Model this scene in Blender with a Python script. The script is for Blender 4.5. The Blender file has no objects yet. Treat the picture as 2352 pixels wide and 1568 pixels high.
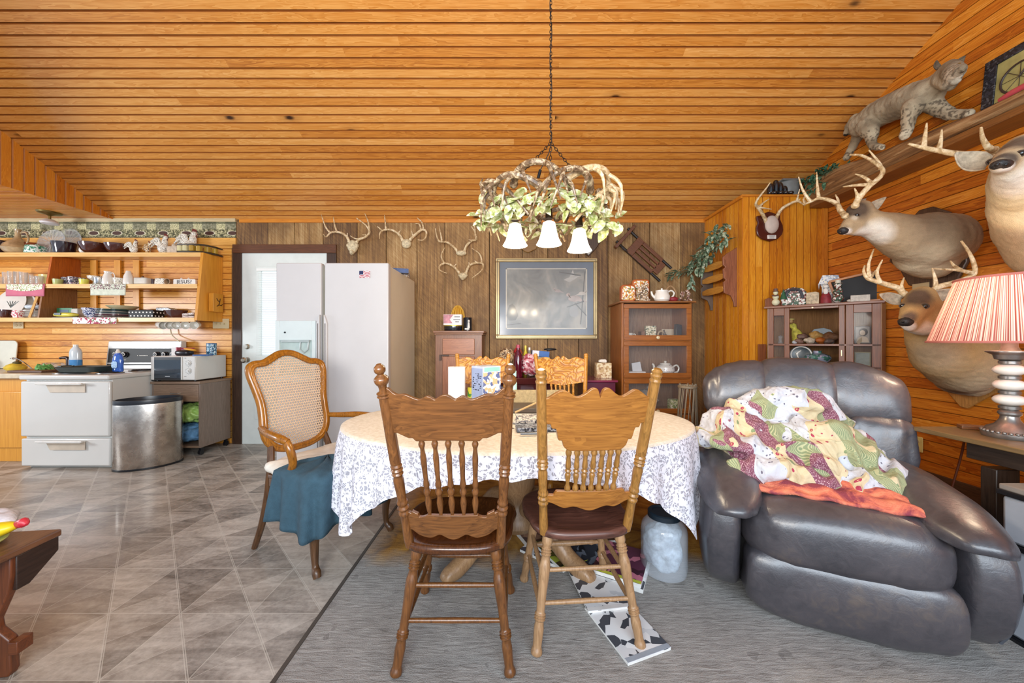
import bpy, bmesh, math, random
from mathutils import Vector, Matrix, Euler, noise
random.seed(7)
PI = math.pi
sc = bpy.context.scene
COL = sc.collection
F = 826.0; H = 1.2

# ---------------- camera
cd = bpy.data.cameras.new('camera'); cam = bpy.data.objects.new('camera', cd); COL.objects.link(cam)
cd.sensor_width = 36; cd.lens = F/2352*36; cd.clip_start = .05
cam.location = (0, 0, H); cam.rotation_euler = (PI/2, 0, 0)
sc.camera = cam
# ---------------- world / exposure
sc.view_settings.view_transform = 'Standard'; sc.view_settings.look = 'None'
sc.view_settings.gamma = 1; sc.view_settings.use_curve_mapping = False
sc.view_settings.exposure = 0.52
w = bpy.data.worlds.new('world'); sc.world = w; w.use_nodes = True
w.node_tree.nodes['Background'].inputs[0].default_value = (.72, .84, 1, 1)
w.node_tree.nodes['Background'].inputs[1].default_value = .62

def area(name, loc, target, sx, sy, power, col):
    l = bpy.data.lights.new(name, 'AREA'); l.shape = 'RECTANGLE'; l.size = sx; l.size_y = sy
    l.energy = power; l.color = col
    o = bpy.data.objects.new(name, l); COL.objects.link(o); o.location = loc
    o.rotation_euler = (Vector(target)-Vector(loc)).to_track_quat('-Z', 'Y').to_euler()
    return o
# daylight from the windows behind the camera
area('window_light_behind', (.6, -1.9, 1.75), (.6, 3, 1.1), 3.2, 1.5, 100, (.80, .90, 1))
area('kitchen_low_lamp', (-6.5, 1.6, 1.55), (-2.5, 3.4, 2.2), .8, .6, 58, (.90, .95, 1))  # unseen low lamp on the kitchen side, placed to throw the soffit shadow
area('ceiling_bounce_flash', (-.6, -.6, 1.5), (-.5, 2.0, 3.8), .8, .8, 65, (1, .95, .88))

def point(name, loc, power, col, r=.03):
    l = bpy.data.lights.new(name, 'POINT'); l.energy = power; l.color = col; l.shadow_soft_size = r
    o = bpy.data.objects.new(name, l); COL.objects.link(o); o.location = loc
    return o
# ---------------- node helper
class NT:
    def __init__(s, name):
        s.m = bpy.data.materials.new(name); s.m.use_nodes = True
        s.t = s.m.node_tree; s.b = s.t.nodes['Principled BSDF']; s.out = s.t.nodes['Material Output']
    def n(s, typ, ins=None, **props):
        x = s.t.nodes.new('ShaderNode'+typ)
        for k, v in props.items(): setattr(x, k, v)
        for k, v in (ins or {}).items(): s.set(x.inputs[k], v)
        return x
    def set(s, inp, v):
        if isinstance(v, bpy.types.Node): v = v.outputs[0]
        if isinstance(v, bpy.types.NodeSocket): s.t.links.new(v, inp)
        elif inp.type == 'RGBA' and hasattr(v, '__len__') and len(v) == 3: inp.default_value = (*v, 1)
        else: inp.default_value = v
    def m_(s, op, a, b=0.0, c=0.0):
        x = s.t.nodes.new('ShaderNodeMath'); x.operation = op
        s.set(x.inputs[0], a); s.set(x.inputs[1], b); s.set(x.inputs[2], c); return x.outputs[0]
    def vm(s, op, a, b=(0, 0, 0)):
        x = s.t.nodes.new('ShaderNodeVectorMath'); x.operation = op
        s.set(x.inputs[0], a); s.set(x.inputs[1], b); return x.outputs[0]
    def co(s, kind='Object'): return s.n('TexCoord').outputs[kind]
    def sep(s, v):
        x = s.n('SeparateXYZ', {0: v}); return x.outputs
    def comb(s, a, b, c): return s.n('CombineXYZ', {0: a, 1: b, 2: c}).outputs[0]
    def noise(s, v, scale, detail=3, rough=.5, dist=0):
        return s.n('TexNoise', {'Vector': v, 'Scale': scale, 'Detail': detail, 'Roughness': rough, 'Distortion': dist}).outputs[0]
    def ramp(s, f, stops, interp='LINEAR'):
        x = s.n('ValToRGB', {0: f}); cr = x.color_ramp; cr.interpolation = interp
        while len(cr.elements) < len(stops): cr.elements.new(.5)
        for e, (p, c) in zip(cr.elements, stops):
            e.position = p; e.color = (*c, 1) if len(c) == 3 else c
        return x.outputs[0]
    def mix(s, f, a, b, mode='MIX'):
        x = s.n('Mix', data_type='RGBA', blend_type=mode)
        s.set(x.inputs[0], f); s.set(x.inputs[6], a); s.set(x.inputs[7], b); return x.outputs[2]
    def thr(s, v, lo, hi):
        return s.n('MapRange', {0: v, 1: lo, 2: hi, 3: 0.0, 4: 1.0}).outputs[0]
    def bump(s, h, strength=.3, dist=.01):
        x = s.n('Bump', {'Height': h, 'Strength': strength, 'Distance': dist}); s.set(s.b.inputs['Normal'], x.outputs[0])
    def fin(s, color=None, rough=None, metal=None, **kw):
        if color is not None: s.set(s.b.inputs['Base Color'], color)
        if rough is not None: s.set(s.b.inputs['Roughness'], rough)
        if metal is not None: s.set(s.b.inputs['Metallic'], metal)
        for k, v in kw.items(): s.set(s.b.inputs[k.replace('_', ' ')], v)
        return s.m
def hx(h):
    h = h.lstrip('#'); r = [int(h[i:i+2], 16)/255 for i in (0, 2, 4)]
    return tuple(c/12.92 if c <= .04045 else ((c+.055)/1.055)**2.4 for c in r)
_mc = {}
def plain(col, rough=.5, metal=0, var=.08, vs=8, bump=0, bs=60, coat=0, emis=None, es=0, name='finish'):
    key = (col, rough, metal, var, vs, bump, bs, coat, emis, es)
    if key in _mc: return _mc[key]
    t = NT(name); c = hx(col) if isinstance(col, str) else col
    v = t.co()
    if var:
        f = t.noise(v, vs, 4, .6)
        c2 = tuple(max(0, x*(1-var*2)) for x in c); c3 = tuple(min(1, x*(1+var)) for x in c)
        cc = t.ramp(f, [(.3, c2), (.7, c3)])
    else: cc = c
    if bump: t.bump(t.noise(v, bs, 3), bump, .005)
    kw = {}
    if coat: kw['Coat_Weight'] = coat
    if emis: kw['Emission_Color'] = hx(emis); kw['Emission_Strength'] = es
    _mc[key] = t.fin(cc, rough, metal, **kw); return _mc[key]
def wood(cd_, cl, axis=0, sc_=1.0, rough=.4, knots=False, name='wood', contrast=1.0, seed=0.0):
    key = ('w', cd_, cl, axis, sc_, rough, knots, contrast, seed)
    if key in _mc: return _mc[key]
    t = NT(name); v = t.co()
    st = [14*sc_]*3; st[axis] = 1.1*sc_
    vv = t.n('Mapping', {'Vector': v, 'Scale': tuple(st), 'Location': (seed, seed*1.7, seed*.6)}).outputs[0]
    a = t.noise(vv, 1.2, 3, .5, 1.2)
    rings = t.m_('FRACT', t.m_('MULTIPLY', a, 9.0))
    st2 = [90*sc_]*3; st2[axis] = 4*sc_
    v2 = t.n('Mapping', {'Vector': v, 'Scale': tuple(st2)}).outputs[0]
    g = t.noise(v2, 1.5, 3, .6)
    pz = t.thr(t.noise(t.n('Mapping', {'Vector': v, 'Scale': tuple(q*(2.2 if i != axis else 1.2) for i, q in enumerate(st2))}).outputs[0], 1.0, 2, .5), .56, .68)
    f = t.m_('SUBTRACT', t.m_('ADD', t.m_('MULTIPLY', rings, .24*contrast), t.m_('ADD', .08, t.m_('MULTIPLY', g, .78))), t.m_('MULTIPLY', pz, .16))
    lo, hi = hx(cd_), hx(cl)
    c = t.ramp(f, [(.12, lo), (.5, tuple((x+y)/2 for x, y in zip(lo, hi))), (.85, hi)])
    t.bump(g, .12, .002)
    _mc[key] = t.fin(c, rough, 0, Coat_Weight=.15, Coat_Roughness=.25); return _mc[key]
def boards(name, along, across, width, off, cols, rough=.35, knot=1.0, seg=2.2, grain=1.0, coat=.25, shift=0.0):
    """plank surface in world space: along / across are axis indices"""
    t = NT(name); v = t.co(); s = t.sep(v)
    A, X = s[along], s[across]
    bi = t.m_('FLOOR', t.m_('DIVIDE', t.m_('SUBTRACT', X, off), width))
    rb = t.n('TexWhiteNoise', {'W': bi}, noise_dimensions='1D').outputs[0]
    si = t.m_('FLOOR', t.m_('DIVIDE', t.m_('ADD', A, t.m_('MULTIPLY', rb, 9.0)), seg))
    r2 = t.n('TexWhiteNoise', {'Vector': t.comb(bi, si, 0.0)}, noise_dimensions='3D').outputs[0]
    al = t.m_('ADD', A, t.m_('MULTIPLY', r2, 31.0))
    g1 = t.noise(t.comb(t.m_('MULTIPLY', al, 1.0*grain), t.m_('MULTIPLY', X, 13.0*grain), t.m_('MULTIPLY', bi, 3.7)), 1.3, 3, .5, 1.6)
    rings = t.m_('FRACT', t.m_('MULTIPLY', g1, 8.0))
    g2 = t.noise(t.comb(t.m_('MULTIPLY', al, 3.0), t.m_('MULTIPLY', X, 120.0), bi), 1.4, 3, .6)
    f = t.m_('ADD', t.m_('MULTIPLY', rings, .30), t.m_('ADD', t.m_('MULTIPLY', g2, .40), t.m_('MULTIPLY', r2, .38)))
    f = t.m_('ADD', f, shift)
    c = t.ramp(f, [(.12, cols[0]), (.42, cols[1]), (.75, cols[2]), (1.0, cols[3])])
    if knot:
        kv = t.comb(t.m_('MULTIPLY', al, 2.2), t.m_('MULTIPLY', X, 5.5), bi)
        vo = t.n('TexVoronoi', {'Vector': kv, 'Scale': 1.0, 'Randomness': 1.0})
        d = t.m_('ADD', vo.outputs['Distance'], t.m_('MULTIPLY', t.m_('SUBTRACT', g2, .5), .08))
        cr = t.sep(vo.outputs['Color'])[0]
        on = t.m_('GREATER_THAN', cr, 1-.32*knot)
        k = t.m_('MULTIPLY', t.m_('SUBTRACT', 1.0, t.thr(d, .05, .12)), on)
        halo = t.m_('MULTIPLY', t.m_('MULTIPLY', t.m_('SUBTRACT', 1.0, t.thr(d, .05, .3)), on), .45)
        c = t.mix(halo, c, tuple(x*.7 for x in cols[0]))
        c = t.mix(k, c, (.035, .012, .006))
    t.bump(g2, .10, .003)
    return t.fin(c, rough, 0, Coat_Weight=coat, Coat_Roughness=.2)

# ---------------- mesh builder
def rotm(rx=0, ry=0, rz=0): return Euler((rx, ry, rz)).to_matrix().to_4x4()
def T(x, y, z): return Matrix.Translation((x, y, z))
def frame(p0, p1):
    z = (Vector(p1)-Vector(p0)); L = z.length; z = z/L if L > 1e-9 else Vector((0, 0, 1))
    x = Vector((0, 0, 1)).cross(z)
    if x.length < 1e-4: x = Vector((1, 0, 0))
    x.normalize(); y = z.cross(x); return x, y, z, L
class MB:
    def __init__(s): s.v = []; s.f = []; s.mi = []
    def add(s, vs, fs, mi=0, mat=None):
        o = len(s.v)
        s.v += [tuple((mat @ Vector(v)) if mat is not None else v) for v in vs]
        s.f += [tuple(i+o for i in f) for f in fs]; s.mi += [mi]*len(fs); return s
    def box(s, c, d, mat=None, mi=0, taper=1.0):
        x, y, z = d[0]/2, d[1]/2, d[2]/2
        vs = [(sx*x*(taper if sz > 0 else 1)+c[0], sy*y*(taper if sz > 0 else 1)+c[1], sz*z+c[2]) for sz in (-1, 1) for sy in (-1, 1) for sx in (-1, 1)]
        return s.add(vs, [(0, 2, 3, 1), (4, 5, 7, 6), (0, 1, 5, 4), (2, 6, 7, 3), (0, 4, 6, 2), (1, 3, 7, 5)], mi, mat)
    def bx(s, x0, x1, y0, y1, z0, z1, mi=0, mat=None):
        return s.box(((x0+x1)/2, (y0+y1)/2, (z0+z1)/2), (x1-x0, y1-y0, z1-z0), mat, mi)
    def bar(s, p0, p1, w, h, mi=0):
        x, y, z, L = frame(p0, p1); p0 = Vector(p0); p1 = Vector(p1)
        vs = [tuple(p+x*a*w/2+y*b*h/2) for p in (p0, p1) for a, b in ((-1, -1), (1, -1), (1, 1), (-1, 1))]
        return s.add(vs, [(3, 2, 1, 0), (4, 5, 6, 7), (0, 1, 5, 4), (1, 2, 6, 5), (2, 3, 7, 6), (3, 0, 4, 7)], mi)
    def lathe(s, prof, n=24, c=(0, 0, 0), mat=None, mi=0, sx=1, sy=1):
        vs = []; fs = []
        for r, z in prof:
            for k in range(n):
                a = 2*PI*k/n; vs.append((c[0]+max(r, 1e-4)*math.cos(a)*sx, c[1]+max(r, 1e-4)*math.sin(a)*sy, c[2]+z))
        m = len(prof)
        for i in range(m-1):
            for k in range(n):
                k2 = (k+1) % n; fs.append((i*n+k, i*n+k2, (i+1)*n+k2, (i+1)*n+k))
        if prof[0][0] > 2e-4: fs.append(tuple(range(n))[::-1])
        if prof[-1][0] > 2e-4: fs.append(tuple((m-1)*n+k for k in range(n)))
        return s.add(vs, fs, mi, mat)
    def turn(s, p0, p1, prof, n=14, mi=0, k=0):
        """lathe along a line; prof = (t 0..1, radius)"""
        if k:
            out = []; m_ = len(prof)
            for i in range(m_-1):
                a, b, c, d = prof[max(i-1, 0)], prof[i], prof[i+1], prof[min(i+2, m_-1)]
                for j in range(k):
                    t = j/k; out.append((b[0]+(c[0]-b[0])*t, max(.002, .5*(2*b[1]+(c[1]-a[1])*t+(2*a[1]-5*b[1]+4*c[1]-d[1])*t*t+(3*b[1]-a[1]-3*c[1]+d[1])*t**3))))
            prof = out+[prof[-1]]
        x, y, z, L = frame(p0, p1)
        M = Matrix(((x.x, y.x, z.x, p0[0]), (x.y, y.y, z.y, p0[1]), (x.z, y.z, z.z, p0[2]), (0, 0, 0, 1)))
        return s.lathe([(r, t*L) for t, r in prof], n, mat=M, mi=mi)
    def cyl(s, p0, p1, r0, r1=None, n=14, mi=0):
        return s.turn(p0, p1, [(0, r0), (1, r0 if r1 is None else r1)], n, mi)
    def tube(s, pts, rad, n=8, mi=0, closed=False, flat=1.0, smooth=0):
        pts = [Vector(p) for p in pts]
        if not hasattr(rad, '__len__'): rad = [rad]*len(pts)
        if smooth:
            P2 = []; R2 = []; m = len(pts)
            for i in range(m-1):
                a, b, c, d = pts[max(i-1, 0)], pts[i], pts[i+1], pts[min(i+2, m-1)]
                for k in range(smooth):
                    t = k/smooth
                    P2.append(.5*((2*b)+(c-a)*t+(2*a-5*b+4*c-d)*t*t+(3*b-a-3*c+d)*t**3)); R2.append(rad[i]*(1-t)+rad[i+1]*t)
            P2.append(pts[-1]); R2.append(rad[-1]); pts, rad = P2, R2
        m = len(pts); vs = []; fs = []; up = None
        for i, p in enumerate(pts):
            if closed: tan = pts[(i+1) % m]-pts[i-1]
            else: tan = pts[min(i+1, m-1)]-pts[max(i-1, 0)]
            if tan.length < 1e-9: tan = Vector((0, 0, 1))
            tan.normalize()
            if up is None:
                up = Vector((0, 0, 1)) if abs(tan.z) < .9 else Vector((1, 0, 0))
            x = up.cross(tan); x.normalize(); y = tan.cross(x); up = y
            for k in range(n):
                a = 2*PI*k/n; vs.append(tuple(p+x*math.cos(a)*rad[i]+y*math.sin(a)*rad[i]*flat))
        for i in range(m if closed else m-1):
            i2 = (i+1) % m
            for k in range(n):
                k2 = (k+1) % n; fs.append((i*n+k, i*n+k2, i2*n+k2, i2*n+k))
        if not closed: fs.append(tuple(range(n))[::-1]); fs.append(tuple((m-1)*n+k for k in range(n)))
        return s.add(vs, fs, mi)
    def ell(s, c, r, mat=None, n=20, m=12, mi=0, e1=1.0, e2=1.0, fn=None):
        def sp(w, e): return math.copysign(abs(w)**e, w)
        vs = []; fs = []
        if not hasattr(r, '__len__'): r = (r, r, r)
        for i in range(m+1):
            ph = -PI/2+PI*i/m
            for k in range(n):
                a = 2*PI*k/n
                p = Vector((sp(math.cos(ph), e1)*sp(math.cos(a), e2)*r[0], sp(math.cos(ph), e1)*sp(math.sin(a), e2)*r[1], sp(math.sin(ph), e1)*r[2]))
                if fn: p = Vector(fn(p))
                vs.append((p.x+c[0], p.y+c[1], p.z+c[2]))
        for i in range(m):
            for k in range(n):
                k2 = (k+1) % n; fs.append((i*n+k, i*n+k2, (i+1)*n+k2, (i+1)*n+k))
        return s.add(vs, fs, mi, mat)
    def prism(s, outline, t, mat=None, mi=0, z0=None):
        """outline in XY, thickness along Z (centred unless z0)"""
        n = len(outline); a = -t/2 if z0 is None else z0; b = a+t
        vs = [(x, y, a) for x, y in outline]+[(x, y, b) for x, y in outline]
        fs = [tuple(range(n))[::-1], tuple(range(n, 2*n))]+[(i, (i+1) % n, n+(i+1) % n, n+i) for i in range(n)]
        return s.add(vs, fs, mi, mat)
    def grid(s, fn, nu, nv, cu=False, cv=False, mi=0, mat=None):
        vs = [tuple(fn(i/(nu if cu else nu-1), j/(nv if cv else nv-1))) for i in range(nu) for j in range(nv)]
        fs = []
        for i in range(nu if cu else nu-1):
            for j in range(nv if cv else nv-1):
                i2 = (i+1) % nu; j2 = (j+1) % nv
                fs.append((i*nv+j, i2*nv+j, i2*nv+j2, i*nv+j2))
        return s.add(vs, fs, mi, mat)
    def build(s, name, mats, parent=None, loc=None, rot=None, bevel=0, sub=0, solid=0, smooth=True, ang=38, bseg=2):
        me = bpy.data.meshes.new(name); me.from_pydata(s.v, [], s.f); me.update()
        bm = bmesh.new(); bm.from_mesh(me); bmesh.ops.recalc_face_normals(bm, faces=bm.faces); bm.to_mesh(me); bm.free()
        if not isinstance(mats, (list, tuple)): mats = [mats]
        for m in mats: me.materials.append(m)
        me.polygons.foreach_set('material_index', s.mi)
        if smooth:
            me.polygons.foreach_set('use_smooth', [True]*len(me.polygons))
            if not sub: me.set_sharp_from_angle(angle=math.radians(ang))
        o = bpy.data.objects.new(name, me); COL.objects.link(o)
        if parent: o.parent = parent
        if loc: o.location = loc
        if rot: o.rotation_euler = rot
        if solid:
            md = o.modifiers.new('solid', 'SOLIDIFY'); md.thickness = solid; md.offset = 0
        if bevel:
            md = o.modifiers.new('bevel', 'BEVEL'); md.width = bevel; md.segments = bseg; md.limit_method = 'ANGLE'; md.angle_limit = math.radians(40)
        if sub:
            md = o.modifiers.new('sub', 'SUBSURF'); md.levels = sub; md.render_levels = sub
        return o
def tag(o, label, cat, group=None, kind=None):
    o['label'] = label; o['category'] = cat
    if group: o['group'] = group
    if kind: o['kind'] = kind
    return o
def thing(name, label, cat, loc=(0, 0, 0), rz=0, group=None, rot=None):
    o = bpy.data.objects.new(name, None); COL.objects.link(o); o.empty_display_size = .1
    o.location = loc; o.rotation_euler = rot if rot else (0, 0, rz)
    return tag(o, label, cat, group)
def struct(o, label=None):
    o['kind'] = 'structure'
    return o
def copy_tree(o, parent=None):
    c = o.copy(); COL.objects.link(c)
    if parent: c.parent = parent
    for ch in list(o.children): copy_tree(ch, c)
    return c
def organic(name, mb, mat, parent=None, voxel=.008, smooth=6, colorfn=None, loc=None, disp=None, fur=0, group=None):
    """fuse overlapping closed pieces into one continuous skin"""
    me = bpy.data.meshes.new(name+'_src'); me.from_pydata(mb.v, [], mb.f); me.update()
    bm = bmesh.new(); bm.from_mesh(me); bmesh.ops.recalc_face_normals(bm, faces=bm.faces); bm.to_mesh(me); bm.free()
    o = bpy.data.objects.new(name, me); COL.objects.link(o)
    r = o.modifiers.new('r', 'REMESH'); r.mode = 'VOXEL'; r.voxel_size = voxel
    if smooth:
        sm = o.modifiers.new('s', 'SMOOTH'); sm.iterations = smooth; sm.factor = .5
    dg = bpy.context.evaluated_depsgraph_get(); dg.update()
    me2 = bpy.data.meshes.new_from_object(o.evaluated_get(dg)); me2.name = name
    o.modifiers.clear(); o.data = me2; bpy.data.meshes.remove(me)
    if disp:
        nn = [v.normal.copy() for v in me2.vertices]
        for v, nv in zip(me2.vertices, nn): v.co += nv*disp(v.co)
        me2.update()
    me2.polygons.foreach_set('use_smooth', [True]*len(me2.polygons))
    me2.materials.clear(); me2.materials.append(mat)
    if colorfn:
        ca = me2.color_attributes.new('Col', 'FLOAT_COLOR', 'POINT')
        buf = []
        for v in me2.vertices:
            c = colorfn(v.co); buf += [c[0], c[1], c[2], 1]
        ca.data.foreach_set('color', buf)
    if parent: o.parent = parent
    if loc: o.location = loc
    return o
def ext(o, axis='y'): pass
# XZ-plane prism facing -Y : outline (x,z) -> extruded along y
RXZ = Matrix(((1, 0, 0, 0), (0, 0, -1, 0), (0, 1, 0, 0), (0, 0, 0, 1)))
# YZ-plane prism : outline (y,z) -> extruded along x
RYZ = Matrix(((0, 0, 1, 0), (1, 0, 0, 0), (0, 1, 0, 0), (0, 0, 0, 1)))
def rrect(w, h, r, n=5, cx=0, cy=0):
    pts = []
    for (sx, sy, a0) in ((1, 1, 0), (-1, 1, 90), (-1, -1, 180), (1, -1, 270)):
        for k in range(n+1):
            a = math.radians(a0+90*k/n); pts.append((cx+sx*(w/2-r)+r*math.cos(a), cy+sy*(h/2-r)+r*math.sin(a)))
    return pts
def P(px, py, Y): return Vector(((px-1176)*Y/F, Y, H+(784-py)*Y/F))
def text(s, size, mat, parent, loc, rot, name='lettering', depth=.001, align='CENTER', spacing=1.0):
    c = bpy.data.curves.new(name, 'FONT'); c.body = s; c.size = size; c.align_x = align; c.align_y = 'CENTER'; c.extrude = depth; c.space_character = spacing
    o = bpy.data.objects.new(name, c); COL.objects.link(o)
    dg = bpy.context.evaluated_depsgraph_get(); dg.update()
    me = bpy.data.meshes.new_from_object(o.evaluated_get(dg)); bpy.data.objects.remove(o)
    me.materials.clear(); me.materials.append(mat)
    o = bpy.data.objects.new(name, me); COL.objects.link(o); o.parent = parent; o.location = loc; o.rotation_euler = rot
    return o
# ======================================================= SETTING
PINE = [hx('8a3c0a'), hx('c46a16'), hx('e08c28'), hx('eeb054')]
def grooved(name, mat, org, along, across, nrm, L, W, pitch, g=.006, d=.005, off=0.0, trim_fn=None, dark=0):
    """board surface with real grooves. org corner, unit vectors."""
    o, a, c, n = Vector(org), Vector(along), Vector(across), Vector(nrm)
    mb = MB(); t = -off
    prof = []
    while t < W+pitch:
        for q, h in ((t, -d), (t+.0006, -d), (t+.0022, 0), (t+pitch-g+.0012, 0), (t+pitch-.0006-.0006, -d)):
            if -1e-6 <= q <= W: prof.append((q, h))
        t += pitch
    prof = [(0, prof[0][1])]+prof+[(W, prof[-1][1])]
    vs = []
    for q, h in prof:
        l0, l1 = (0, L) if trim_fn is None else trim_fn(q)
        for l in (l0, l1): vs.append(tuple(o+c*q+n*h+a*l))
    for i in range(len(prof)-1):
        mb.f.append((2*i, 2*i+1, 2*i+3, 2*i+2)); mb.mi.append(0 if (prof[i][1] > -1e-9 and prof[i+1][1] > -1e-9) else 1)
    mb.v = vs
    return struct(mb.build(name, [mat, GROOVE if dark == 1 else GROOVE2], smooth=False))
GROOVE = plain('a05a20', .6, name='groove_pine')
GROOVE2 = plain('b0661c', .5, name='light_groove_pine')
BW = 4.236; XR = 3.10; XB = 2.267; YB = 3.54; ZW = 2.63; SL = .523; XK = -4.67
sl = Vector((0, -1, SL)).normalized(); sn = Vector((0, -SL, -1)).normalized()
# sloped ceiling
t = boards('pine_ceiling', 0, 1, .0635, BW-40*.0635, [hx('a05a20'), hx('cb8436'), hx('dea055'), hx('ecb878')], rough=.30, knot=.55, seg=2.6, coat=.4)
grooved('ceiling', t, (-7.2, BW, ZW), (1, 0, 0), sl, sn, 10.4, 4.6, .0716, g=.0125, d=.030, dark=1)
# back wall: dark groove backing + barn planks, each plank a band of the same wall
def m_barn():
    t = NT('barn_planks'); v = t.co(); s = t.sep(v); X, Z = s[0], s[2]
    # irregular planks: cumulative widths via warped floor
    edges = [-3.3, -2.87, -2.56, -2.22, -1.82, -1.48, -1.12, -.79, -.265, .12, .42, .78, 1.13, 1.42, 1.62, 1.98, 2.3]
    acc = 0.0
    for e in edges: acc = t.m_('ADD', acc, t.m_('GREATER_THAN', X, e))
    r = t.n('TexWhiteNoise', {'W': acc}, noise_dimensions='1D').outputs[0]
    g = t.noise(t.comb(t.m_('MULTIPLY', X, 45), t.m_('MULTIPLY', r, 50), t.m_('MULTIPLY', Z, 1.6)), 1.2, 4, .65, .6)
    saw = t.noise(t.comb(t.m_('MULTIPLY', t.m_('SUBTRACT', X, Z), 5), t.m_('MULTIPLY', r, 9), t.m_('MULTIPLY', t.m_('ADD', X, Z), 55)), 1.0, 3, .6, .5)
    blot = t.noise(v, 2.2, 4, .6)
    f = t.m_('ADD', t.m_('MULTIPLY', g, .57), t.m_('ADD', t.m_('MULTIPLY', saw, .26), t.m_('MULTIPLY', r, .22)))
    c = t.ramp(f, [(.28, hx('402818')), (.43, hx('70502e')), (.58, hx('9a7442')), (.78, hx('c4a676'))])
    c = t.mix(t.thr(blot, .45, .8), c, hx('5e4020'), 'MIX')
    t.bump(t.m_('ADD', g, saw), .35, .006)
    return t.fin(c, .62, 0), edges
BARN, EDG = m_barn()
mb = MB(); mb.bx(-3.4, XB+.02, BW+.02, BW+.1, -.05, ZW+.05)
struct(mb.build('wall_back', plain('1c110a', .9, var=0), smooth=False))
mb = MB(); random.seed(3)
ed = [-3.27]+EDG[1:]
for a, b in zip(ed[:-1], ed[1:]):
    b = min(b, XB+.005); z0 = 0; dy = random.uniform(0, .008)
    if b <= -2.1 and a < -2.1: z0 = 2.24           # above the door opening
    mb.bx(a+.003, b-.003, BW-.004-dy, BW+.02, z0, ZW+.02)
mb.bx(-3.3, -3.24, BW-.004, BW+.02, 0, 2.3)
struct(mb.build('wall_back_planks', BARN, bevel=.002, smooth=False))
# kitchen wall: horizontal pine siding
kp = boards('kitchen_pine', 0, 2, .0716, 0.0, [hx('a85a14'), hx('d88e30'), hx('eeb254'), hx('f6d088')], rough=.4, knot=.6, seg=1.3)
grooved('wall_kitchen', kp, (-7.2, BW-.002, 0), (1, 0, 0), (0, 0, 1), (0, -1, 0), 7.2-3.26, ZW, .0716, g=.006, d=.012)
# kitchen soffit and flat kitchen ceiling
sp = boards('soffit_pine', 2, 1, .08, 0.0, [hx('9a450a'), hx('c4701a'), hx('d8892a'), hx('e09c40')], rough=.35, knot=.2, seg=3)
def soff(q): return (0, max(.01, q*SL+.0))
grooved('wall_soffit', sp, (XK, BW, ZW), (0, 0, 1), (0, -1, 0), (1, 0, 0), 2, 4.5, .08, g=.014, d=.012, trim_fn=soff)
kc = boards('kitchen_ceiling_pine', 0, 1, .0716, 0.0, [hx('9a450a'), hx('c4741f'), hx('dd9338'), hx('ecb868')], rough=.4, knot=.2, seg=2)
grooved('ceiling_kitchen', kc, (-7.2, BW, ZW+.012), (1, 0, 0), (0, -1, 0), (0, 0, -1), 7.2+XK, 4.5, .0716, g=.008, d=.006)
# right wall
rp = boards('right_pine', 1, 2, .077, 0.0, [hx('7a3208'), hx('b86014'), hx('da8a2a'), hx('eeae58')], rough=.32, knot=.75, seg=1.9, coat=.4)
def rtrim(q):
    z = q
    if z <= ZW: return (0, 6.2)
    return ((z-ZW)/SL, 6.2)
grooved('wall_right', rp, (XR, BW, 0), (0, -1, 0), (0, 0, 1), (-1, 0, 0), 6.2, 4.4, .077, g=.0055, d=.012, trim_fn=rtrim)
# closet box in the corner
cpn = boards('closet_pine', 2, 0, .067, XB, [hx('a04e0a'), hx('cc7c16'), hx('e29a2a'), hx('f0b450')], rough=.35, knot=.25, seg=3.3, coat=.35)
cps = boards('closet_side_pine', 2, 1, .067, YB, [hx('a04e0a'), hx('cc7c16'), hx('e29a2a'), hx('f0b450')], rough=.35, knot=.15, seg=3.3, coat=.35)
grooved('wall_closet_front', cpn, (XB, YB, 0), (0, 0, 1), (1, 0, 0), (0, -1, 0), ZW, XR-XB-.002, .067, g=.006, d=.006)
grooved('wall_closet_side', cps, (XB, YB, 0), (0, 0, 1), (0, 1, 0), (-1, 0, 0), ZW, BW-YB, .067, g=.006, d=.006)
mb = MB(); mb.bx(XB+.012, XR-.004, YB+.012, BW, ZW-.03, ZW)
struct(mb.build('ceiling_closet', plain('8a4a14', .6), smooth=False))
mb = MB(); mb.bar((XB-.012, YB-.01, ZW-.01), (XB-.012, BW, ZW-.01), .022, .03); mb.bx(XB-.012, XR, YB-.014, YB, ZW-.008, ZW+.012)
struct(mb.build('trim_1', wood('#a05010', '#d88a28', 0), smooth=False))
mb = MB(); mb.bx(XR-.05, XR-.008, YB-.02, YB-.001, 0, ZW)
struct(mb.build('trim_2', wood('#a05010', '#d88a28', 2), smooth=False))
mb = MB(); mb.bx(-3.2, XB, BW-.02, BW-.004, ZW-.035, ZW+.004)
struct(mb.build('trim_3', wood('#b06010', '#dc9030', 0), smooth=False))
mb = MB(); mb.bx(-7.2, -3.24, BW-.03, BW-.004, ZW-.028, ZW+.01)
struct(mb.build('trim_4', wood('#a89068', '#d8c8a0', 0), smooth=False))
mb = MB(); mb.bx(-7.2, -3.24, BW-.022, BW-.004, 2.325, 2.415)
struct(mb.build('trim_5', wood('#c07a20', '#eab45c', 0), smooth=False))
# dark baseboard along the right wall
mb = MB(); mb.bx(XR-.022, XR-.002, -1.9, YB-.5, 0, .235)
struct(mb.build('baseboard_right', wood('#2c1a10', '#5c4230', 1), bevel=.004, smooth=False))

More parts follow.
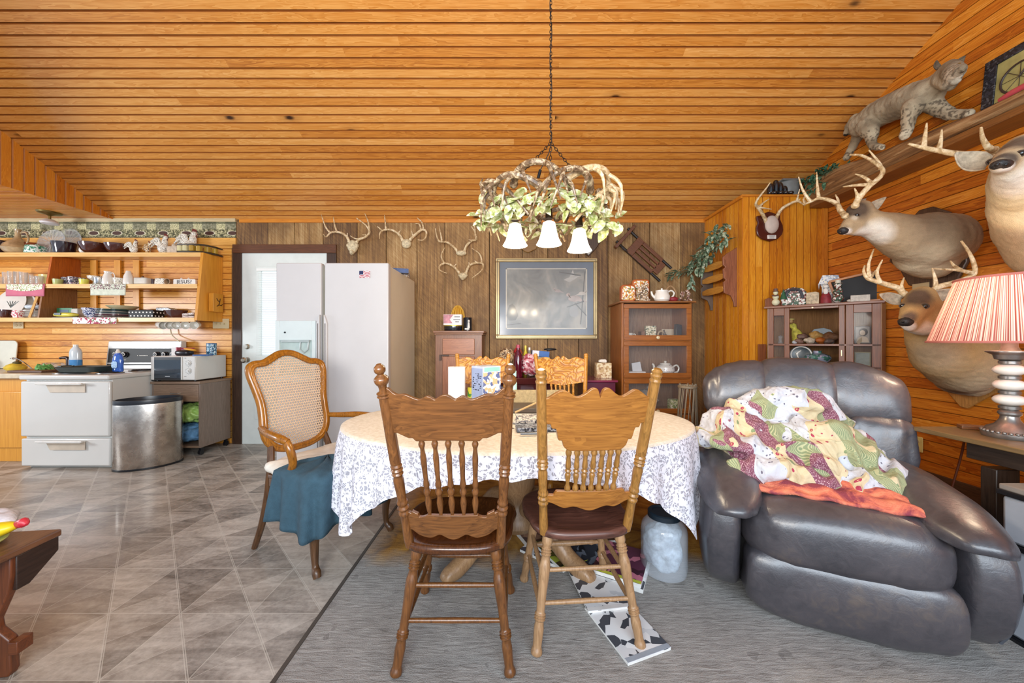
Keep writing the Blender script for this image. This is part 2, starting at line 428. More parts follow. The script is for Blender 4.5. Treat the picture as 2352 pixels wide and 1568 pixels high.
# wallpaper border above the kitchen shelf
def m_border():
    t = NT('wallpaper_border'); v = t.co(); s = t.sep(v); X, Z = s[0], s[2]
    u = t.m_('FRACT', t.m_('DIVIDE', t.m_('ADD', X, 10.0), .272)); band = t.m_('LESS_THAN', u, .38)
    top = t.m_('GREATER_THAN', Z, 2.515)
    nz = t.noise(v, 55, 3, .6); nz2 = t.noise(v, 120, 2, .7)
    base = t.ramp(nz, [(.38, hx('38361e')), (.5, hx('7c7850')), (.62, hx('c4ba90'))])
    cream = t.ramp(nz2, [(.38, hx('5c6238')), (.5, hx('c8c092')), (.7, hx('e6deb4'))])
    up = t.mix(band, t.ramp(nz, [(.35, hx('5c5c40')), (.65, hx('9c987c'))]), cream)
    c = t.mix(top, base, up)
    # painted bowls
    du = t.m_('MULTIPLY', t.m_('SUBTRACT', u, .7), .272); dz = t.m_('SUBTRACT', Z, 2.472)
    e = t.m_('ADD', t.m_('POWER', t.m_('DIVIDE', du, .062), 2.0), t.m_('POWER', t.m_('DIVIDE', dz, .026), 2.0))
    ring = t.m_('MULTIPLY', t.m_('LESS_THAN', e, 1.15), t.m_('GREATER_THAN', e, .75)); ins = t.m_('LESS_THAN', e, .75)
    c = t.mix(ins, c, hx('4a2c22')); c = t.mix(ring, c, hx('cfc8ac'))
    c = t.mix(t.m_('LESS_THAN', t.m_('ABSOLUTE', t.m_('SUBTRACT', Z, 2.592)), .006), c, hx('2c3018'))
    c = t.mix(t.m_('LESS_THAN', t.m_('ABSOLUTE', t.m_('SUBTRACT', Z, 2.425)), .004), c, hx('2c3018'))
    return t.fin(c, .6)
mb = MB(); mb.bx(-7.2, -3.245, BW-.012, BW-.004, 2.412, 2.603)
struct(mb.build('trim_6', m_border(), smooth=False))

# floors
def m_tile():
    t = NT('vinyl_tile'); v = t.co(); s = t.sep(v); X, Y = s[0], s[1]; P_ = .3145
    u = t.m_('DIVIDE', t.m_('ADD', X, .8355), P_); w_ = t.m_('DIVIDE', t.m_('SUBTRACT', Y, 1.588), P_)
    a = t.m_('ADD', u, w_); b = t.m_('SUBTRACT', u, w_)
    def line(q, wd):  # distance to nearest integer
        d = t.m_('ABSOLUTE', t.m_('SUBTRACT', t.m_('FRACT', t.m_('ADD', q, .5)), .5)); return d, t.m_('LESS_THAN', d, wd)
    cells = t.comb(t.m_('ADD', t.m_('FLOOR', u), t.m_('MULTIPLY', t.m_('FLOOR', a), 17.3)), t.m_('FLOOR', w_), t.m_('FLOOR', b))
    r = t.n('TexWhiteNoise', {'Vector': cells}, noise_dimensions='3D').outputs[0]
    rot = t.n('Mapping', {'Vector': v, 'Rotation': (0, 0, .6), 'Scale': (2.2, 9, 1)}).outputs[0]
    n1 = t.noise(rot, 1.6, 6, .68, .8); n2 = t.noise(v, 1.1, 3, .5); n3 = t.noise(v, 38, 4, .7)
    f = t.m_('ADD', t.m_('MULTIPLY', n1, .55), t.m_('ADD', t.m_('MULTIPLY', r, .17), t.m_('MULTIPLY', n3, .28)))
    c = t.ramp(f, [(.36, hx('625d58')), (.48, hx('908a83')), (.59, hx('b0aaa2')), (.73, hx('cec9c0'))])
    warm = t.mix(t.m_('MULTIPLY', t.thr(n2, .42, .7), .40), c, hx('b09a80'))
    gl = None; gd = None
    for q, wd, do in ((w_, .006, 0), (u, .006, 0), (a, .020, 1), (b, .005, 0)):
        d, l = line(q, wd)
        if do:
            inn = t.m_('LESS_THAN', d, .006); l = t.m_('MULTIPLY', l, t.m_('SUBTRACT', 1.0, inn))
        gl = l if gl is None else t.m_('MAXIMUM', gl, l)
    c = t.mix(t.m_('MULTIPLY', gl, .6), warm, hx('c6c2b8'))
    t.bump(t.m_('ADD', t.m_('MULTIPLY', n3, .5), t.m_('MULTIPLY', gl, -1.0)), .16, .003)
    return t.fin(c, t.m_('ADD', .30, t.m_('MULTIPLY', n3, .2)), 0, Coat_Weight=.1)
def m_carpet():
    t = NT('carpet'); v = t.co()
    n1 = t.noise(v, 260, 3, .7)
    rp_ = t.n('Mapping', {'Vector': v, 'Scale': (14, 80, 1)}).outputs[0]; n2 = t.noise(rp_, 1.0, 4, .6, .6)
    n3 = t.noise(v, 3.5, 4, .6); st = t.noise(v, 7, 2, .5)
    f = t.m_('ADD', t.m_('MULTIPLY', n2, .42), t.m_('ADD', t.m_('MULTIPLY', n1, .34), t.m_('MULTIPLY', n3, .24)))
    c = t.ramp(f, [(.34, hx('686460')), (.46, hx('96938f')), (.60, hx('b2afab')), (.76, hx('cecac6'))])
    s = t.sep(v)
    # warm lamp tint painted into the carpet colour behind and beside the table
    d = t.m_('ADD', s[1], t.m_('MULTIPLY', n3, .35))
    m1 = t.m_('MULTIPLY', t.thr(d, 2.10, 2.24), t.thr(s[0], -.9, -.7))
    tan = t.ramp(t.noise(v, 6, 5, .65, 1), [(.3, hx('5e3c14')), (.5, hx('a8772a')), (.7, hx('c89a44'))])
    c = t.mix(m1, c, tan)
    c = t.mix(t.m_('MULTIPLY', t.m_('GREATER_THAN', st, .69), .35), c, hx('4a4642'))
    t.bump(t.m_('ADD', t.m_('MULTIPLY', n1, .6), n2), .9, .009)
    return t.fin(c, .95)
mb = MB(); mb.bx(-7.2, -.835, -2.2, BW+.05, -.06, 0)
struct(mb.build('floor', m_tile(), smooth=False))
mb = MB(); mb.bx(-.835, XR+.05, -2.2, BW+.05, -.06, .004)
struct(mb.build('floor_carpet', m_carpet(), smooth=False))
mb = MB(); mb.bx(-.848, -.83, -2.2, BW-.01, 0, .007)
struct(mb.build('trim_7', plain('4a4540', .6), bevel=.002))

# door and its casing
dk = wood('#20130c', '#4a3222', 2, rough=.5)
mb = MB(); mb.bx(-3.27, -3.165, BW-.03, BW-.004, 0, 2.235); mb.bx(-2.17, -2.06, BW-.03, BW-.004, 0, 2.235)
struct(mb.build('trim_8', dk, bevel=.004, smooth=False))
mb = MB(); mb.bx(-3.27, -2.06, BW-.035, BW-.003, 2.235, 2.335)
struct(mb.build('trim_9', wood('#3a1f0e', '#6e4020', 0, rough=.5), bevel=.004, smooth=False))
mb = MB(); mb.bx(-3.165, -2.17, BW-.02, BW+.03, 0.0, 2.235); 
mb.prism(rrect(.72, .66, .01, 2, -2.66, .62), .008, Matrix.Translation((0, BW-.022, 0)) @ RXZ)
mb.prism(rrect(.62, .56, .01, 2, -2.66, .62), .014, Matrix.Translation((0, BW-.024, 0)) @ RXZ)
dw = plain('dfe6e2', .45, var=.03, name='door_paint')
door = struct(mb.build('door_1', dw, bevel=.003, smooth=False))
mb = MB()
for x0, x1, z0, z1 in ((-2.99, -2.31, 2.02, 2.08), (-2.99, -2.31, .98, 1.04), (-2.99, -2.93, 1.04, 2.02), (-2.37, -2.31, 1.04, 2.02)): mb.bx(x0, x1, BW-.035, BW-.018, z0, z1)
mb.build('window_frame', dw, door, bevel=.003, smooth=False)
mb = MB(); mb.bx(-2.93, -2.37, BW-.024, BW-.02, 1.04, 2.02)
mb.build('pane', plain('f4fbff', .2, var=0, emis='#eaf6ff', es=.12, name='daylit_glass'), door, smooth=False)
mb = MB()
for k in range(46):
    z = 1.05+k*.021; mb.box((-2.66, BW-.042, z), (.6, .019, .0022), rotm(.0) )
mb.box((-2.66, BW-.042, 2.035), (.62, .03, .03)); mb.bx(-2.72, -2.712, BW-.055, BW-.052, 1.02, 2.03)
mb.build('blind', plain('f2f4f0', .5, var=.02), door, smooth=False)
ni = plain('b8b2a6', .25, 1, var=.05)
mb = MB(); mb.turn((-3.1, BW-.02, 1.14), (-3.1, BW-.055, 1.14), [(0, .03), (.3, .03), (.5, .022), (1, .018)], 20)
mb.build('deadbolt', ni, door)
mb = MB(); mb.turn((-3.1, BW-.02, .985), (-3.1, BW-.1, .985), [(0, .032), (.1, .03), (.15, .012), (.45, .012), (.55, .028), (.8, .032), (1, .02)], 20)
mb.build('door_knob', ni, door)

# outlets and switch plate
def plate(x, z, w_, h_, label, name='switch_plate', cat='switch plate', y=BW-.004, n=0, mat=None):
    r = thing(name, label, cat, (x, y, z))
    m = MB(); m.prism(rrect(w_, h_, .006, 3), .006, T(0, -.006, 0) @ RXZ); m.build('plate', mat or plain('d8c8a0', .4, var=.04), r, bevel=.0015)
    m = MB()
    k = max(1, n)
    for i in range(k):
        cx = (i-(k-1)/2)*.046
        if name == 'wall_outlet':
            for dz in (-.02, .02): m.prism(rrect(.03, .026, .01, 4, cx, dz), .004, T(0, -.011, 0) @ RXZ)
        else: m.box((cx, -.014, 0), (.009, .014, .02))
    m.build('socket' if name == 'wall_outlet' else 'toggle', plain('c4b288', .4), r)
    return r
plate(-5.8, 1.41, .12, .115, 'tan double electrical outlet on pine wall under the shelf, left of the stove', 'wall_outlet', 'outlet', n=2)
plate(-3.42, 1.41, .19, .115, 'cream wide switch plate on pine wall beside the dark door casing', n=3)
# ======================================================= DINING SET
OAK = lambda ax, **k: wood('#3c2210', '#80522a', ax, .9, rough=.28, **k)
OAKD = lambda ax, **k: wood('#28140a', '#5c3418', ax, .9, rough=.22, **k)
OAKG = lambda ax, **k: wood('#9a5a14', '#d89a3c', ax, .9, rough=.35, **k)
OAKP = lambda ax, **k: wood('#7c5a3a', '#b08c66', ax, .9, rough=.4, **k)
def ringed(base, rings, r, tail=()):
    """turned profile: list of (t, radius)"""
    pr = list(base)
    for c, w_ in rings:
        pr = [q for q in pr if abs(q[0]-c) > w_]
        pr += [(c-w_, r*.86), (c-w_*.6, r*1.12), (c-w_*.3, r*.86), (c, r*1.16), (c+w_*.3, r*.86), (c+w_*.6, r*1.12), (c+w_, r*.86)]
    return sorted(pr)
def outline_mirror(half):
    return half+[(-x, z) for x, z in reversed(half) if abs(x) > 1e-6]
def press_chair(name, label, cat, group, loc, rz, M, crest_half, crest_z, low_half, low_z, nspin, spin, post_top, finial, fat, seatw=.44, lean=.27, seat_mat=None, carve=None, ptw=.205):
    r = thing(name, label, cat, loc, rz, group)
    V, Hm, leg_m = M
    # saddle seat
    def seat(u, v_):
        a = 2*PI*u
        return None
    n = 48; top = []; ring = []
    for k in range(n):
        a = 2*PI*k/n; ca, sa = math.cos(a), math.sin(a)
        x = math.copysign(abs(ca)**.62, ca)*seatw/2*(1.04 if sa > 0 else .97); y = math.copysign(abs(sa)**.62, sa)*.215
        ring.append((x, y))
    mb = MB(); vs = []; fs = []
    lv = [(.0, .452), (.3, .446), (.6, .444), (.82, .453), (.95, .462), (1.0, .457), (1.015, .447), (1.0, .432), (.92, .424), (.5, .424), (0, .424)]
    for q, z in lv:
        for x, y in ring: vs.append((x*max(q, .001), y*max(q, .001), z+(.006*abs(x/seatw*2)**2 if q < .9 else 0)))
    for i in range(len(lv)-1):
        for k in range(n): fs.append((i*n+k, i*n+(k+1) % n, (i+1)*n+(k+1) % n, (i+1)*n+k))
    mb.add(vs, fs); mb.build('seat', seat_mat or Hm, r, ang=60)
    # legs
    for sx in (-1, 1):
        for sy in (-1, 1):
            a = (sx*.145, sy*.135, .43); b = (sx*.205, sy*.215, .004)
            L = 1
            pr = ringed([(0, .019), (.1, .021), (.3, .022), (.5, .0175), (.62, .0165), (.8, .019), (.93, .0165), (.965, .021), (.99, .021), (1, .017)], [(.17, .04), (.7, .035)], .019)
            m = MB(); m.turn(a, b, [(t_, q*fat) for t_, q in pr], 16, k=3); m.build('leg', leg_m, r)
    m = MB()
    def lp(sx, sy, z):
        t_ = (.43-z)/.43; return (sx*(.145+.06*t_), sy*(.135+.08*t_), z)
    for z in (.29, .175):
        m = MB(); m.turn(lp(-1, -1, z), lp(1, -1, z), [(0, .008), (.5, .010), (1, .008)], 10); m.build('stretcher', leg_m, r)
    for sx in (-1, 1):
        for z in (.26, .15):
            m = MB(); m.turn(lp(sx, -1, z), lp(sx, 1, z), [(0, .008), (.5, .011), (1, .008)], 10); m.build('stretcher', leg_m, r)
    m = MB(); m.turn(lp(-1, 1, .2), lp(1, 1, .2), [(0, .008), (.1, .01), (.14, .014), (.18, .01), (.5, .014), (.82, .01), (.86, .014), (.9, .01), (1, .008)], 10); m.build('stretcher', leg_m, r)
    # back posts
    yb, yt = -.165, -.165-lean*(post_top-.45)/.6*.62
    def by(z): return yb+(yt-yb)*(z-.45)/(post_top-.45)
    def bxx(z): return .168+(ptw-.168)*(z-.45)/(post_top-.45)
    for sx in (-1, 1):
        m = MB(); Lp = post_top-.44
        pr = [(0, .016), (.05, .0175), (.2, .019), (.4, .0185), (.5, .019), (.9, .018)]
        fz = 1-finial/Lp
        pr = ringed([q for q in pr if q[0] < fz-.02], [(.24, .05), (.46, .035)], .018)
        pr += [(fz-.012, .018), (fz-.006, .0225), (fz, .018), (fz+.01, .0225), (fz+.018, .013), (fz+(1-fz)*.3, .014), (fz+(1-fz)*.42, .022), (fz+(1-fz)*.56, .022), (fz+(1-fz)*.68, .010), (fz+(1-fz)*.76, .017), (fz+(1-fz)*.9, .017), (1, .008)] if finial > .05 else [(fz-.03, .018), (fz-.02, .0205), (fz-.008, .0165), (fz+.012, .0205), (fz+.02, .017), (1-.012, .019), (1, .012)]
        m.turn((sx*.168, yb, .44), (sx*ptw, yt, post_top), [(t_, q*fat) for t_, q in pr], 20, k=3)
        m.build('back_post', V, r)
    # crest and lower rails (curved a little backwards)
    def rail(nm, half, z0, th, mat):
        o = outline_mirror(half); zc = z0
        tilt = math.atan2(yt-yb, post_top-.45)
        # dense strip: sample top/bottom curves
        xs = [i/40*2-1 for i in range(41)]
        mx = max(x for x, z in half)
        tops = [q for q in half if q[2] == 1] if len(half[0]) == 3 else None
        return o
    def strip(nm, topf, botf, mat, th=.021, N=121):
        m = MB(); vs = []; fs = []
        for i in range(N):
            u = i/(N-1)*2-1
            zt, zb = topf(abs(u)), botf(abs(u))
            for z in (zb, zt):
                x = u*(bxx(z)-.012); yc = by(z)-.022*(1-u*u)
                vs.append((x, yc-th/2, z)); vs.append((x, yc+th/2, z))
        for i in range(N-1):
            a = i*4; b = a+4
            fs += [(a, b, b+2, a+2), (a+1, a+3, b+3, b+1), (a+2, b+2, b+3, a+3), (a, a+1, b+1, b)]
        fs += [(0, 2, 3, 1), ((N-1)*4, (N-1)*4+1, (N-1)*4+3, (N-1)*4+2)]
        m.add(vs, fs); return m.build(nm, mat, r, bevel=.003, ang=50)
    strip('crest_rail', crest_half[0], crest_half[1], carve or Hm)
    strip('lower_rail', low_half[0], low_half[1], Hm, .018)
    for i in range(nspin):
        u = ((i+.5)/nspin*2-1)*spin[0]
        zt = crest_half[1](abs(u))+.012; zb = low_half[0](abs(u))-.012
        def pt(z): return (u*(bxx(z)-.012), by(z)-.02*(1-u*u), z)
        m = MB(); pr = [(0, .006), (.05, .006), (.1, .009), (.2, .0115), (.28, .008), (.33, .0125), (.38, .008), (.42, .011), (.5, .008), (.75, .0105), (.86, .007), (.92, .0115), (.95, .008), (1, .005)]
        if spin[1]: pr = [(0, .006), (.04, .008), (.12, .012), (.2, .007), (.3, .0085), (.42, .011), (.46, .007), (.5, .012), (.54, .007), (.58, .011), (.8, .008), (.88, .012), (.96, .008), (1, .006)]
        m.turn(pt(zb), pt(zt), pr, 12, k=3); m.build('spindle', V, r)
    return r
def wav(base, *terms):
    return lambda u: base+sum(a*math.exp(-((u-c)/w_)**2) for a, c, w_ in terms)
A_top = wav(1.020, (.010, 0, .10), (-.006, .17, .05), (.006, .30, .07), (-.006, .45, .10), (.010, .72, .14), (.030, 1.0, .12))
A_bot = lambda u: .868+(.0 if u < .58 else .012*min(1, (u-.58)/.06) if u < .72 else .012+.018*min(1, (u-.72)/.2))+.004*math.cos(u*3)
A_lt = lambda u: .585-.010*math.cos(u*9)*(u > .55)-.004*u+(.012 if .74 < u < .9 else 0)
A_lb = wav(.492, (-.010, 0, .16), (.010, .30, .12), (-.006, .55, .16), (.022, .98, .14))
press_chair('dining_chair', 'dark oak pressed back dining chair with tall finials, near side of the table, left', 'chair', 'dining chairs at the oval table',
    (-.211, 1.50, .004), 0, (OAK(2), OAK(0), OAK(2, contrast=.7)), (A_top, A_bot), 0, (A_lt, A_lb), 0, 5, (.62, 0), 1.125, .10, 1.0, lean=.30, seat_mat=OAKD(1), ptw=.206)
B_top = wav(1.010, (.026, .12, .14), (-.020, 0, .03), (-.006, .42, .1), (.018, .68, .14), (-.012, .98, .10))
B_bot = lambda u: .798 if u < .50 else .798+.020*((u-.5)/.16)**2 if u < .66 else .818+.020*min(1, (u-.66)/.015) if u < .76 else .838+.045*min(1, (u-.76)/.03) if u < .88 else .883+.016*min(1, (u-.88)/.02)
B_lt = lambda u: .632 if u < .78 else .632-.018*min(1, (u-.78)/.06)
B_lb = wav(.560, (-.012, 0, .2), (.006, .4, .15), (-.004, .6, .15), (.020, .98, .25))
press_chair('dining_chair', 'worn oak dining chair with scuffed brown seat and broad crest, near side, right', 'chair', 'dining chairs at the oval table',
    (.28, 1.60, .004), math.radians(4.5), (wood('#5f4018', '#a5763a', 2, .9, rough=.3), wood('#6a3c12', '#a87030', 0, .8, rough=.3), OAKP(2)), (B_top, B_bot), 0, (B_lt, B_lb), 0, 7, (.62, 1), 1.10, .03, 1.02,
    seat_mat=wood('#2c1814', '#6a4438', 0, .7, rough=.4), ptw=.208)
def m_carved():
    t = NT('pressed_oak'); v = t.co()
    vv = t.n('Mapping', {'Vector': v, 'Scale': (6, 10, 8)}).outputs[0]
    n_ = t.noise(vv, 1.0, 2, .5, .8); r = t.m_('FRACT', t.m_('MULTIPLY', n_, 11.0))
    f = t.thr(t.m_('ABSOLUTE', t.m_('SUBTRACT', r, .5)), .0, .5)
    c = t.ramp(f, [(.1, hx('a8691f')), (.6, hx('cc8c38')), (1, hx('e0a850'))])
    t.bump(f, .5, .006); return t.fin(c, .35, 0, Coat_Weight=.2)
CARV = m_carved()
C_top = wav(1.045, (.018, .12, .12), (-.012, 0, .04), (-.012, .35, .12), (.010, .65, .14), (-.008, .95, .1))
C_bot = lambda u: .80+.03*u
for (x, y, rz, lab) in ((-.265, 2.93, 180, 'golden oak dining chair with carved crest beyond the table, behind the paper towel roll'),
                        (.47, 2.95, 184, 'golden oak dining chair with carved crest beyond the table, below the picture')):
    press_chair('dining_chair', lab, 'chair', 'dining chairs at the oval table', (x, y, .004), math.radians(rz), (OAKG(2), OAKG(0), OAKG(2)),
        (C_top, C_bot), 0, (B_lt, B_lb), 0, 6, (.62, 1), 1.085, .03, 1.0, carve=CARV, ptw=.235)

# ---------- table
TX, TY, TA, TB, TZ = .03, 2.10, .985, .645, .745
tb = thing('dining_table', 'oval pedestal dining table with carved claw feet, covered by a lace cloth', 'table', (TX, TY, .004))
m = MB(); m.lathe([(.0, .715), (.97, .715), (1, .722), (1, .735), (.985, .741), (0, .741)], 72, sx=TA-.01, sy=TB-.01); m.build('tabletop', OAKG(0), tb)
m = MB(); m.lathe([(.80, .64), (.84, .64), (.84, .715), (.80, .715)], 64, sx=TA, sy=TB); m.build('apron', OAK(0), tb)
m = MB(); m.lathe([(.0, .12), (.10, .12), (.12, .15), (.11, .20), (.075, .24), (.07, .3), (.10, .36), (.115, .44), (.09, .52), (.07, .56), (.09, .6), (.14, .63), (.16, .655), (0, .655)], 32); m.build('pedestal', OAKP(2), tb)
for a in (222, 318, 42, 138):
    ca, sa = math.cos(math.radians(a)), math.sin(math.radians(a))
    m = MB(); pts = [(ca*.06, sa*.06, .24), (ca*.16, sa*.16, .25), (ca*.25, sa*.25, .17), (ca*.34, sa*.34, .085), (ca*.42, sa*.42, .045), (ca*.47, sa*.47, .035)]
    m.tube(pts, [.055, .06, .055, .044, .046, .038], 14, smooth=4)
    for dq in (-22, 0, 22):
        c2, s2 = math.cos(math.radians(a+dq)), math.sin(math.radians(a+dq))
        m.tube([(ca*.42, sa*.42, .04), (ca*.44+c2*.03, sa*.44+s2*.03, .04), (ca*.44+c2*.055, sa*.44+s2*.055, .014)], [.032, .028, .015], 10, smooth=3)
    organic('leg', m, OAKP(2), tb, voxel=.006, smooth=3)
# tablecloth
def m_lace():
    t = NT('lace'); v = t.co(); s = t.sep(v)
    wrp = t.n('TexNoise', {'Vector': v, 'Scale': 14.0, 'Detail': 2.0}).outputs[1]; sw = t.n('VectorMath', operation='SCALE'); t.set(sw.inputs[0], wrp); sw.inputs[3].default_value = .08
    vw = t.vm('ADD', v, sw.outputs[0]); ve = t.n('TexVoronoi', {'Vector': vw, 'Scale': 75.0}, feature='DISTANCE_TO_EDGE').outputs['Distance']; vcn = t.n('TexVoronoi', {'Vector': vw, 'Scale': 75.0}).outputs['Color']
    w1 = t.m_('MAXIMUM', t.m_('SUBTRACT', 1.0, t.thr(ve, .02, .16)), t.m_('MULTIPLY', t.m_('GREATER_THAN', t.sep(vcn)[0], .62), t.thr(ve, .06, .12)))
    n_ = t.noise(v, 150, 2, .6)
    top = t.m_('GREATER_THAN', s[2], TZ-.012)
    pat = t.thr(t.m_('ADD', w1, t.m_('MULTIPLY', n_, .35)), .35, .8)
    a = t.m_('ADD', .66, t.m_('MULTIPLY', pat, .32))
    a = t.m_('MAXIMUM', a, t.m_('MULTIPLY', top, .97))
    c = t.ramp(t.noise(v, 60, 3), [(.3, hx('d8cdb8')), (.7, hx('efe8da'))])
    c2 = t.ramp(pat, [(0, hx('bcbcc8')), (1, hx('e4e4ee'))])
    cc = t.mix(top, c2, c)
    t.bump(w1, .3, .003)
    return t.fin(cc, .8, 0, Alpha=a)
cl = MB(); N = 220; rings = []
RX, RY = 1.245, .74
def over(a):
    nx, ny = math.cos(a)/TA, math.sin(a)/TB; L = math.hypot(nx, ny); nx /= L; ny /= L
    px, py = TA*math.cos(a), TB*math.sin(a)
    tx = (RX-abs(px))/max(abs(nx), 1e-4); ty = (RY-abs(py))/max(abs(ny), 1e-4)
    return min(tx, ty), nx, ny
lv = [0, .25, .5, .75, .9, .985]
vs = []
for q in lv:
    for k in range(N):
        a = 2*PI*k/N; vs.append((TA*math.cos(a)*max(q, .001), TB*math.sin(a)*max(q, .001), TZ))
M_ = 14
for j in range(M_):
    u = j/(M_-1)
    for k in range(N):
        a = 2*PI*k/N; L, nx, ny = over(a); L = min(L, .47)
        fold = .022*math.sin(a*26+1.5*math.sin(a*5))*u*min(1, L/.16)+.012*math.sin(a*11+2)*u
        o = .012*min(1, u*5)+fold+.02*u
        vs.append((TA*math.cos(a)+nx*o, TB*math.sin(a)+ny*o, TZ-.003-u*L+.006*math.sin(a*40)*u))
fs = []
R_ = len(lv)+M_
for i in range(R_-1):
    for k in range(N): fs.append((i*N+k, i*N+(k+1) % N, (i+1)*N+(k+1) % N, (i+1)*N+k))
cl.add(vs, fs)
o = cl.build('tablecloth', m_lace(), loc=(TX, TY, .004), ang=180)
tag(o, 'white lace tablecloth hanging in points at both ends of the oval table', 'tablecloth')

# ---------- cane armchair
ARM = wood('#4e2a08', '#b0701c', 2, .8, rough=.25, name='armchair_wood', contrast=.6)
ARMD = wood('#2c1a0e', '#6a482c', 2, .8, rough=.35, contrast=.6)
def m_cane():
    t = NT('cane'); v = t.co(); s = t.sep(v); K = 62.0
    x, z = t.m_('MULTIPLY', s[0], K), t.m_('MULTIPLY', s[2], K)
    row = t.m_('FLOOR', z); xo = t.m_('ADD', x, t.m_('MULTIPLY', t.m_('MODULO', row, 2.0), .5))
    fx = t.m_('SUBTRACT', t.m_('FRACT', xo), .5); fz = t.m_('SUBTRACT', t.m_('FRACT', z), .5)
    d = t.m_('SQRT', t.m_('ADD', t.m_('MULTIPLY', fx, fx), t.m_('MULTIPLY', fz, fz)))
    hole = t.m_('LESS_THAN', d, .30)
    c = t.ramp(t.m_('ADD', d, t.m_('MULTIPLY', t.noise(v, 90), .2)), [(.3, hx('6c5440')), (.5, hx('b89c80')), (.75, hx('d8c4ac'))])
    t.bump(d, .6, .003)
    return t.fin(c, .5, 0, Alpha=t.m_('SUBTRACT', 1.0, t.m_('MULTIPLY', hole, .75)))
ac = thing('armchair', 'carved wooden armchair with caned back at the left end of the table', 'armchair', (-1.10, 2.15, 0), math.radians(-115))
HB = [(0, .545), (.08, .55), (.15, .575), (.19, .62), (.205, .68), (.203, .76), (.205, .84), (.222, .93), (.236, 1.0), (.232, 1.045), (.20, 1.065), (.15, 1.07), (.10, 1.095), (.05, 1.12), (0, 1.128)]
loop = HB[:-1]+[(0, 1.128)]+[(-x, z) for x, z in reversed(HB[1:-1])]
def bky(z): return -.235-.13*((z-.5)/.6)-.02*((z-.8)/.3)**2
def smooth_loop(pts, k=4):
    out = []; m_ = len(pts)
    for i in range(m_):
        a, b, c, d = [Vector(pts[(i+j-1) % m_]) for j in range(4)]
        for q in range(k):
            t_ = q/k; out.append(.5*((2*b)+(c-a)*t_+(2*a-5*b+4*c-d)*t_*t_+(3*b-a-3*c+d)*t_**3))
    return out
lp3 = smooth_loop([(x, bky(z), z) for x, z in loop])
m = MB(); m.tube(lp3, .021, 10, closed=True); m.tube([p*1.0+Vector((0, .014, 0)) for p in [Vector((q.x*.955, q.y, .84+(q.z-.84)*.965)) for q in lp3]], .010, 8, closed=True)
m.tube([Vector((q.x*1.03, q.y-.004, .84+(q.z-.84)*1.02)) for q in lp3], .012, 8, closed=True)
m.build('back_frame', ARM, ac, ang=80)
m = MB(); nn = len(lp3)
vs = []; fs = []
for q in (0, .33, .66, .96):
    for p in lp3:
        x, z = p.x*max(q, .001), .84+(p.z-.84)*max(q, .001); vs.append((x, bky(z)-.004+.012*(1-q*q)*0, z))
for i in range(3):
    for k in range(nn): fs.append((i*nn+k, i*nn+(k+1) % nn, (i+1)*nn+(k+1) % nn, (i+1)*nn+k))
m.add(vs, fs); m.build('cane_panel', m_cane(), ac, smooth=False)
for sx in (-1, 1):
    m = MB(); m.tube([(sx*.17, bky(.6), .6), (sx*.19, -.235, .5), (sx*.2, -.225, .42), (sx*.205, -.24, .3), (sx*.215, -.275, .15), (sx*.225, -.33, .004)], [.019, .02, .023, .022, .019, .016], 8, smooth=5)
    m.build('back_leg', ARMD, ac)
    m = MB(); m.tube([(sx*.25, .22, .45), (sx*.262, .235, .38), (sx*.258, .23, .28), (sx*.245, .215, .15), (sx*.245, .22, .06), (sx*.252, .24, .03), (sx*.255, .25, .008)], [.028, .033, .029, .021, .016, .022, .019], 10, smooth=5)
    m.build('front_leg', ARMD, ac)
    m = MB(); m.tube([(sx*.215, bky(.72), .70), (sx*.25, -.2, .70), (sx*.29, -.08, .705), (sx*.31, .04, .70), (sx*.30, .085, .685)], [.016, .018, .021, .022, .018], 10, smooth=6)
    m.tube([(sx*.30, .07, .69), (sx*.295, .10, .64), (sx*.275, .09, .57), (sx*.262, .05, .5), (sx*.262, .05, .42)], [.019, .02, .02, .021, .022], 10, smooth=6)
    m.build('arm', ARM, ac)
m = MB()
for a, b in (((-.24, .22), (.24, .22)), ((-.24, .22), (-.2, -.22)), ((.24, .22), (.2, -.22)), ((-.2, -.22), (.2, -.22))):
    m.bar((a[0], a[1], .41), (b[0], b[1], .41), .03, .07)
m.build('seat_rail', ARMD, ac, bevel=.006)
m = MB(); m.bx(-.23, .23, -.2, .22, .43, .452); m.build('seat', ARMD, ac, bevel=.006)
cu = MB(); cu.ell((0, 0, .485), (.265, .255, .045), e1=.7, e2=.45, n=48, m=14, fn=lambda p: (p.x*(1+.03*math.sin(p.y*60)), p.y, p.z+.006*math.sin(p.x*45)*math.sin(p.y*38)+(.01 if abs(p.x) > .2 else 0)))
cu.tube([(-.17, -.24, .48), (-.21, -.27, .46), (-.2, -.28, .38), (-.215, -.275, .33)], .006, 6, smooth=4)
o = cu.build('chair_cushion', plain('ded8cc', .8, var=.08, vs=14, bump=.4, bs=40), ang=80); o.location = ac.location; o.rotation_euler = ac.rotation_euler
tag(o, 'white quilted pad tied onto the seat of the caned armchair', 'cushion')
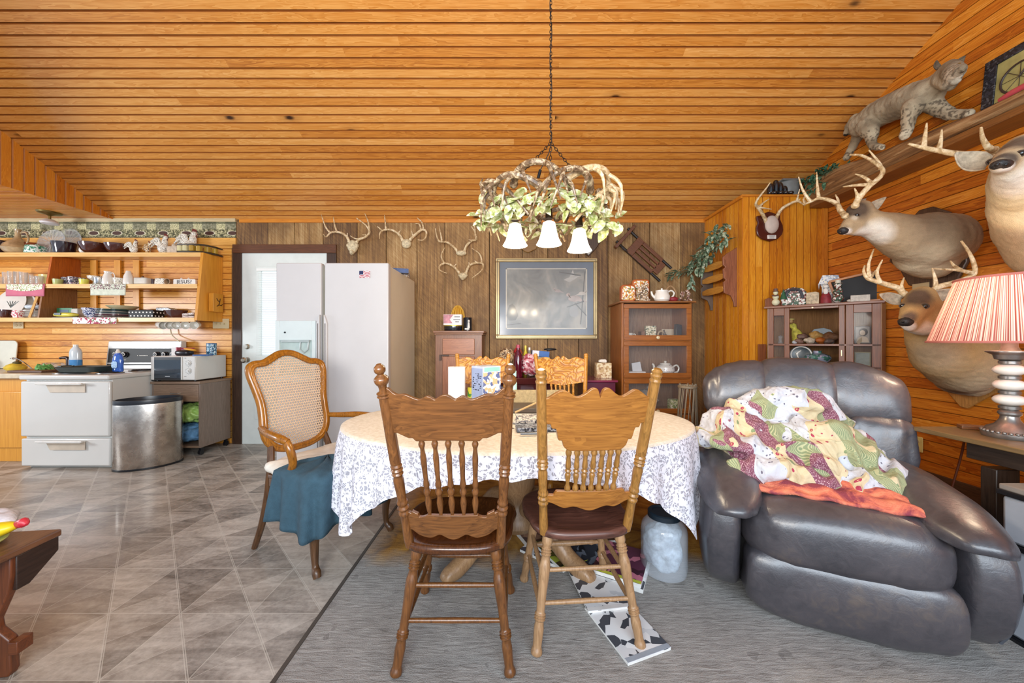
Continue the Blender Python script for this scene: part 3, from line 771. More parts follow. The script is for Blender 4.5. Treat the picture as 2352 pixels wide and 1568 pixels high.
# blue cloth
bl = MB()
path = [(.16, -.10), (.275, -.04), (.292, .06), (.29, .2), (.25, .275), (.12, .285), (0, .285), (-.12, .285), (-.23, .27)]
path = path[1:]
def sp2(pts, k):
    out = []
    for i in range(len(pts)-1):
        a, b, c, d = [Vector((*pts[min(max(i+j-1, 0), len(pts)-1)], 0)) for j in range(4)]
        for q in range(k):
            t_ = q/k; out.append(.5*((2*b)+(c-a)*t_+(2*a-5*b+4*c-d)*t_*t_+(3*b-a-3*c+d)*t_**3))
    out.append(Vector((*pts[-1], 0))); return out
pp = sp2(path, 14); n = len(pp); vs = []; fs = []
nr = 22
for i, p in enumerate(pp):
    u = i/(n-1)
    hem = .235+.02*math.sin(u*14)+.10*max(0, abs(u-.55)*2-.8)+(.07 if u > .72 else 0)*((u-.72)/.28)
    ctr = Vector((.05, .06, 0))
    for j in range(nr):
        v_ = j/(nr-1)
        if v_ < .3:
            q = v_/.3; pos = ctr.lerp(p, q**.8); z = .537+.008*math.sin(u*30+q*4)-.01*q**4
        else:
            q = (v_-.3)/.7; d = (p-ctr).normalized(); f = .022*math.sin(u*46)*q**.6+.012*math.sin(u*21+1)*q
            pos = p+d*(.012+f+.02*q); z = .527-(.527-hem)*q
        vs.append((pos.x, pos.y, z))
for i in range(n-1):
    for j in range(nr-1): fs.append((i*nr+j, (i+1)*nr+j, (i+1)*nr+j+1, i*nr+j+1))
bl.add(vs, fs)
o = bl.build('blue_throw', plain('33505f', .9, var=.10, vs=25, bump=.5, bs=200), ang=180, solid=.006); o.location = ac.location; o.rotation_euler = ac.rotation_euler
tag(o, 'slate blue cloth throw draped over the front of the caned armchair seat', 'throw')
# ======================================================= KITCHEN
WHT = plain('d0cec8', .28, var=.02, vs=2, coat=.4, name='white_enamel')
CHR = plain('c8c8c8', .18, 1, var=.03)
BLK = plain('15161a', .3, var=.0); DGL = plain('0c0f14', .08, var=0, coat=1)
st = thing('stove', 'white freestanding electric stove with black control panel on its backguard', 'stove', (-4.21, 3.39, 0))
W2 = .42
m = MB(); m.bx(-W2+.01, W2-.01, .03, .80, .02, .84); m.bx(-W2+.02, W2-.02, .05, .78, 0, .02); m.build('body', WHT, st, bevel=.006)
m = MB(); m.bx(-W2, W2, 0, .03, .025, .285); m.build('drawer', WHT, st, bevel=.012, bseg=3)
m = MB(); m.bx(-W2, W2, -.005, .03, .305, .825); m.build('oven_door', WHT, st, bevel=.014, bseg=3)
for z in (.255, .795):
    m = MB(); m.prism([(-.2, -.0), (.2, .0), (.2, .012), (-.2, .012)], .05, T(0, -.03, z) @ RXZ); m.tube([(-.215, -.05, z+.012), (.215, -.05, z+.012)], .009, 8)
    m.prism([(-.17, 0), (-.13, -.075), (.2, -.075), (.2, 0)], .004, T(0, -.012, z) @ RXZ, mi=1)
    m.build('handle', [plain('d8d4cc', .3), plain('c8b8a4', .5)], st, bevel=.002)
m = MB(); m.bx(-W2-.005, W2+.005, -.015, .80, .84, .885); m.build('cooktop', WHT, st, bevel=.014, bseg=3)
for bx_, by_, br in ((-.2, .2, .095), (.2, .2, .08), (-.2, .52, .08), (.2, .52, .095)):
    m = MB(); m.lathe([(br+.02, .885), (br+.018, .891), (br, .890), (br-.01, .884), (0.01, .882)], 28, c=(bx_, by_, 0)); b_ = m.build('burner', plain('8a8a88', .3, .8), st)
    m = MB()
    for rr in (.25, .5, .75, .98): m.tube([(bx_+br*.9*rr*math.cos(a*PI/12), by_+br*.9*rr*math.sin(a*PI/12), .896) for a in range(24)], .005, 6, closed=True)
    m.build('coil', BLK, b_)
m = MB(); m.prism([(.70, .885), (.735, 1.205), (.80, 1.205), (.80, .885)], 2*W2, RYZ); m.build('backguard', WHT, st, bevel=.008)
m = MB(); Mp = T(0, .70, .885) @ rotm(math.atan2(.035, .32)*-1+PI/2)
def bg(x, q): # point on sloped panel
    return (x, .70+.035*q/.32-.002, .885+q)
m = MB(); m.add([bg(-W2+.02, .075), bg(W2-.02, .075), bg(W2-.02, .235), bg(-W2+.02, .235), (-W2+.02, .72, .96), (W2-.02, .72, .96), (W2-.02, .74, 1.12), (-W2+.02, .74, 1.12)], [(0, 1, 2, 3), (4, 7, 6, 5), (0, 4, 5, 1), (3, 2, 6, 7), (0, 3, 7, 4), (1, 5, 6, 2)])
m.add([bg(-W2+.02, .045), bg(W2-.02, .045), bg(W2-.02, .06), bg(-W2+.02, .06)], [(0, 1, 2, 3)])
pan = m.build('control_panel', plain('2a2a28', .55, var=.05), st)
for x in (-.30, -.20, .16, .255, .35):
    m = MB(); p = bg(x, .165); m.turn(p, (p[0], p[1]-.03, p[2]+.004), [(0, .034), (.3, .034), (.35, .027), (.9, .025), (1, .02)], 20); m.turn((p[0], p[1]-.031, p[2]+.004), (p[0], p[1]-.033, p[2]+.004), [(0, .022), (1, .02)], 20, mi=1); m.turn((p[0], p[1]-.0335, p[2]+.004), (p[0], p[1]-.040, p[2]+.004), [(0, .015), (1, .013)], 16)
    m.build('knob', [BLK, plain('e8e4dc', .3)], st)
m = MB()
for x in (-.30, -.20, .16, .255, .35): p = bg(x, .105); m.box((p[0], p[1]-.003, p[2]), (.03, .002, .004))
for k in range(7): p = bg(-.035+k*.014, .155); m.box((p[0], p[1]-.003, p[2]), (.009, .002, .009))
m.box((-.06, bg(0, .155)[1]-.003, bg(0, .155)[2]), (.008, .002, .008)); m.box((.24, bg(0, .055)[1]-.003, bg(0, .055)[2]), (.2, .002, .004))
m.build('panel_marking', plain('d8d4c8', .4), pan)

# counter left of the stove
cb = thing('counter_cabinet', 'yellow pine base cabinet at the left edge, beside the stove', 'cabinet', (-5.4, 3.6, 0))
cw = wood('#c07a18', '#e6a63e', 2, .5, rough=.35, contrast=.35, name='cabinet_pine')
m = MB(); m.bx(-1.4, .74, 0, .6, 0, .845); m.build('carcass', cw, cb, bevel=.004)
d_ = MB(); d_.bx(.10, .60, -.018, 0, .14, .70); do = d_.build('door', cw, cb, bevel=.006)
m = MB(); m.bx(.607, .627, -.02, 0, .10, .78); m.build('door_stile', cw, cb)
for z in (.24, .60):
    m = MB(); m.bx(.585, .612, -.028, -.016, z-.02, z+.02); m.cyl((.614, -.026, z-.024), (.614, -.026, z+.024), .006); m.build('hinge', plain('3a2a18', .4, .8), do)
ct = MB(); ct.bx(-7.0, -4.645, 3.56, 4.22, .847, .885); ct.bx(-7.0, -4.645, 3.53, 3.56, .835, .885)
tag(ct.build('countertop', plain('c8b89a', .35, var=.1, vs=20), bevel=.006), 'tan laminate kitchen countertop running left from the stove', 'countertop')
BS = MB(); BS.bx(-7.0, -4.66, 4.19, 4.226, .887, .99)
struct(BS.build('trim_10', wood('#c07a20', '#e4ac54', 0)))

# trash can
TC = (-3.53, 3.50); tr = thing('trash_can', 'oval brushed stainless steel trash can with open black liner, before the stove', 'trash can', (TC[0], TC[1], 0), math.radians(38))
def m_steel():
    t = NT('brushed_steel'); v = t.co()
    vv = t.n('Mapping', {'Vector': v, 'Scale': (2, 2, 160)}).outputs[0]; g = t.noise(vv, 2, 2); d = t.noise(v, 9, 5, .7)
    c = t.ramp(d, [(.3, hx('a8a098')), (.7, hx('d4cec6'))]); t.bump(g, .05, .002)
    return t.fin(c, t.m_('ADD', .16, t.m_('MULTIPLY', d, .22)), 1.0)
m = MB(); m.lathe([(.98, .005), (1, .012), (1, .60), (.99, .612), (.955, .612), (.955, .03), (.0, .03)], 64, sx=.245, sy=.175); m.build('body', m_steel(), tr)
m = MB(); m.lathe([(.99, .0), (1.012, .003), (1.012, .018), (.99, .02)], 64, sx=.245, sy=.175); m.build('base_ring', BLK, tr)
m = MB(); m.lathe([(.985, .60), (1.0, .625), (.985, .650), (.92, .652), (.90, .62), (.86, .1), (0, .1)], 64, sx=.245, sy=.175); m.build('liner', plain('1c2028', .3, var=0), tr)

# microwave cart
GW = wood('#5c4c42', '#8c7a6c', 2, 1.3, rough=.45, contrast=.7, name='weathered_laminate')
GWX = wood('#5c4638', '#9a8068', 0, 1.3, rough=.45, contrast=.7)
mc = thing('microwave_cart', 'grey brown woodgrain rolling microwave cart beside the door casing', 'cart', (-3.52, 3.97, 0))
m = MB(); m.bx(-.26, .26, -.215, .215, .755, .78); m.build('top', GWX, mc, bevel=.003)
for x in (-.245, .245): m = MB(); m.bx(x-.01, x+.01, -.2, .2, .085, .755); m.build('side_panel', GW, mc)
m = MB(); m.bx(-.235, .235, -.2, .2, .085, .105); m.build('bottom_shelf', GWX, mc)
m = MB(); m.bx(-.235, .235, .19, .2, .105, .755); m.build('back_panel', GW, mc)
dr = MB(); dr.bx(-.233, .233, -.205, -.19, .57, .75); dd = dr.build('drawer', GWX, mc, bevel=.003)
m = MB(); m.tube([(-.05, -.205, .66), (-.04, -.225, .66), (.04, -.225, .66), (.05, -.205, .66)], .006, 8); m.build('drawer_pull', CHR, dd)
for x in (-.225, .225):
    for y in (-.16, .17): m = MB(); m.cyl((x-.012, y, .03), (x+.012, y, .03), .028, n=18); m.box((x, y, .068), (.02, .03, .034)); m.build('caster', BLK, mc)
def crumple(name, c, r, col, label, cat, sd=0):
    m = MB(); m.ell((0, 0, 0), r, n=56, m=34, e1=.8, e2=.8, fn=lambda p: p*(1+.16*noise.noise(p*14+Vector((sd, 0, 0)))-.30*abs(noise.noise(p*17+Vector((0, sd, 0))))+.10*abs(noise.noise(p*40+Vector((0, sd, 0))))-.05*abs(math.sin(p.x*60+p.z*40+6*noise.noise(p*9)))))
    o = m.build(name, col, loc=c, ang=180); return tag(o, label, cat)
crumple('plastic_bag', (-3.50, 3.95, .425), (.18, .155, .105), plain('a8cc6c', .35, var=.15, vs=20, bump=.6, bs=50), 'crumpled light green plastic bag stuffed in the microwave cart', 'plastic bag', 3)
crumple('folded_shirt', (-3.50, 3.94, .21), (.18, .155, .10), plain('5e8cb4', .8, var=.2, vs=20, bump=.6, bs=60), 'crumpled blue cloth on the bottom shelf of the microwave cart', 'cloth', 9)
mw = thing('microwave', 'white countertop microwave with dark window on the cart', 'microwave', (-3.545, 3.97, .782))
m = MB(); m.bx(-.23, .23, -.2, .2, .012, .265)
m.build('casing', WHT, mw, bevel=.006)
m = MB()
for x in (-.2, .2):
    for y in (-.17, .17): m.cyl((x, y, 0), (x, y, .013), .012)
m.build('foot', BLK, mw)
m = MB(); m.bx(-.228, .10, -.214, -.2, .018, .26); dm = m.build('door', WHT, mw, bevel=.004)
m = MB(); m.bx(-.19, .085, -.217, -.213, .035, .225); m.build('window', plain('23303c', .12, var=.1, vs=3, coat=.8), dm)
m = MB(); m.bx(-.19, .085, -.2165, -.2125, .225, .255); m.bx(-.19, .085, -.2168, -.2128, .018, .04); m.build('window_band', BLK, dm)
m = MB(); m.bx(.103, .228, -.21, -.2, .018, .26); cp = m.build('control_panel', WHT, mw, bevel=.003)
for z in (.19, .11):
    m = MB(); m.turn((.165, -.21, z), (.165, -.218, z), [(0, .022), (1, .021)], 20); m.turn((.165, -.218, z), (.165, -.226, z), [(0, .012), (1, .010)], 14); m.build('dial', plain('d4d4d0', .35), cp)
m = MB()
for z in (.19, .11):
    for a in range(12): m.box((.165+.031*math.cos(a*PI/6), -.2115, z+.031*math.sin(a*PI/6)), (.005, .002, .003))
m.box((.13, -.2115, .245), (.015, .002, .004)); m.box((.13, -.2115, .055), (.02, .002, .004)); m.build('dial_marks', BLK, cp)
m = MB(); m.box((-.05, -.2185, .055), (.05, .001, .006)); m.build('badge', plain('d8dce0', .4), dm)

# small helpers for dishes
def dish(name, label, cat, prof, mat, loc, group=None, n=28, handle=None, sx=1, sy=1, rot=None, spout=None, extra=None):
    m = MB(); m.lathe(prof, n, sx=sx, sy=sy)
    if handle or spout:
        r = thing(name, label, cat, loc, group=group, rot=rot); m.build('body', mat, r)
        if handle:
            x0, z0, z1, hr = handle[:4]; sgn = 1 if x0 > 0 else -1
            h = MB(); h.tube([(x0, 0, z1), (x0+sgn*hr*.7, 0, z1+.003), (x0+sgn*hr, 0, (z0+z1)/2), (x0+sgn*hr*.6, 0, z0), (x0*.96, 0, z0)], handle[4] if len(handle) > 4 else .005, 8, smooth=4); h.build('handle', mat, r)
        if spout: h = MB(); h.tube(spout[0], spout[1], 10, smooth=4); h.build('spout', mat, r)
        return r
    o = m.build(name, mat, loc=loc, rot=rot); return tag(o, label, cat, group)
def cup_prof(r, h, t_=.003, fl=.0): return [(0, 0), (r*.8, 0), (r*.85, .004), (r+fl, h), (r+fl-t_, h), (r*.82, .006), (0, .006)]
def bowl_prof(r, h): return [(0, 0), (r*.5, 0), (r*.55, .006), (r*.8, h*.35), (r*.96, h*.8), (r, h), (r-.006, h), (r*.9, h*.75), (r*.5, .012), (0, .010)]
def plate_prof(r): return [(0, 0), (r*.55, 0), (r*.62, .004), (r, .018), (r, .021), (r*.62, .009), (0, .007)]
BRN = plain('4a2218', .12, var=.15, vs=20, coat=.8, name='brown_glaze'); DPB = plain('2a1a20', .12, var=.1, coat=.8)
GLS = NT('clear_glass'); GLS = GLS.fin((.95, .98, .98), .03, 0, Transmission_Weight=.85, IOR=1.3, Alpha=.75)
WC = plain('e9e4da', .2, var=.04, coat=.5, name='white_ceramic'); YEL = plain('d8cc7c', .3, coat=.3)
def patt(name, cols, scale=60, rough=.3):
    t = NT(name); v = t.co(); vo = t.n('TexVoronoi', {'Vector': v, 'Scale': scale*1.7}).outputs['Color']
    f = t.m_('ADD', t.m_('MULTIPLY', t.sep(vo)[0], .7), t.m_('MULTIPLY', t.noise(v, scale*.6, 3), .3))
    k = len(cols); c = t.ramp(f, [(i/k, hx(q)) for i, q in enumerate(cols)], 'CONSTANT'); return t.fin(c, rough)
SPK = patt('speckled', ['efe8d8', 'efe8d8', 'd8d0c0', '2a2a28'], 140); TIN = patt('dark_floral', ['22242c', '6c5c78', 'd8d4cc', '2c3c34', '8c4050'], 90)
BLP = patt('blue_pattern', ['28345c', 'e4e4e8', '3a4878', 'd0d4e0'], 80); FLW = patt('floral_print', ['eee6cc', 'eee6cc', 'f2ead6', '8aa064', 'b06a78'], 75, .8)
GRN = patt('green_glaze', ['c8d8cc', '2c7c60', 'e4ece4', '6ca890'], 50)

# shelves
sh = thing('kitchen_shelves', 'three tier pine wall shelf above stove and counter', 'shelf', (0, 4.225, 0))
SW = wood('#c88a34', '#f0c880', 0, .6, rough=.45, contrast=.5, name='shelf_pine'); SV = wood('#c07414', '#e8a83c', 2, .6, rough=.4, contrast=.4)
ZT, ZM, ZL = 2.18, 1.826, 1.458
for z, y in ((ZT, -.265), (ZM, -.31), (ZL, -.345)):
    m = MB(); m.bx(-7.0, -3.43, y, 0, z-.022, z); m.bx(-7.0, -3.43, y+.004, y+.02, z-.045, z-.022); m.build('shelf_board', SW, sh)
m = MB(); m.prism([(-.262, ZT), (0, ZT), (0, ZL-.03), (-.345, ZL-.03)], .03, T(-3.415, 0, 0) @ RYZ); m.build('end_panel', SV, sh)
m = MB(); m.prism([(-.255, ZT-.023), (0, ZT-.023), (0, ZM), (-.30, ZM)], .022, T(-5.08, 0, 0) @ RYZ); m.build('divider', wood('#8a3c10', '#c8681c', 2), sh)
m = MB(); m.prism([(-.30, ZM-.023), (0, ZM-.023), (0, ZL), (-.34, ZL)], .02, T(-5.12, 0, 0) @ RYZ); m.build('divider', wood('#6a3a18', '#9a6a3c', 2), sh)
m = MB(); m.bar((-5.15, -.29, ZM-.023), (-5.22, -.335, ZL+.002), .014, .018); m.build('prop_board', SW, sh)
m = MB()
for x in (-4.9, -4.62, -4.40): m.bx(x-.035, x+.035, -.018, -.001, ZL, ZT-.03)
m.build('wall_cleat', SV, sh)
kb = thing('key_box', 'small pine box with carved branch on the end panel of the kitchen shelf', 'box', (-3.398, 4.09, 1.64))
m = MB(); m.bx(0, .055, -.06, .075, -.105, .105); m.build('case', SV, kb, bevel=.003)
m = MB(); m.bx(.01, .062, -.072, -.06, -.1, .1); m.build('door', SV, kb, bevel=.002)
m = MB()
for p0, p1, p2 in (((.056, -.02, -.04), (.058, .01, -.02), (.056, .03, .05)), ((.056, .01, -.02), (.058, .04, -.03), (.056, .06, -.01)), ((.056, .02, .01), (.057, -.01, .03), (.056, -.02, .05))): m.tube([p0, p1, p2], .004, 6, smooth=3)
m.build('carving', plain('4a2a0c', .5), kb)

def kx(px, y): return (px-1176)*y/F
YT = 4.08
gT = 'dishes and figures on the top kitchen shelf'; gM = 'dishes on the middle kitchen shelf'; gL = 'dishes on the lowest kitchen shelf'
def top(px, dy=0): return (kx(px, YT+dy), YT+dy, ZT+.001)
dish('bowl', 'dark purple brown bowl at the left end of the top kitchen shelf', 'bowl', bowl_prof(.12, .16), DPB, top(-2, .02), gT)
v_ = dish('carafe', 'tan glazed carafe with narrow neck on the top kitchen shelf', 'carafe', [(0, 0), (.07, 0), (.10, .02), (.125, .06), (.10, .11), (.04, .16), (.022, .2), (.022, .26), (.03, .28), (.024, .28), (.016, .26), (.016, .2), (0, .15)], plain('b89c74', .25, var=.2, vs=15, coat=.5), top(41, -.03), gT, handle=(.03, .10, .24, .09, .009))
dish('covered_dish', 'small green and white covered dish beside the tan carafe', 'dish', [(0, 0), (.085, 0), (.09, .01), (.085, .06), (.08, .085), (.05, .098), (.01, .1), (.01, .112), (0, .112)], GRN, top(84, -.04), gT)
dish('oval_casserole', 'brown casserole dish behind the green covered dish', 'dish', [(0, 0), (.09, 0), (.12, .03), (.12, .11), (.1, .14), (0, .15)], plain('7a3c20', .3), top(84, .07), gT)
# standing cut glass platter
o = MB(); o.lathe([(0, 0), (.10, 0), (.16, .012), (.165, .016), (.10, .006), (0, .006)], 40)
for k in range(20): a = k*PI/10; o.tube([(.02*math.cos(a), .02*math.sin(a), .008), (.155*math.cos(a), .155*math.sin(a), .016)], .004, 5)
x, y, z = top(151, .055); tag(o.build('glass_platter', GLS, loc=(x, y+.03, z+.163), rot=(math.radians(83), 0, 0)), 'round cut glass platter standing behind the ribbed crock', 'platter', gT)
o = MB(); o.lathe([(0, 0), (.10, 0), (.155, .012), (.16, .016), (.10, .006), (0, .006)], 40)
for k in range(16): a = k*PI/8; o.tube([(.02*math.cos(a), .02*math.sin(a), .008), (.15*math.cos(a), .15*math.sin(a), .016)], .004, 5)
x, y, z = top(121, .0); tag(o.build('glass_platter', GLS, loc=(x, y, z+.132), rot=(math.radians(80), 0, 0)), 'smaller cut glass plate leaning in front of the round platter', 'platter', gT)
dish('ribbed_mug', 'dark ribbed stoneware mug with handle on the top kitchen shelf', 'mug', [(0, 0), (.075, 0), (.08, .01), (.098, .115), (.10, .125), (.09, .125), (.075, .012), (0, .012)], DPB, top(147, -.05), gT, handle=(-.082, .03, .10, .05, .008))
def animal_figure(name, label, loc, h, mat, comb, rz=0, tail=True, grp=gT):
    r = thing(name, label, 'figurine', loc, rz, grp); s_ = h/.25; m = MB()
    m.ell((0, 0, .085*s_), (.055*s_, .04*s_, .065*s_)); m.ell((.02*s_, 0, .15*s_), (.03*s_, .026*s_, .06*s_)); m.ell((.03*s_, 0, .205*s_), (.024*s_, .02*s_, .024*s_)); m.lathe([(0, 0), (.045*s_, 0), (.035*s_, .03*s_), (0, .04*s_)], 16)
    if tail:
        for k in range(6): a = 1.7+k*.22; m.tube([(-.03*s_, 0, .1*s_), (-.03*s_+.06*s_*math.cos(a), (k%2-.5)*.02*s_, .1*s_+.09*s_*math.sin(a)), (-.03*s_+.1*s_*math.cos(a+.5), (k%2-.5)*.02*s_, .1*s_+.1*s_*math.sin(a+.5))], [.014*s_, .014*s_, .006*s_], 8, smooth=3)
    m.build('body', mat, r)
    m = MB()
    for k in range(3): m.ell((.02*s_+k*.011*s_, 0, .235*s_-.004*k), (.009*s_, .006*s_, .02*s_))
    m.ell((.045*s_, 0, .185*s_), (.008*s_, .006*s_, .018*s_)); m.cyl((.05*s_, 0, .205*s_), (.066*s_, 0, .2*s_), .008*s_, .001)
    m.build('comb', comb, r); return r
RED = plain('6e2c22', .4); TANC = patt('tan_feather', ['c8a878', 'a87c48', 'e0d0b0', '5c4434'], 60)
animal_figure('bird_figurine', 'small pale yellow and white bird figurine left of the brown bowls', top(190, -.02), .15, WC, YEL, .4, False)
dish('bowl', 'brown glazed ribbed bowl, left of the two on the top kitchen shelf', 'bowl', bowl_prof(.135, .125), BRN, top(219, -.0), gT)
dish('bowl', 'brown glazed ribbed bowl, right of the two on the top kitchen shelf', 'bowl', bowl_prof(.125, .115), BRN, top(274, .0), gT)
animal_figure('rooster_figurine', 'small white and blue rooster figurine right of the brown bowls', top(307, -.03), .17, SPK, RED, .3)
animal_figure('hen_figurine', 'tan and white hen figurine between two rooster figurines', top(340, -.02), .15, TANC, RED, -.3)
animal_figure('rooster_figurine', 'white speckled rooster figurine beside the small square box', top(374, -.0), .24, SPK, RED, .2)
bx1 = MB(); bx1.bx(-.055, .055, -.04, .04, 0, .075); bx1.lathe([(.028, .075), (.03, .09), (.022, .095), (.03, .105), (0, .11)], 16); tag(bx1.build('recipe_box', plain('c8b49c', .5, var=.15, vs=40), loc=top(402, -.05)), 'small cream square box with round lid between two rooster figurines', 'box', gT)
animal_figure('rooster_figurine', 'largest speckled white rooster figurine at the right end of the top kitchen shelf', top(438, .05), .31, SPK, RED, .15)
tl = thing('candle_tray', 'row of cream and amber square votives in a dark tray, top shelf end', 'tray', (-3.44, 3.99, ZT+.001))
m = MB(); 
pts = [(-.26, -.01, .01), (-.12, -.02, .01), (0, .0, .01), (.06, .1, .01), (.06, .2, .01)]
m.tube(pts, .012, 8, smooth=5); m.tube([(p[0], p[1], .09) for p in pts], .01, 8, smooth=5); m.build('rail', plain('3c3020', .4), tl)
for i, (x, y) in enumerate(((-.225, -.014), (-.16, -.02), (-.09, -.018), (-.03, .0), (.015, .055), (.045, .12))):
    m = MB(); m.prism(rrect(.05, .05, .012, 3), .062, T(x, y, .048)); m.build('votive', plain('d4cc9c' if i < 2 else 'b08c30', .25, coat=.6), tl, bevel=.006)
# middle shelf
YM = 4.06
def mid(px, dy=0): return (kx(px, YM+dy), YM+dy, ZM+.001)
for i, (px, dy, h) in enumerate(((-2, -.04, .10), (15, .0, .155), (27, -.06, .15), (41, -.03, .155), (54, -.06, .145), (66, .0, .14), (77, -.05, .105), (90, -.05, .1))):
    dish('drinking_glass', 'clear ribbed drinking glass in the cluster at the left of the middle kitchen shelf', 'glass', cup_prof(.032, h), GLS, mid(px, dy), 'drinking glasses on the middle kitchen shelf', 20)
dish('bowl', 'pale yellow bowl right of the drinking glasses', 'bowl', bowl_prof(.075, .13), YEL, mid(112, .06), gM)
dish('cup', 'small green tinted cup just right of the shelf divider', 'cup', cup_prof(.042, .058), plain('b4bc74', .3, coat=.4), mid(133, -.10), gM)
dish('cup', 'small bright yellow cup between the dark floral mugs and the white pitcher', 'cup', cup_prof(.04, .058), plain('e0dc5c', .3, coat=.4), mid(193, -.10), gM)
for px, dy, lab in ((152, 0, 'dark floral mug nearest the shelf divider'), (167, -.04, 'dark floral mug, middle of the three by the divider'), (185, .03, 'dark floral mug, right of the three behind the yellow cup')):
    dish('floral_mug', lab, 'mug', cup_prof(.042, .095), TIN, mid(px, dy), gM, handle=(.04, .02, .075, .03))
dish('stem_bowl', 'blue white patterned footed bowl left of the white pitcher', 'bowl', [(0, 0), (.05, 0), (.03, .03), (.028, .06), (.07, .09), (.075, .115), (.07, .115), (.02, .08), (0, .08)], SPK, mid(222, .05), gM)
dish('metal_cup', 'silver metal cup in front of the footed bowl', 'cup', cup_prof(.04, .075), CHR, mid(226, -.08), gM)
dish('pitcher', 'white pitcher with handle above the flowered towel', 'pitcher', [(0, 0), (.045, 0), (.05, .02), (.042, .09), (.028, .13), (.034, .15), (.03, .15), (.024, .13), (0, .1)], WC, mid(248, -.06), gM, handle=(.03, .05, .13, .045))
dish('salt_dish', 'small patterned planter dish between the pitcher and the white bottle', 'dish', [(0, 0), (.05, 0), (.06, .02), (.065, .085), (.055, .085), (.05, .02), (0, .02)], SPK, mid(275, 0), gM)
dish('bottle', 'white ceramic bottle left of the butter dish', 'bottle', [(0, 0), (.042, 0), (.045, .03), (.04, .1), (.025, .14), (.02, .16), (.012, .16), (0, .15)], WC, mid(295, -.04), gM)
bd = thing('butter_dish', 'grey white lidded butter dish with round knob', 'butter dish', mid(328, -.02), 0, gM)
m = MB(); m.prism(rrect(.18, .1, .02), .01, T(0, 0, .005)); m.build('tray', WC, bd, bevel=.002); m = MB(); m.prism(rrect(.15, .075, .02), .075, T(0, 0, .05)); m.build('lid', plain('cfc9bc', .3, var=.1), bd, bevel=.01); m = MB(); m.ell((0, 0, .095), .013); m.build('knob', BRN, bd)
dish('canister', 'brown canister lying behind the butter dish, right side', 'canister', [(0, 0), (.045, 0), (.045, .08), (0, .08)], BRN, mid(352, .04), gM)
m = MB(); m.prism([(-.06, 0), (.05, 0), (.06, .045), (.05, .08), (-.05, .08)], .06, RXZ); tag(m.build('ceramic_block', SPK, loc=mid(371, -.03), bevel=.01), 'blue and white speckled ceramic block left of the letter sign', 'ceramic', gM)
dish('cup', 'brown and white swirl cup lying left of the letter sign', 'cup', cup_prof(.033, .07), plain('b49474', .4, var=.3, vs=30), (kx(391, 4.0), 4.03, ZM+.035), gM, rot=(PI/2, 0, 0))
sg = thing('letter_sign', 'cream ceramic sign spelling JESUS in raised black letters at the shelf end', 'sign', (kx(425, 3.99), 3.99, ZM+.001))
m = MB(); m.prism(rrect(.245, .062, .012), .02, T(0, 0, .032) @ RXZ); m.tube([(-.05, 0, .062), (-.04, 0, .078), (-.03, 0, .062)], .004, 6, smooth=3); m.tube([(.03, 0, .062), (.04, 0, .078), (.05, 0, .062)], .004, 6, smooth=3); m.build('plaque', WC, sg, bevel=.003)
text('JESUS?', .055, plain('1c1410', .5), sg, (0, -.0105, .032), (PI/2, 0, 0), depth=.002, spacing=1.12)
# low shelf
YL = 4.03
def low(px, dy=0): return (kx(px, YL+dy), YL+dy, ZL+.001)
for px, r_, dy, lab in ((30, .175, .12, 'large white platter with grey leaf sprig standing on the lowest kitchen shelf'), (62, .14, .15, 'white oval plate standing behind the leaf sprig platter')):
    o = MB(); o.lathe([(0, 0), (r_*.6, 0), (r_*.7, .006), (r_, .02), (r_, .024), (r_*.7, .01), (0, .006)], 40)
    if px == 30:
        for k in range(5): o.tube([(0, -.05, .008), (-.05+.025*k, .01, .009), (-.07+.035*k, .03, .008)], .003, 5, mi=1, smooth=2)
    x, y, z = low(px, dy); tag(o.build('platter', [WC, plain('5c6460', .5)], loc=(x, y, z+r_), rot=(math.radians(76), 0, 0)), lab, 'platter', gL)
dish('mug', 'dark brown mug at the left end of the lowest kitchen shelf', 'mug', cup_prof(.045, .09), BRN, low(14, -.08), gL, handle=(.042, .02, .07, .03))
dish('mug', 'white mug with red floral print beside the stacked plates', 'mug', cup_prof(.045, .075), patt('red_print', ['f0ece4', 'f0ece4', 'd06070', 'b04050'], 60), low(43, -.12), gL, handle=(-.042, .015, .06, .035))
for k in range(7):
    dish('dinner_plate', 'white dinner plate in the stack left of the lower shelf divider', 'plate', plate_prof(.115 if k < 6 else .105), WC, tuple(Vector(low(80, -.0))+Vector((0, 0, k*.011))), 'stacked dinner plates on the lowest kitchen shelf', 28)
bb = crumple('paper_bag_folded', tuple(Vector(low(82, -.0))+Vector((0, 0, .128))), (.085, .06, .028), plain('cdd6dc', .5, var=.12, vs=30), 'crumpled white package resting on the stacked dinner plates', 'package', 4)
m = MB(); m.bx(-.085, .085, -.04, .04, 0, .115); m.bx(-.05, .045, -.0415, -.04, .02, .095, mi=1); tag(m.build('food_box', [plain('2f7a4e', .4), plain('34506c', .4)], loc=low(158, .02)), 'green food box with blue label on the lowest kitchen shelf', 'box', gL)
m = MB(); m.bx(-.04, .04, -.05, .05, 0, .11); tag(m.build('plastic_container', plain('c4c0b4', .3), loc=low(182, .03), bevel=.008), 'clear grey plastic container right of the green food box', 'container', gL)
m = MB(); m.ell((0, 0, .03), (.12, .05, .024), e1=.7, e2=.8); m.box((-.03, -.05, .035), (.07, .01, .022), mi=1); tag(m.build('bread_packet', [plain('d8cc50', .4, var=.15, vs=20), plain('2c3c44', .4)], loc=low(152, -.13)), 'yellow plastic food packet with dark label below the green food box', 'packet', gL)
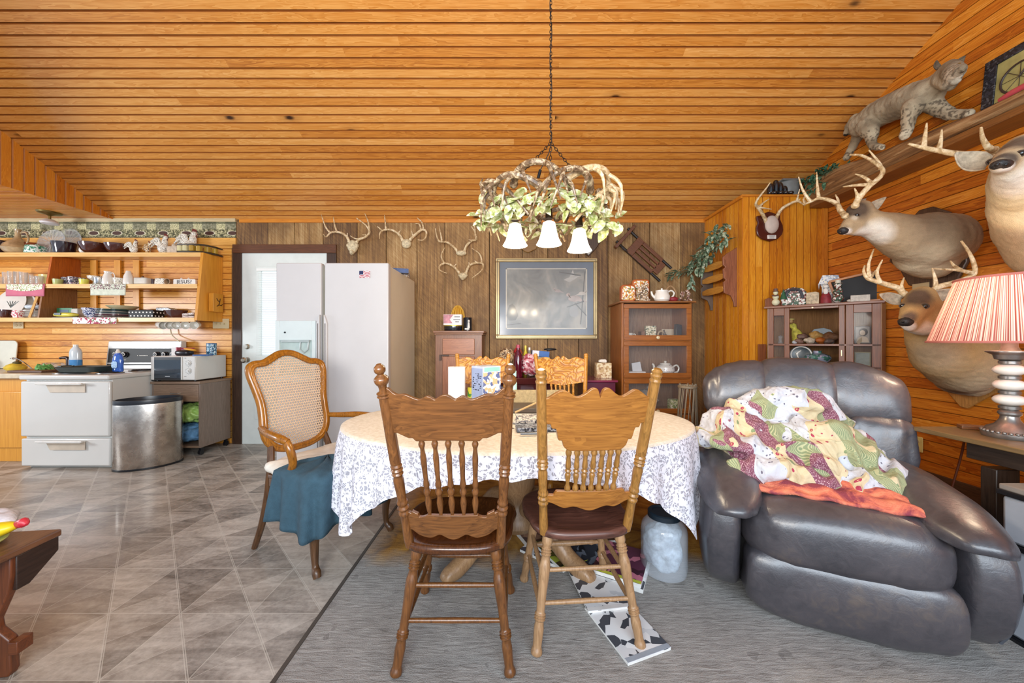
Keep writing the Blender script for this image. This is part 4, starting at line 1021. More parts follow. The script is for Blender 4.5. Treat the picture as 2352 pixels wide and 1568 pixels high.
m = MB(); m.prism(rrect(.30, .1, .02), .006, T(0, 0, .003)); tag(m.build('baking_sheet', plain('3a3a3c', .4, .5), loc=(low(150, -.135)[0], 3.94, ZL+.0005)), 'flat dark tray under the yellow food packet', 'tray', gL) 
dish('bowl', 'blue and white patterned bowl, lower of the two nested above the hanging napkin', 'bowl', bowl_prof(.085, .065), BLP, low(216, -.08), gL)
dish('bowl', 'blue and white patterned bowl, upper of the two nested above the hanging napkin', 'bowl', bowl_prof(.095, .065), BLP, tuple(Vector(low(216, -.08))+Vector((0, 0, .04))), gL)
PCL = ['8c8478', '7c3c4c', 'b8b4ac', '4c6068', 'c8c0b0', '3c5058', '5c7a68']
for k in range(7):
    dish('serving_plate', 'coloured plate %s of the stack in the middle of the lowest kitchen shelf' % ['lowest', 'second from bottom', 'third from bottom', 'fourth from bottom', 'fifth from bottom', 'sixth from bottom', 'topmost green'][k], 'plate', plate_prof(.155-.003*k), plain(PCL[k], .3, coat=.4), tuple(Vector(low(264, -.02))+Vector((0, 0, k*.0125))), gL, 36)
dish('pie_dish', 'cream pie dish on top of the coloured plate stack', 'dish', [(0, 0), (.09, 0), (.13, .03), (.135, .035), (.125, .035), (.085, .008), (0, .008)], plain('ccc49c', .3, coat=.4), tuple(Vector(low(283, -.04))+Vector((0, 0, .097))), gL)
def m_dots():
    t = NT('polka_dots'); v = t.co(); s = t.sep(v); q2 = t.m_('MULTIPLY', s[2], 26.0); u_ = t.m_('ADD', t.m_('MULTIPLY', t.m_('ADD', s[0], s[1]), 26.0), t.m_('MULTIPLY', t.m_('FLOOR', q2), .5)); fx = t.m_('SUBTRACT', t.m_('FRACT', u_), .5); fz = t.m_('SUBTRACT', t.m_('FRACT', q2), .5); vo = t.m_('SQRT', t.m_('ADD', t.m_('MULTIPLY', fx, fx), t.m_('MULTIPLY', fz, fz)))
    return t.fin(t.mix(t.m_('LESS_THAN', vo, .22), hx('0c0c10'), hx('e8e4dc')), .6)
m = MB(); m.bx(-.135, .135, -.065, .065, 0, .085); tag(m.build('loaf_dish', m_dots(), loc=low(337, -.06), bevel=.006), 'black loaf dish with white polka dots on the lowest kitchen shelf', 'dish', gL)
m = MB(); m.prism([(-.09, 0), (.12, 0), (.1, .07), (.06, .09), (-.07, .09)], .09, T(0, 0, 0) @ RXZ); tag(m.build('bread_box', patt('tin', ['8c949c', 'c4ccd0', '5c4c48', 'a8b0b4'], 70), loc=(low(381, .12)[0], 4.15, ZL+.04), bevel=.006), 'grey floral tin behind the polka dot and brown dishes', 'tin', gL)
m = MB(); m.box((0, 0, .03), (.16, .07, .058)); tag(m.build('wooden_block', SV, loc=(low(381, .12)[0]+.01, 4.15, ZL+.002)), 'small wooden block under the grey floral tin', 'block', gL)
dish('baking_dish', 'brown oval baking dish right of the polka dot dish', 'dish', [(0, 0), (.085, 0), (.10, .03), (.125, .085), (.115, .085), (.09, .03), (0, .012)], BRN, low(404, -.05), gL, sy=.55)
for k, c in enumerate(('d8ccc4', 'e8e4dc')):
    m = MB(); m.box((0, 0, .012), (.11, .09, .022), rotm(0, -.12*k, .2)); tag(m.build('card_packet', patt('card%d' % k, [c, 'b09c98', c], 80, .6), loc=(low(438, -.03)[0], 4.0, ZL+.004+.028*k), bevel=.002), 'small printed packet at the shelf end, %s of two' % ('lower', 'upper')[k], 'packet', gL)
# towels over shelf fronts
def towel(px0, px1, z, y, zb, mats, label, bandz=None):
    x0, x1 = kx(px0, y), kx(px1, y); cx = (x0+x1)/2; w_ = x1-x0
    m = MB(); prof = [(.10, .004), (.02, .004), (-.004, .0), (-.007, -.012), (-.008, -.04), (-.009, -(z-zb))]
    def fn(u, v_):
        t_ = v_*(len(prof)-1); i = min(int(t_), len(prof)-2); f = t_-i; p, q = prof[i], prof[i+1]
        dz = p[1]+(q[1]-p[1])*f
        return ((u-.5)*w_*(1-.03*v_), p[0]+(q[0]-p[0])*f-.004*abs(math.sin(u*9))*v_, dz)
    m.grid(fn, 24, 16)
    o = m.build('shelf_towel', mats[0], solid=.003, ang=180)
    r = thing('shelf_towel', label, 'towel', (cx, y, z)); o.name = 'cloth'; o.parent = r
    if len(mats) > 1:
        m = MB(); z0, z1 = bandz or (0, 0)
        if len(mats) > 2 and mats[2] == 'scallop':
            pts = [(-w_*.46, -.004), (w_*.46, -.004)]+[(w_*(.44-.88*k/26), -.055-.022*math.sin(PI*k/26)-.004*(k % 2)) for k in range(27)]
            m.prism(pts, .002, T(0, -.0145, 0) @ RXZ)
        else: m.prism([(-w_/2*.97, z0), (w_/2*.97, z0), (w_/2*.97, z1), (-w_/2*.97, z1)], .002, T(0, -.0145, 0) @ RXZ)
        m.build('border' if len(mats) < 3 else 'doily', mats[1], r)
    return r
towel(15, 106, ZM, 3.918, ZM-.135, [plain('c66c80', .8, var=.05), FLW, 'scallop'], 'pink towel with cream scalloped floral doily hanging over the middle shelf')
towel(209, 292, ZM, 3.918, ZM-.125, [plain('d8dcc8', .8, var=.08, vs=30), patt('basket', ['d8dcc8', 'd8dcc8', '6c5a58', 'a06c78'], 90, .8)], 'pale cream towel with flower basket print hanging over the middle shelf', (-.06, -.006))
towel(168, 271, ZL, 3.884, ZL-.068, [patt('napkin', ['f0e8e0', 'f0e8e0', 'f0e8e0', 'b04060', '6c8c5c'], 38, .8)], 'white napkin with red floral print hanging over the lowest shelf')
# hanging mugs under the shelf
for i, (px, rr) in enumerate(((370, -.5), (388, -.4), (405, -.3), (428, -.1), (450, .15))):
    x = kx(px, 3.98); dv = Vector((.9-.14*i, -.35-.15*i, -.12)).normalized(); uv = Vector((0, 0, 1)); uv = (uv-dv*uv.dot(dv)).normalized(); Rm = Matrix((uv.cross(dv), uv, dv)).transposed().to_euler()
    r = thing('hanging_mug', 'white mug hanging by its handle under the shelf, %s from the left of five' % ['first', 'second', 'third', 'fourth', 'fifth'][i], 'mug', (x, 3.98, ZL-.075), 0, 'white mugs hanging under the kitchen shelf', rot=Rm)
    m = MB(); m.lathe([(0, -.05), (.026, -.05), (.036, -.04), (.043, 0), (.043, .045), (.040, .045), (.038, 0), (.03, -.035), (0, -.042)], 26); m.build('body', WC, r)
    h = MB(); h.tube([(0, .04, .03), (0, .07, .028), (0, .075, 0), (0, .062, -.02), (0, .038, -.018)], .006, 8, smooth=4); h.build('handle', WC, r)
    hk = MB(); hk.tube([(0, 0, -.005), (0, 0, -.018), (.008, 0, -.026), (.014, 0, -.018)], .002, 6, smooth=3); tag(hk.build('cup_hook', CHR, loc=(x, 4.0, ZL-.018)), 'small metal cup hook under the shelf holding a white mug', 'hook', 'cup hooks under the kitchen shelf')
# cord from the wall outlet behind the mugs to the microwave top
m = MB(); m.tube([(kx(390, 4.18), 4.19, 1.40), (kx(391, 4.18), 4.185, 1.33), (kx(396, 4.18), 4.18, 1.27), (kx(408, 4.1), 4.12, 1.2)], .006, 8, smooth=5)
tag(m.build('power_cord', plain('d8cca8', .5)), 'cream power cord on pine wall below the hanging mugs', 'cord')
# kitchen light
kl = thing('ceiling_light', 'small brass ceiling light with white shade above the glass platter', 'ceiling light', (kx(122, 4.05), 4.02, 2.642))
m = MB(); m.lathe([(0, 0), (.10, 0), (.09, -.015), (.03, -.03), (.012, -.04), (.012, -.08), (0, -.08)], 28); m.build('canopy', plain('8a7440', .3, .8), kl)
m = MB(); m.lathe([(.0, -.085), (.03, -.078), (.06, -.095), (.075, -.115), (.065, -.13), (.0, -.135)], 24); m.build('lamp_shade', plain('e4dede', .3), kl)
# counter stuff
ZC = .886
m = MB(); m.prism(rrect(.50, .32, .05, 5), .012, T(0, 0, 0) @ RXZ); tag(m.build('cutting_board', plain('dcdccc', .5, var=.03), loc=(-5.98, 4.16, ZC+.165), rot=(-.08, 0, 0), bevel=.003), 'white plastic cutting board leaning on the wall at the left edge', 'cutting board')
dk_ = thing('dish_rack', 'small dark wire dish rack before the white cutting board', 'dish rack', (-6.06, 3.98, ZC))
m = MB()
for z in (.01, .11): m.tube([(-.2, -.1, z), (.13, -.1, z), (.13, .1, z), (-.2, .1, z)], .004, 6, closed=True)
m.build('rim', plain('4c3c30', .4, .6), dk_)
m = MB()
for k in range(12): m.cyl((-.19+k*.028, -.1, .01), (-.19+k*.028, -.1, .11), .0025, n=6)
for k in range(6): m.cyl((.13, -.09+k*.035, .01), (.13, -.09+k*.035, .11), .0025, n=6)
m.build('wires', plain('4c3c30', .4, .6), dk_)
sq = thing('squash', 'yellow squash with green cap on the counter by the dish rack', 'squash', (kx(36, 3.85), 3.85, ZC))
m = MB(); m.lathe([(0, 0), (.05, .0), (.075, .02), (.08, .04), (.06, .065), (.03, .08), (0, .085)], 30); m.build('fruit', plain('dcc044', .4, var=.15, vs=20), sq); m = MB(); m.ell((.015, 0, .085), (.035, .03, .018)); m.cyl((.015, 0, .09), (.03, 0, .115), .007, .004); m.build('stem_cap', plain('4c4418', .5), sq)
m = MB(); m.tube([(0, 0, .13), (.05, 0, .125), (.16, -.02, .08), (.28, -.05, .015)], [.012, .005, .005, .006], 8, smooth=4); m.ell((-.01, 0, .13), (.02, .012, .006)); m.lathe([(0, 0), (.04, .004), (.045, .02), (.04, .02), (0, .008)], 20, c=(.31, -.055, 0))
tag(m.build('ladle', CHR, loc=(kx(30, 3.9), 3.90, ZC)), 'long handled steel ladle leaning over the greens on the counter', 'ladle')
gm = MB(); random.seed(5)
for k in range(26):
    a = random.uniform(0, 6.28); l_ = random.uniform(.05, .11); c_ = (random.uniform(-.03, .03), random.uniform(-.02, .02), .02)
    gm.tube([c_, (c_[0]+math.cos(a)*l_*.5, c_[1]+math.sin(a)*l_*.4, .05*random.random()+.02), (c_[0]+math.cos(a)*l_, c_[1]+math.sin(a)*l_*.6, .012)], [.006, .02, .004], 6, flat=.3, smooth=2)
tag(gm.build('leafy_greens', plain('6cae5c', .5, var=.3, vs=30), loc=(kx(103, 3.78), 3.78, ZC)), 'bunch of green leafy vegetable on the counter beside the stove', 'vegetable')
for px, lab in ((112, 'left of two glass jars'), (133, 'right of two glass jars')):
    dish('glass_jar', lab+' lying at the back of the counter', 'jar', [(0, 0), (.036, 0), (.038, .01), (.038, .08), (.028, .1), (0, .1)], GLS, (kx(px, 4.05), 4.09, ZC+.04), rot=(PI/2, 0, 0))
fa = MB(); fa.tube([(0, 0, 0), (0, 0, .1), (-.01, 0, .13), (-.05, -.01, .135), (-.075, -.015, .13)], [.022, .018, .018, .014, .013], 10, smooth=4)
tag(fa.build('water_tap', plain('3c302c', .3, .6), loc=(kx(157, 3.99), 3.99, ZC)), 'dark curved tap spout left of the half full blue bottle', 'tap')
bt = thing('liquid_bottle', 'clear bottle half full of blue liquid at the left rear of the stove', 'bottle', (kx(174, 3.93), 3.93, ZC))
m = MB(); m.lathe([(0, 0), (.054, 0), (.058, .01), (.058, .19), (.05, .225), (.025, .255), (.02, .27), (0, .27)], 26, sy=.7); m.build('body', plain('cfd6d8', .2, coat=.6), bt)
m = MB(); m.lathe([(0, .004), (.059, .006), (.0592, .115), (0, .115)], 26, sy=.72); m.build('liquid', plain('3f86c0', .15, coat=.5), bt)
m = MB(); m.lathe([(.021, .258), (.021, .28), (0, .28)], 18); m.build('cap', WC, bt)
db = thing('dish_soap_bottle', 'transparent blue dish soap bottle standing on the right of the stove top', 'bottle', (kx(271, 3.62), 3.62, .897))
m = MB(); m.lathe([(0, 0), (.046, 0), (.05, .012), (.048, .06), (.052, .1), (.043, .15), (.034, .175), (.016, .19), (0, .19)], 26, sy=.6); m.build('body', plain('2c62c0', .1, var=.2, vs=18, coat=.8), db)
m = MB(); m.lathe([(.017, .185), (.02, .2), (.012, .21), (.01, .225), (0, .225)], 18); m.build('cap', WC, db)
m = MB(); m.prism(rrect(.055, .07, .02), .003, T(-.003, -.0315, .07) @ RXZ); m.build('label', plain('9cc0e8', .4, var=.3, vs=60), db)
pn = thing('roasting_pan', 'dark green grey roasting pan on the stove top', 'pan', (kx(207, 3.62), 3.60, .900))
m = MB(); 
for q0, q1 in (((.17, .11, 0), (.20, .135, .05)),):
    o1 = rrect(q0[0]*2, q0[1]*2, .04); o2 = rrect(q1[0]*2, q1[1]*2, .05); o3 = rrect(q1[0]*2+.02, q1[1]*2+.02, .055); o4 = rrect(q1[0]*2-.012, q1[1]*2-.012, .045); o5 = rrect(q0[0]*2-.012, q0[1]*2-.012, .035)
    k = len(o1); vs = [(x, y, 0) for x, y in o1]+[(x, y, .05) for x, y in o2]+[(x, y, .053) for x, y in o3]+[(x, y, .05) for x, y in o4]+[(x, y, .006) for x, y in o5]
    fs = [tuple(range(k))[::-1], tuple(range(4*k, 5*k))]+[(i*k+j, i*k+(j+1) % k, (i+1)*k+(j+1) % k, (i+1)*k+j) for i in range(4) for j in range(k)]
    m.add(vs, fs)
m.build('tray', plain('3c4644', .35, var=.1), pn)
m = MB(); m.tube([(-.2, -.05, .052), (-.235, -.05, .055), (-.235, .05, .055), (-.2, .05, .052)], .006, 8); m.build('handle', plain('3c4644', .35), pn)
m = MB(); m.lathe([(0, 0), (.12, 0), (.13, .012), (.125, .012), (0, .005)], 30); m.tube([(-.12, 0, .01), (-.3, 0, .02)], .011, 8, flat=.6)
tag(m.build('skillet', plain('3c3a38', .4, .4), loc=(kx(195, 3.95), 3.84, .900)), 'thin dark skillet behind the roasting pan on the stove', 'skillet')
m = MB(); m.prism([(-.17, -.11), (.2, -.13), (.21, .12), (-.2, .13)], .022, T(0, 0, .011)); tag(m.build('serving_board', wood('#3a2014', '#6e4a34', 0), loc=(-4.9, 3.72, .887), bevel=.004), 'dark brown wooden board on the counter edge beside the stove', 'board')
# on the microwave
ZW2 = 1.048
def mwp(px, y=3.97): return (kx(px, y), y, ZW2)
dish('tub', 'pink lidded clear tub on top of the microwave', 'tub', [(0, 0), (.05, 0), (.055, .01), (.06, .065), (0, .065)], plain('c8a0b0', .2, coat=.5), mwp(429, 4.05))
_t = [o for o in COL.objects if o.name == 'tub'][0]; m = MB(); m.lathe([(0, .066), (.066, .066), (.066, .082), (0, .084)], 28); m.build('lid', plain('c04c78', .4), _t)
m = MB(); m.box((0, 0, .045), (.05, .05, .09)); m.box((.03, 0, .045), (.012, .052, .088), mi=1); tag(m.build('spice_box', [plain('e0dcd8', .5), plain('b04860', .5)], loc=mwp(404, 3.93)), 'small white and red box at the left end of the microwave top', 'box')
m = MB(); m.ell((0, 0, .03), (.075, .06, .03), e1=.6, e2=.6); tag(m.build('black_bag', plain('1c1820', .3), loc=mwp(424, 3.88)), 'black tray bundle on the front of the microwave top', 'tray')
m = MB(); m.ell((0, 0, .012), (.065, .022, .012)); o = m.build('banana', plain('e8a838', .5), loc=(mwp(440, 3.86)[0], 3.84, ZW2+.055), rot=(0, .15, .1)); tag(o, 'orange yellow pouch lying across the black tray on the microwave', 'pouch')
m = MB(); m.prism(rrect(.16, .09, .02), .012, T(0, 0, .006)); tag(m.build('blue_folder', plain('2c5c9c', .4, var=.1), loc=(kx(462, 3.86), 3.88, ZW2), rot=(0, 0, .15)), 'flat blue packet on the right of the microwave top', 'packet')
cn = thing('canister', 'round blue and white canister at the right rear of the microwave top', 'canister', mwp(486, 4.05))
m = MB(); m.lathe([(0, 0), (.046, 0), (.046, .12), (0, .12)], 26); m.build('body', patt('wipes', ['2c6c94', '8cb4c8', '1c4c6c', 'd8e4e8'], 45), cn); m = MB(); m.lathe([(.047, .12), (.047, .132), (0, .134)], 26); m.build('lid', plain('2a6090', .4), cn)
m = MB(); m.cyl((0, 0, .018), (.11, .0, .018), .018); tag(m.build('flashlight', BLK, loc=(kx(338, 3.78), 3.80, .781), rot=(0, 0, .1)), 'black flashlight on the cart left of the microwave', 'flashlight')

# ---------- refrigerator
fr = thing('refrigerator', 'white side by side refrigerator with ice dispenser in front of the back door', 'refrigerator', (-1.60, 3.2, 0))
FW = plain('c6c4c4', .35, var=.02, vs=3, bump=.05, bs=300, name='fridge_white'); FS = plain('e2dac4', .4, var=.03, vs=2)
m = MB(); m.bx(-.49, .49, .075, .90, .02, 1.885); m.build('cabinet', FS, fr, bevel=.006)
m = MB(); m.bx(-.48, .48, .04, .1, .0, .09); m.build('toe_grille', BLK, fr)
m = MB(); m.bx(-.5, -.098, 0, .065, .10, 1.90)
ld = m.build('freezer_door', FW, fr, bevel=.010, bseg=3)
m = MB(); m.bx(-.068, .5, 0, .065, .10, 1.90); rd = m.build('fridge_door', FW, fr, bevel=.010, bseg=3)
m = MB(); m.bx(-.098, -.068, .03, .07, .12, 1.88); m.build('door_gap', plain('8c8678', .5), fr)
for x, s_, par in ((-.115, 1, ld), (-.050, -1, rd)):
    m = MB(); m.prism([(0, .11), (.028*s_, .11), (.028*s_, 1.44), (0.01*s_, 1.40), (0, 1.36)], .03, T(x-.014*s_, -.012, 0) @ RXZ); m.build('handle', FW, par, bevel=.005)
    m = MB(); m.bx(x-.004, x+.004, -.0285, -.027, .2, 1.36); m.build('handle_insert', plain('6e6660', .4), par)
m = MB(); m.bx(-.497, -.14, -.012, .001, .72, 1.385)
# dispenser frame built as four bars so the recess stays open
m = MB()
for x0, x1, z0, z1 in ((-.497, -.46, .84, 1.385), (-.175, -.14, .84, 1.385), (-.46, -.175, 1.21, 1.385), (-.46, -.175, .84, .90)): m.bx(x0, x1, -.016, .001, z0, z1)
dp = m.build('dispenser', plain('cdd8d8', .35, var=.02), ld, bevel=.004)
m = MB(); m.bx(-.46, -.175, -.003, -.001, .90, 1.21); m.build('recess', plain('b4c4c0', .35), dp)
m = MB(); m.bx(-.44, -.19, -.03, -.014, 1.195, 1.215); m.tube([(-.27, -.02, 1.195), (-.27, -.03, 1.13), (-.235, -.03, 1.10), (-.2, -.03, 1.13), (-.2, -.02, 1.195)], .006, 8); m.cyl((-.41, -.016, 1.28), (-.41, -.02, 1.28), .008, mi=1); m.build('lever', [plain('a8b4b4', .3), BLK], dp)
fl = MB(); 
def m_flag():
    t = NT('flag'); v = t.co(); s = t.sep(v)
    st_ = t.m_('LESS_THAN', t.m_('FRACT', t.m_('ADD', t.m_('MULTIPLY', s[2], 75), t.m_('MULTIPLY', t.m_('SINE', t.m_('MULTIPLY', s[0], 70)), .5))), .5)
    c = t.mix(st_, hx('a8344c'), hx('e8e0dc')); can = t.m_('MULTIPLY', t.m_('LESS_THAN', s[0], -.012), t.m_('GREATER_THAN', s[2], -.002)); return t.fin(t.mix(can, c, hx('1c2450')), .4)
fl.box((0, 0, 0), (.095, .003, .06)); tag(fl.build('flag_magnet', m_flag(), loc=(kx(838, 3.2), 3.196, 1.2+(784-630)*3.2/F)), 'small American flag magnet on the refrigerator door', 'magnet')
gF = 1.8865
m = MB(); m.bx(-.11, .11, -.04, .04, 0, .045); tag(m.build('cracker_box', [plain('2c4478', .4, var=.2, vs=20)], loc=(kx(912, 3.62), 3.62, gF), rot=(0, 0, .3)), 'blue printed box on the right of the refrigerator top', 'box')
m = MB(); m.bx(-.06, .06, -.05, .05, 0, .07); tag(m.build('carton', patt('carton', ['e4e0d4', '7c8090', 'c0bcb0', '3c4c6c'], 40), loc=(kx(925, 3.85), 3.86, gF)), 'small white and grey carton behind the blue box on the refrigerator', 'box')
m = MB(); m.tube([(-.2, -.02, .006), (-.1, .02, .012), (.02, -.02, .008), (.14, 0, .006)], .006, 6, smooth=5); tag(m.build('coiled_cord', plain('8c7c68', .6), loc=(-1.92, 3.35, gF)), 'loose cord lying on the left of the refrigerator top', 'cord')
# ======================================================= CABINETS
WY = BW-.012
OKB = lambda ax: wood('#6a3410', '#b06c2c', ax, .8, rough=.3, contrast=.7)
bc = thing('bookcase', 'oak barrister bookcase with four glass fronted tiers below the hanging sled', 'bookcase', (1.505, 3.72, 0))
hw = .355
m = MB()
for sx in (-1, 1): m.bx(sx*hw-.012, sx*hw+.012, .02, .44, .02, 1.60)
m.build('side_panel', OKB(2), bc, bevel=.003)
m = MB(); m.bx(-hw-.04, hw+.04, -.02, .45, 1.60, 1.618); m.build('top', wood('#5a3010', '#9c6430', 0), bc, bevel=.004)
m = MB(); m.bx(-hw, hw, .43, .44, .02, 1.6); m.build('back_panel', wood('#6a4630', '#a88468', 2), bc)
m = MB(); m.bx(-hw-.01, hw+.01, 0, .43, 0, .10); m.build('base', OKB(0), bc, bevel=.004)
PGL = NT('cabinet_glass'); PGL = PGL.fin((.4, .42, .45), .06, 0, Alpha=.07)
tiers = [(.12, .44), (.455, .81), (.825, 1.20), (1.215, 1.588)]
for z0, z1 in tiers:
    m = MB(); m.bx(-hw+.014, hw-.014, .02, .43, z0-.014, z0); m.build('shelf_board', OKB(0), bc)
    m = MB(); b_ = .045
    m.bx(-hw+.012, hw-.004, -.0, .02, z1-b_, z1); m.bx(-hw+.012, hw-.004, 0, .02, z0, z0+b_+.005)
    m.bx(-hw+.012, -hw+.06, 0, .02, z0+b_, z1-b_); m.bx(hw-.052, hw-.004, 0, .02, z0+b_, z1-b_)
    dr_ = m.build('glass_door', OKB(0), bc, bevel=.003)
    m = MB(); m.bx(-hw+.055, hw-.045, .008, .012, z0+b_, z1-b_); m.build('pane', PGL, dr_, smooth=False)
    m = MB(); m.turn((0, 0, z0+.026), (0, -.022, z0+.026), [(0, .008), (.3, .008), (.5, .018), (.9, .016), (1, .008)], 18); m.build('knob', plain('d8c8a0', .3, coat=.4), dr_)
bcx = 1.505; TZs = {0: .001+.12, 1: .456, 2: .826, 3: 1.216}
gB = 'things kept inside the barrister bookcase'
def inb(x, y, t_): return (bcx+x, 3.72+y, TZs[t_])
tp = thing('teapot', 'white floral teapot inside the bookcase, second tier from the top', 'teapot', inb(.14, .14, 2))
m = MB(); m.lathe([(0, 0), (.04, 0), (.07, .02), (.095, .06), (.09, .1), (.06, .125), (.045, .13), (0, .13)], 30); m.build('body', patt('teapot_floral', ['eeeae4', 'eeeae4', 'eeeae4', 'eeeae4', '8c8494'], 50, .15), tp)
m = MB(); m.lathe([(0, .128), (.055, .13), (.05, .142), (.012, .15), (.016, .165), (0, .17)], 24); m.build('lid', WC, tp)
m = MB(); m.tube([(-.08, 0, .04), (-.115, 0, .08), (-.125, 0, .12), (-.14, 0, .135)], [.018, .014, .011, .009], 10, smooth=4); m.build('spout', WC, tp)
m = MB(); m.tube([(.08, 0, .1), (.12, 0, .12), (.145, 0, .09), (.13, 0, .05), (.088, 0, .04)], .009, 8, smooth=4); m.build('handle', WC, tp)
for k, (c, w_, d) in enumerate((('e8e6e2', .2, 'lower'), ('dcdcdc', .19, 'upper'))):
    m = MB(); m.bx(-w_/2, w_/2, -.08, .08, 0, .028); tag(m.build('book', [plain(c, .6)], loc=tuple(Vector(inb(-.2, .12, 2))+Vector((0, 0, .03*k))), bevel=.002), 'white book lying on the teapot tier of the bookcase, %s of two' % d, 'book')
m = MB(); m.bx(-.1, .1, -.08, .08, 0, .035); tag(m.build('book', plain('6c4870', .6), loc=inb(-.0, .12, 2), bevel=.002), 'purple book lying left of the white teapot in the bookcase', 'book')
m = MB(); m.prism([(-.05, 0), (.05, 0), (.03, .10), (-.06, .085)], .02, RXZ); tag(m.build('folded_card', plain('cfd0d4', .6), loc=tuple(Vector(inb(-.17, .12, 2))+Vector((0, 0, .058)))), 'folded grey card standing on the white books in the bookcase', 'card')
m = MB(); m.bx(-.055, .055, -.03, .03, 0, .15); tag(m.build('tin', patt('cream_tin', ['e0d8c0', 'e0d8c0', 'a8a080', '5c6c5c'], 50, .4), loc=inb(-.03, .12, 3), bevel=.004), 'cream printed tin in the middle of the top tier of the bookcase', 'tin')
dish('mug', 'white mug at the left of the top tier of the bookcase', 'mug', cup_prof(.045, .075), WC, inb(-.26, .12, 3), handle=(.043, .015, .06, .035))
m = MB(); m.bx(-.02, .02, -.05, .05, 0, .09); tag(m.build('ornament', wood('#4a2c1c', '#8c6448', 2), loc=inb(-.12, .12, 3)), 'small brown wooden block left of the cream tin in the bookcase', 'ornament')
animal_figure('animal_figurine', 'small dark animal figurine right of the cream tin in the bookcase', inb(.13, .12, 3), .11, plain('6c6058', .5, var=.3, vs=40), plain('4a3c34', .5), 2.5, False, None)
m = MB(); m.tube([(.0, 0, 0), (0, 0, .07), (.03, 0, .095), (.06, 0, .07), (.06, 0, 0)], .01, 8, smooth=4); tag(m.build('wicker_basket', plain('b09c80', .6), loc=inb(.06, .13, 3)), 'small pale arched basket handle ornament in the top tier of the bookcase', 'ornament')
m = MB(); m.prism([(-.03, 0), (.03, 0), (.035, .16), (-.02, .17)], .06, RXZ); tag(m.build('dark_vase', plain('2c2c30', .3, var=.2, vs=30), loc=inb(.26, .12, 3), bevel=.004), 'dark square vase at the right of the top tier of the bookcase', 'vase')
m = MB(); m.bx(-.06, .07, -.004, .004, 0, .12); tag(m.build('photo_card', plain('c8b49c', .5), loc=inb(.19, .2, 3), rot=(-.1, 0, 0)), 'tan card leaning behind the dark vase in the bookcase', 'card')
cs = thing('cake_stand', 'glass domed cake stand inside the third tier of the bookcase', 'cake stand', inb(-.04, .16, 1))
m = MB(); m.lathe([(0, 0), (.05, 0), (.05, .006), (.015, .02), (.012, .085), (.03, .1), (.11, .11), (.115, .118), (0, .115)], 32); m.build('stand', WC, cs)
m = MB(); m.lathe([(.095, .12), (.092, .19), (.07, .22), (.012, .235), (.015, .26), (0, .265)], 32); m.build('dome', GLS, cs)
m = MB(); m.bx(-.05, .05, -.04, .04, 0, .13); tag(m.build('canister', patt('green_tin', ['e4e0cc', '8c9c5c', 'c8cca0', '5c7044'], 40, .4), loc=inb(.22, .12, 1), bevel=.004), 'cream and green square canister right of the glass cake stand', 'canister')
# top of bookcase
ZB = 1.6195; gT2 = 'ornaments on top of the bookcase'
def onb(px, dy=0): y = 3.84+dy; return (kx(px, y), y, ZB)
MSH = patt('mushroom_ceramic', ['f0ece0', 'f0ece0', 'c86c28', 'd8b060', '7c8048'], 38, .3); ORG = plain('b8602c', .3, var=.15, coat=.4)
for px, dy, w_, h, lab in ((1441, -.02, .155, .18, 'front square orange rimmed mushroom canister on the bookcase'), (1470, .12, .19, .26, 'taller orange rimmed mushroom canister behind on the bookcase'), (1452, .2, .10, .23, 'round green and orange edged canister at the back of the bookcase top')):
    r = thing('mushroom_canister', lab, 'canister', onb(px, dy), group=gT2)
    m = MB(); m.prism(rrect(w_, h, .035, 4, 0, h/2), .07, RXZ); m.build('body', ORG, r, bevel=.01)
    m = MB(); m.prism(rrect(w_-.03, h-.035, .03, 4, 0, h/2), .004, T(0, -.037, 0) @ RXZ); m.build('front_panel', MSH, r)
    m = MB()
    for k in range(7): m.ell(((k-3)*w_*.13, -.045, .03+.018*(k % 3)), (.014, .010, .012))
    m.build('mushrooms', MSH, r)
r = thing('flower_figurine', 'lumpy flower and mushroom ceramic cluster between the canisters and teapot', 'figurine', onb(1476, -.03), group=gT2)
random.seed(11); m = MB(); m.ell((0, 0, .02), (.085, .04, .022))
for k in range(26): a = random.uniform(0, 6.28); q = random.uniform(0, 1); m.ell((.065*math.cos(a)*(1-q*.55), .025*math.sin(a), .03+.15*q), random.uniform(.014, .026), n=10, m=6)
m.build('body', patt('cluster', ['e8e0cc', 'b08c60', 'e8d8c8', '5c4c3c', 'c8b49c'], 60, .35), r)
r = thing('cream_teapot', 'plain cream teapot on top of the bookcase', 'teapot', onb(1520, -.04), group=gT2)
m = MB(); m.lathe([(0, 0), (.06, 0), (.078, .02), (.08, .06), (.062, .1), (.066, .118), (0, .118)], 30); m.build('body', WC, r)
m = MB(); m.lathe([(0, .116), (.05, .118), (.01, .126), (.01, .14), (0, .142)], 24); m.build('lid', WC, r)
m = MB(); m.tube([(-.07, 0, .04), (-.1, 0, .07), (-.11, 0, .11)], [.016, .012, .009], 10, smooth=4); m.build('spout', WC, r)
m = MB(); m.tube([(.064, 0, .1), (.1, 0, .118), (.13, 0, .09), (.11, 0, .05), (.078, 0, .035)], .009, 8, smooth=4); m.build('handle', WC, r)
m = MB(); m.tube([(-.065, 0, 0), (-.06, 0, .12), (0, 0, .19), (.06, 0, .12), (.065, 0, 0)], .011, 8, smooth=5); m.lathe([(0, 0), (.06, 0), (.07, .05), (.06, .05), (0, .01)], 20)
tag(m.build('handled_basket', plain('a8845c', .6, bump=.5), loc=onb(1540, .12)), 'brown basket with arched handle behind the cream teapot on the bookcase', 'basket', gT2)
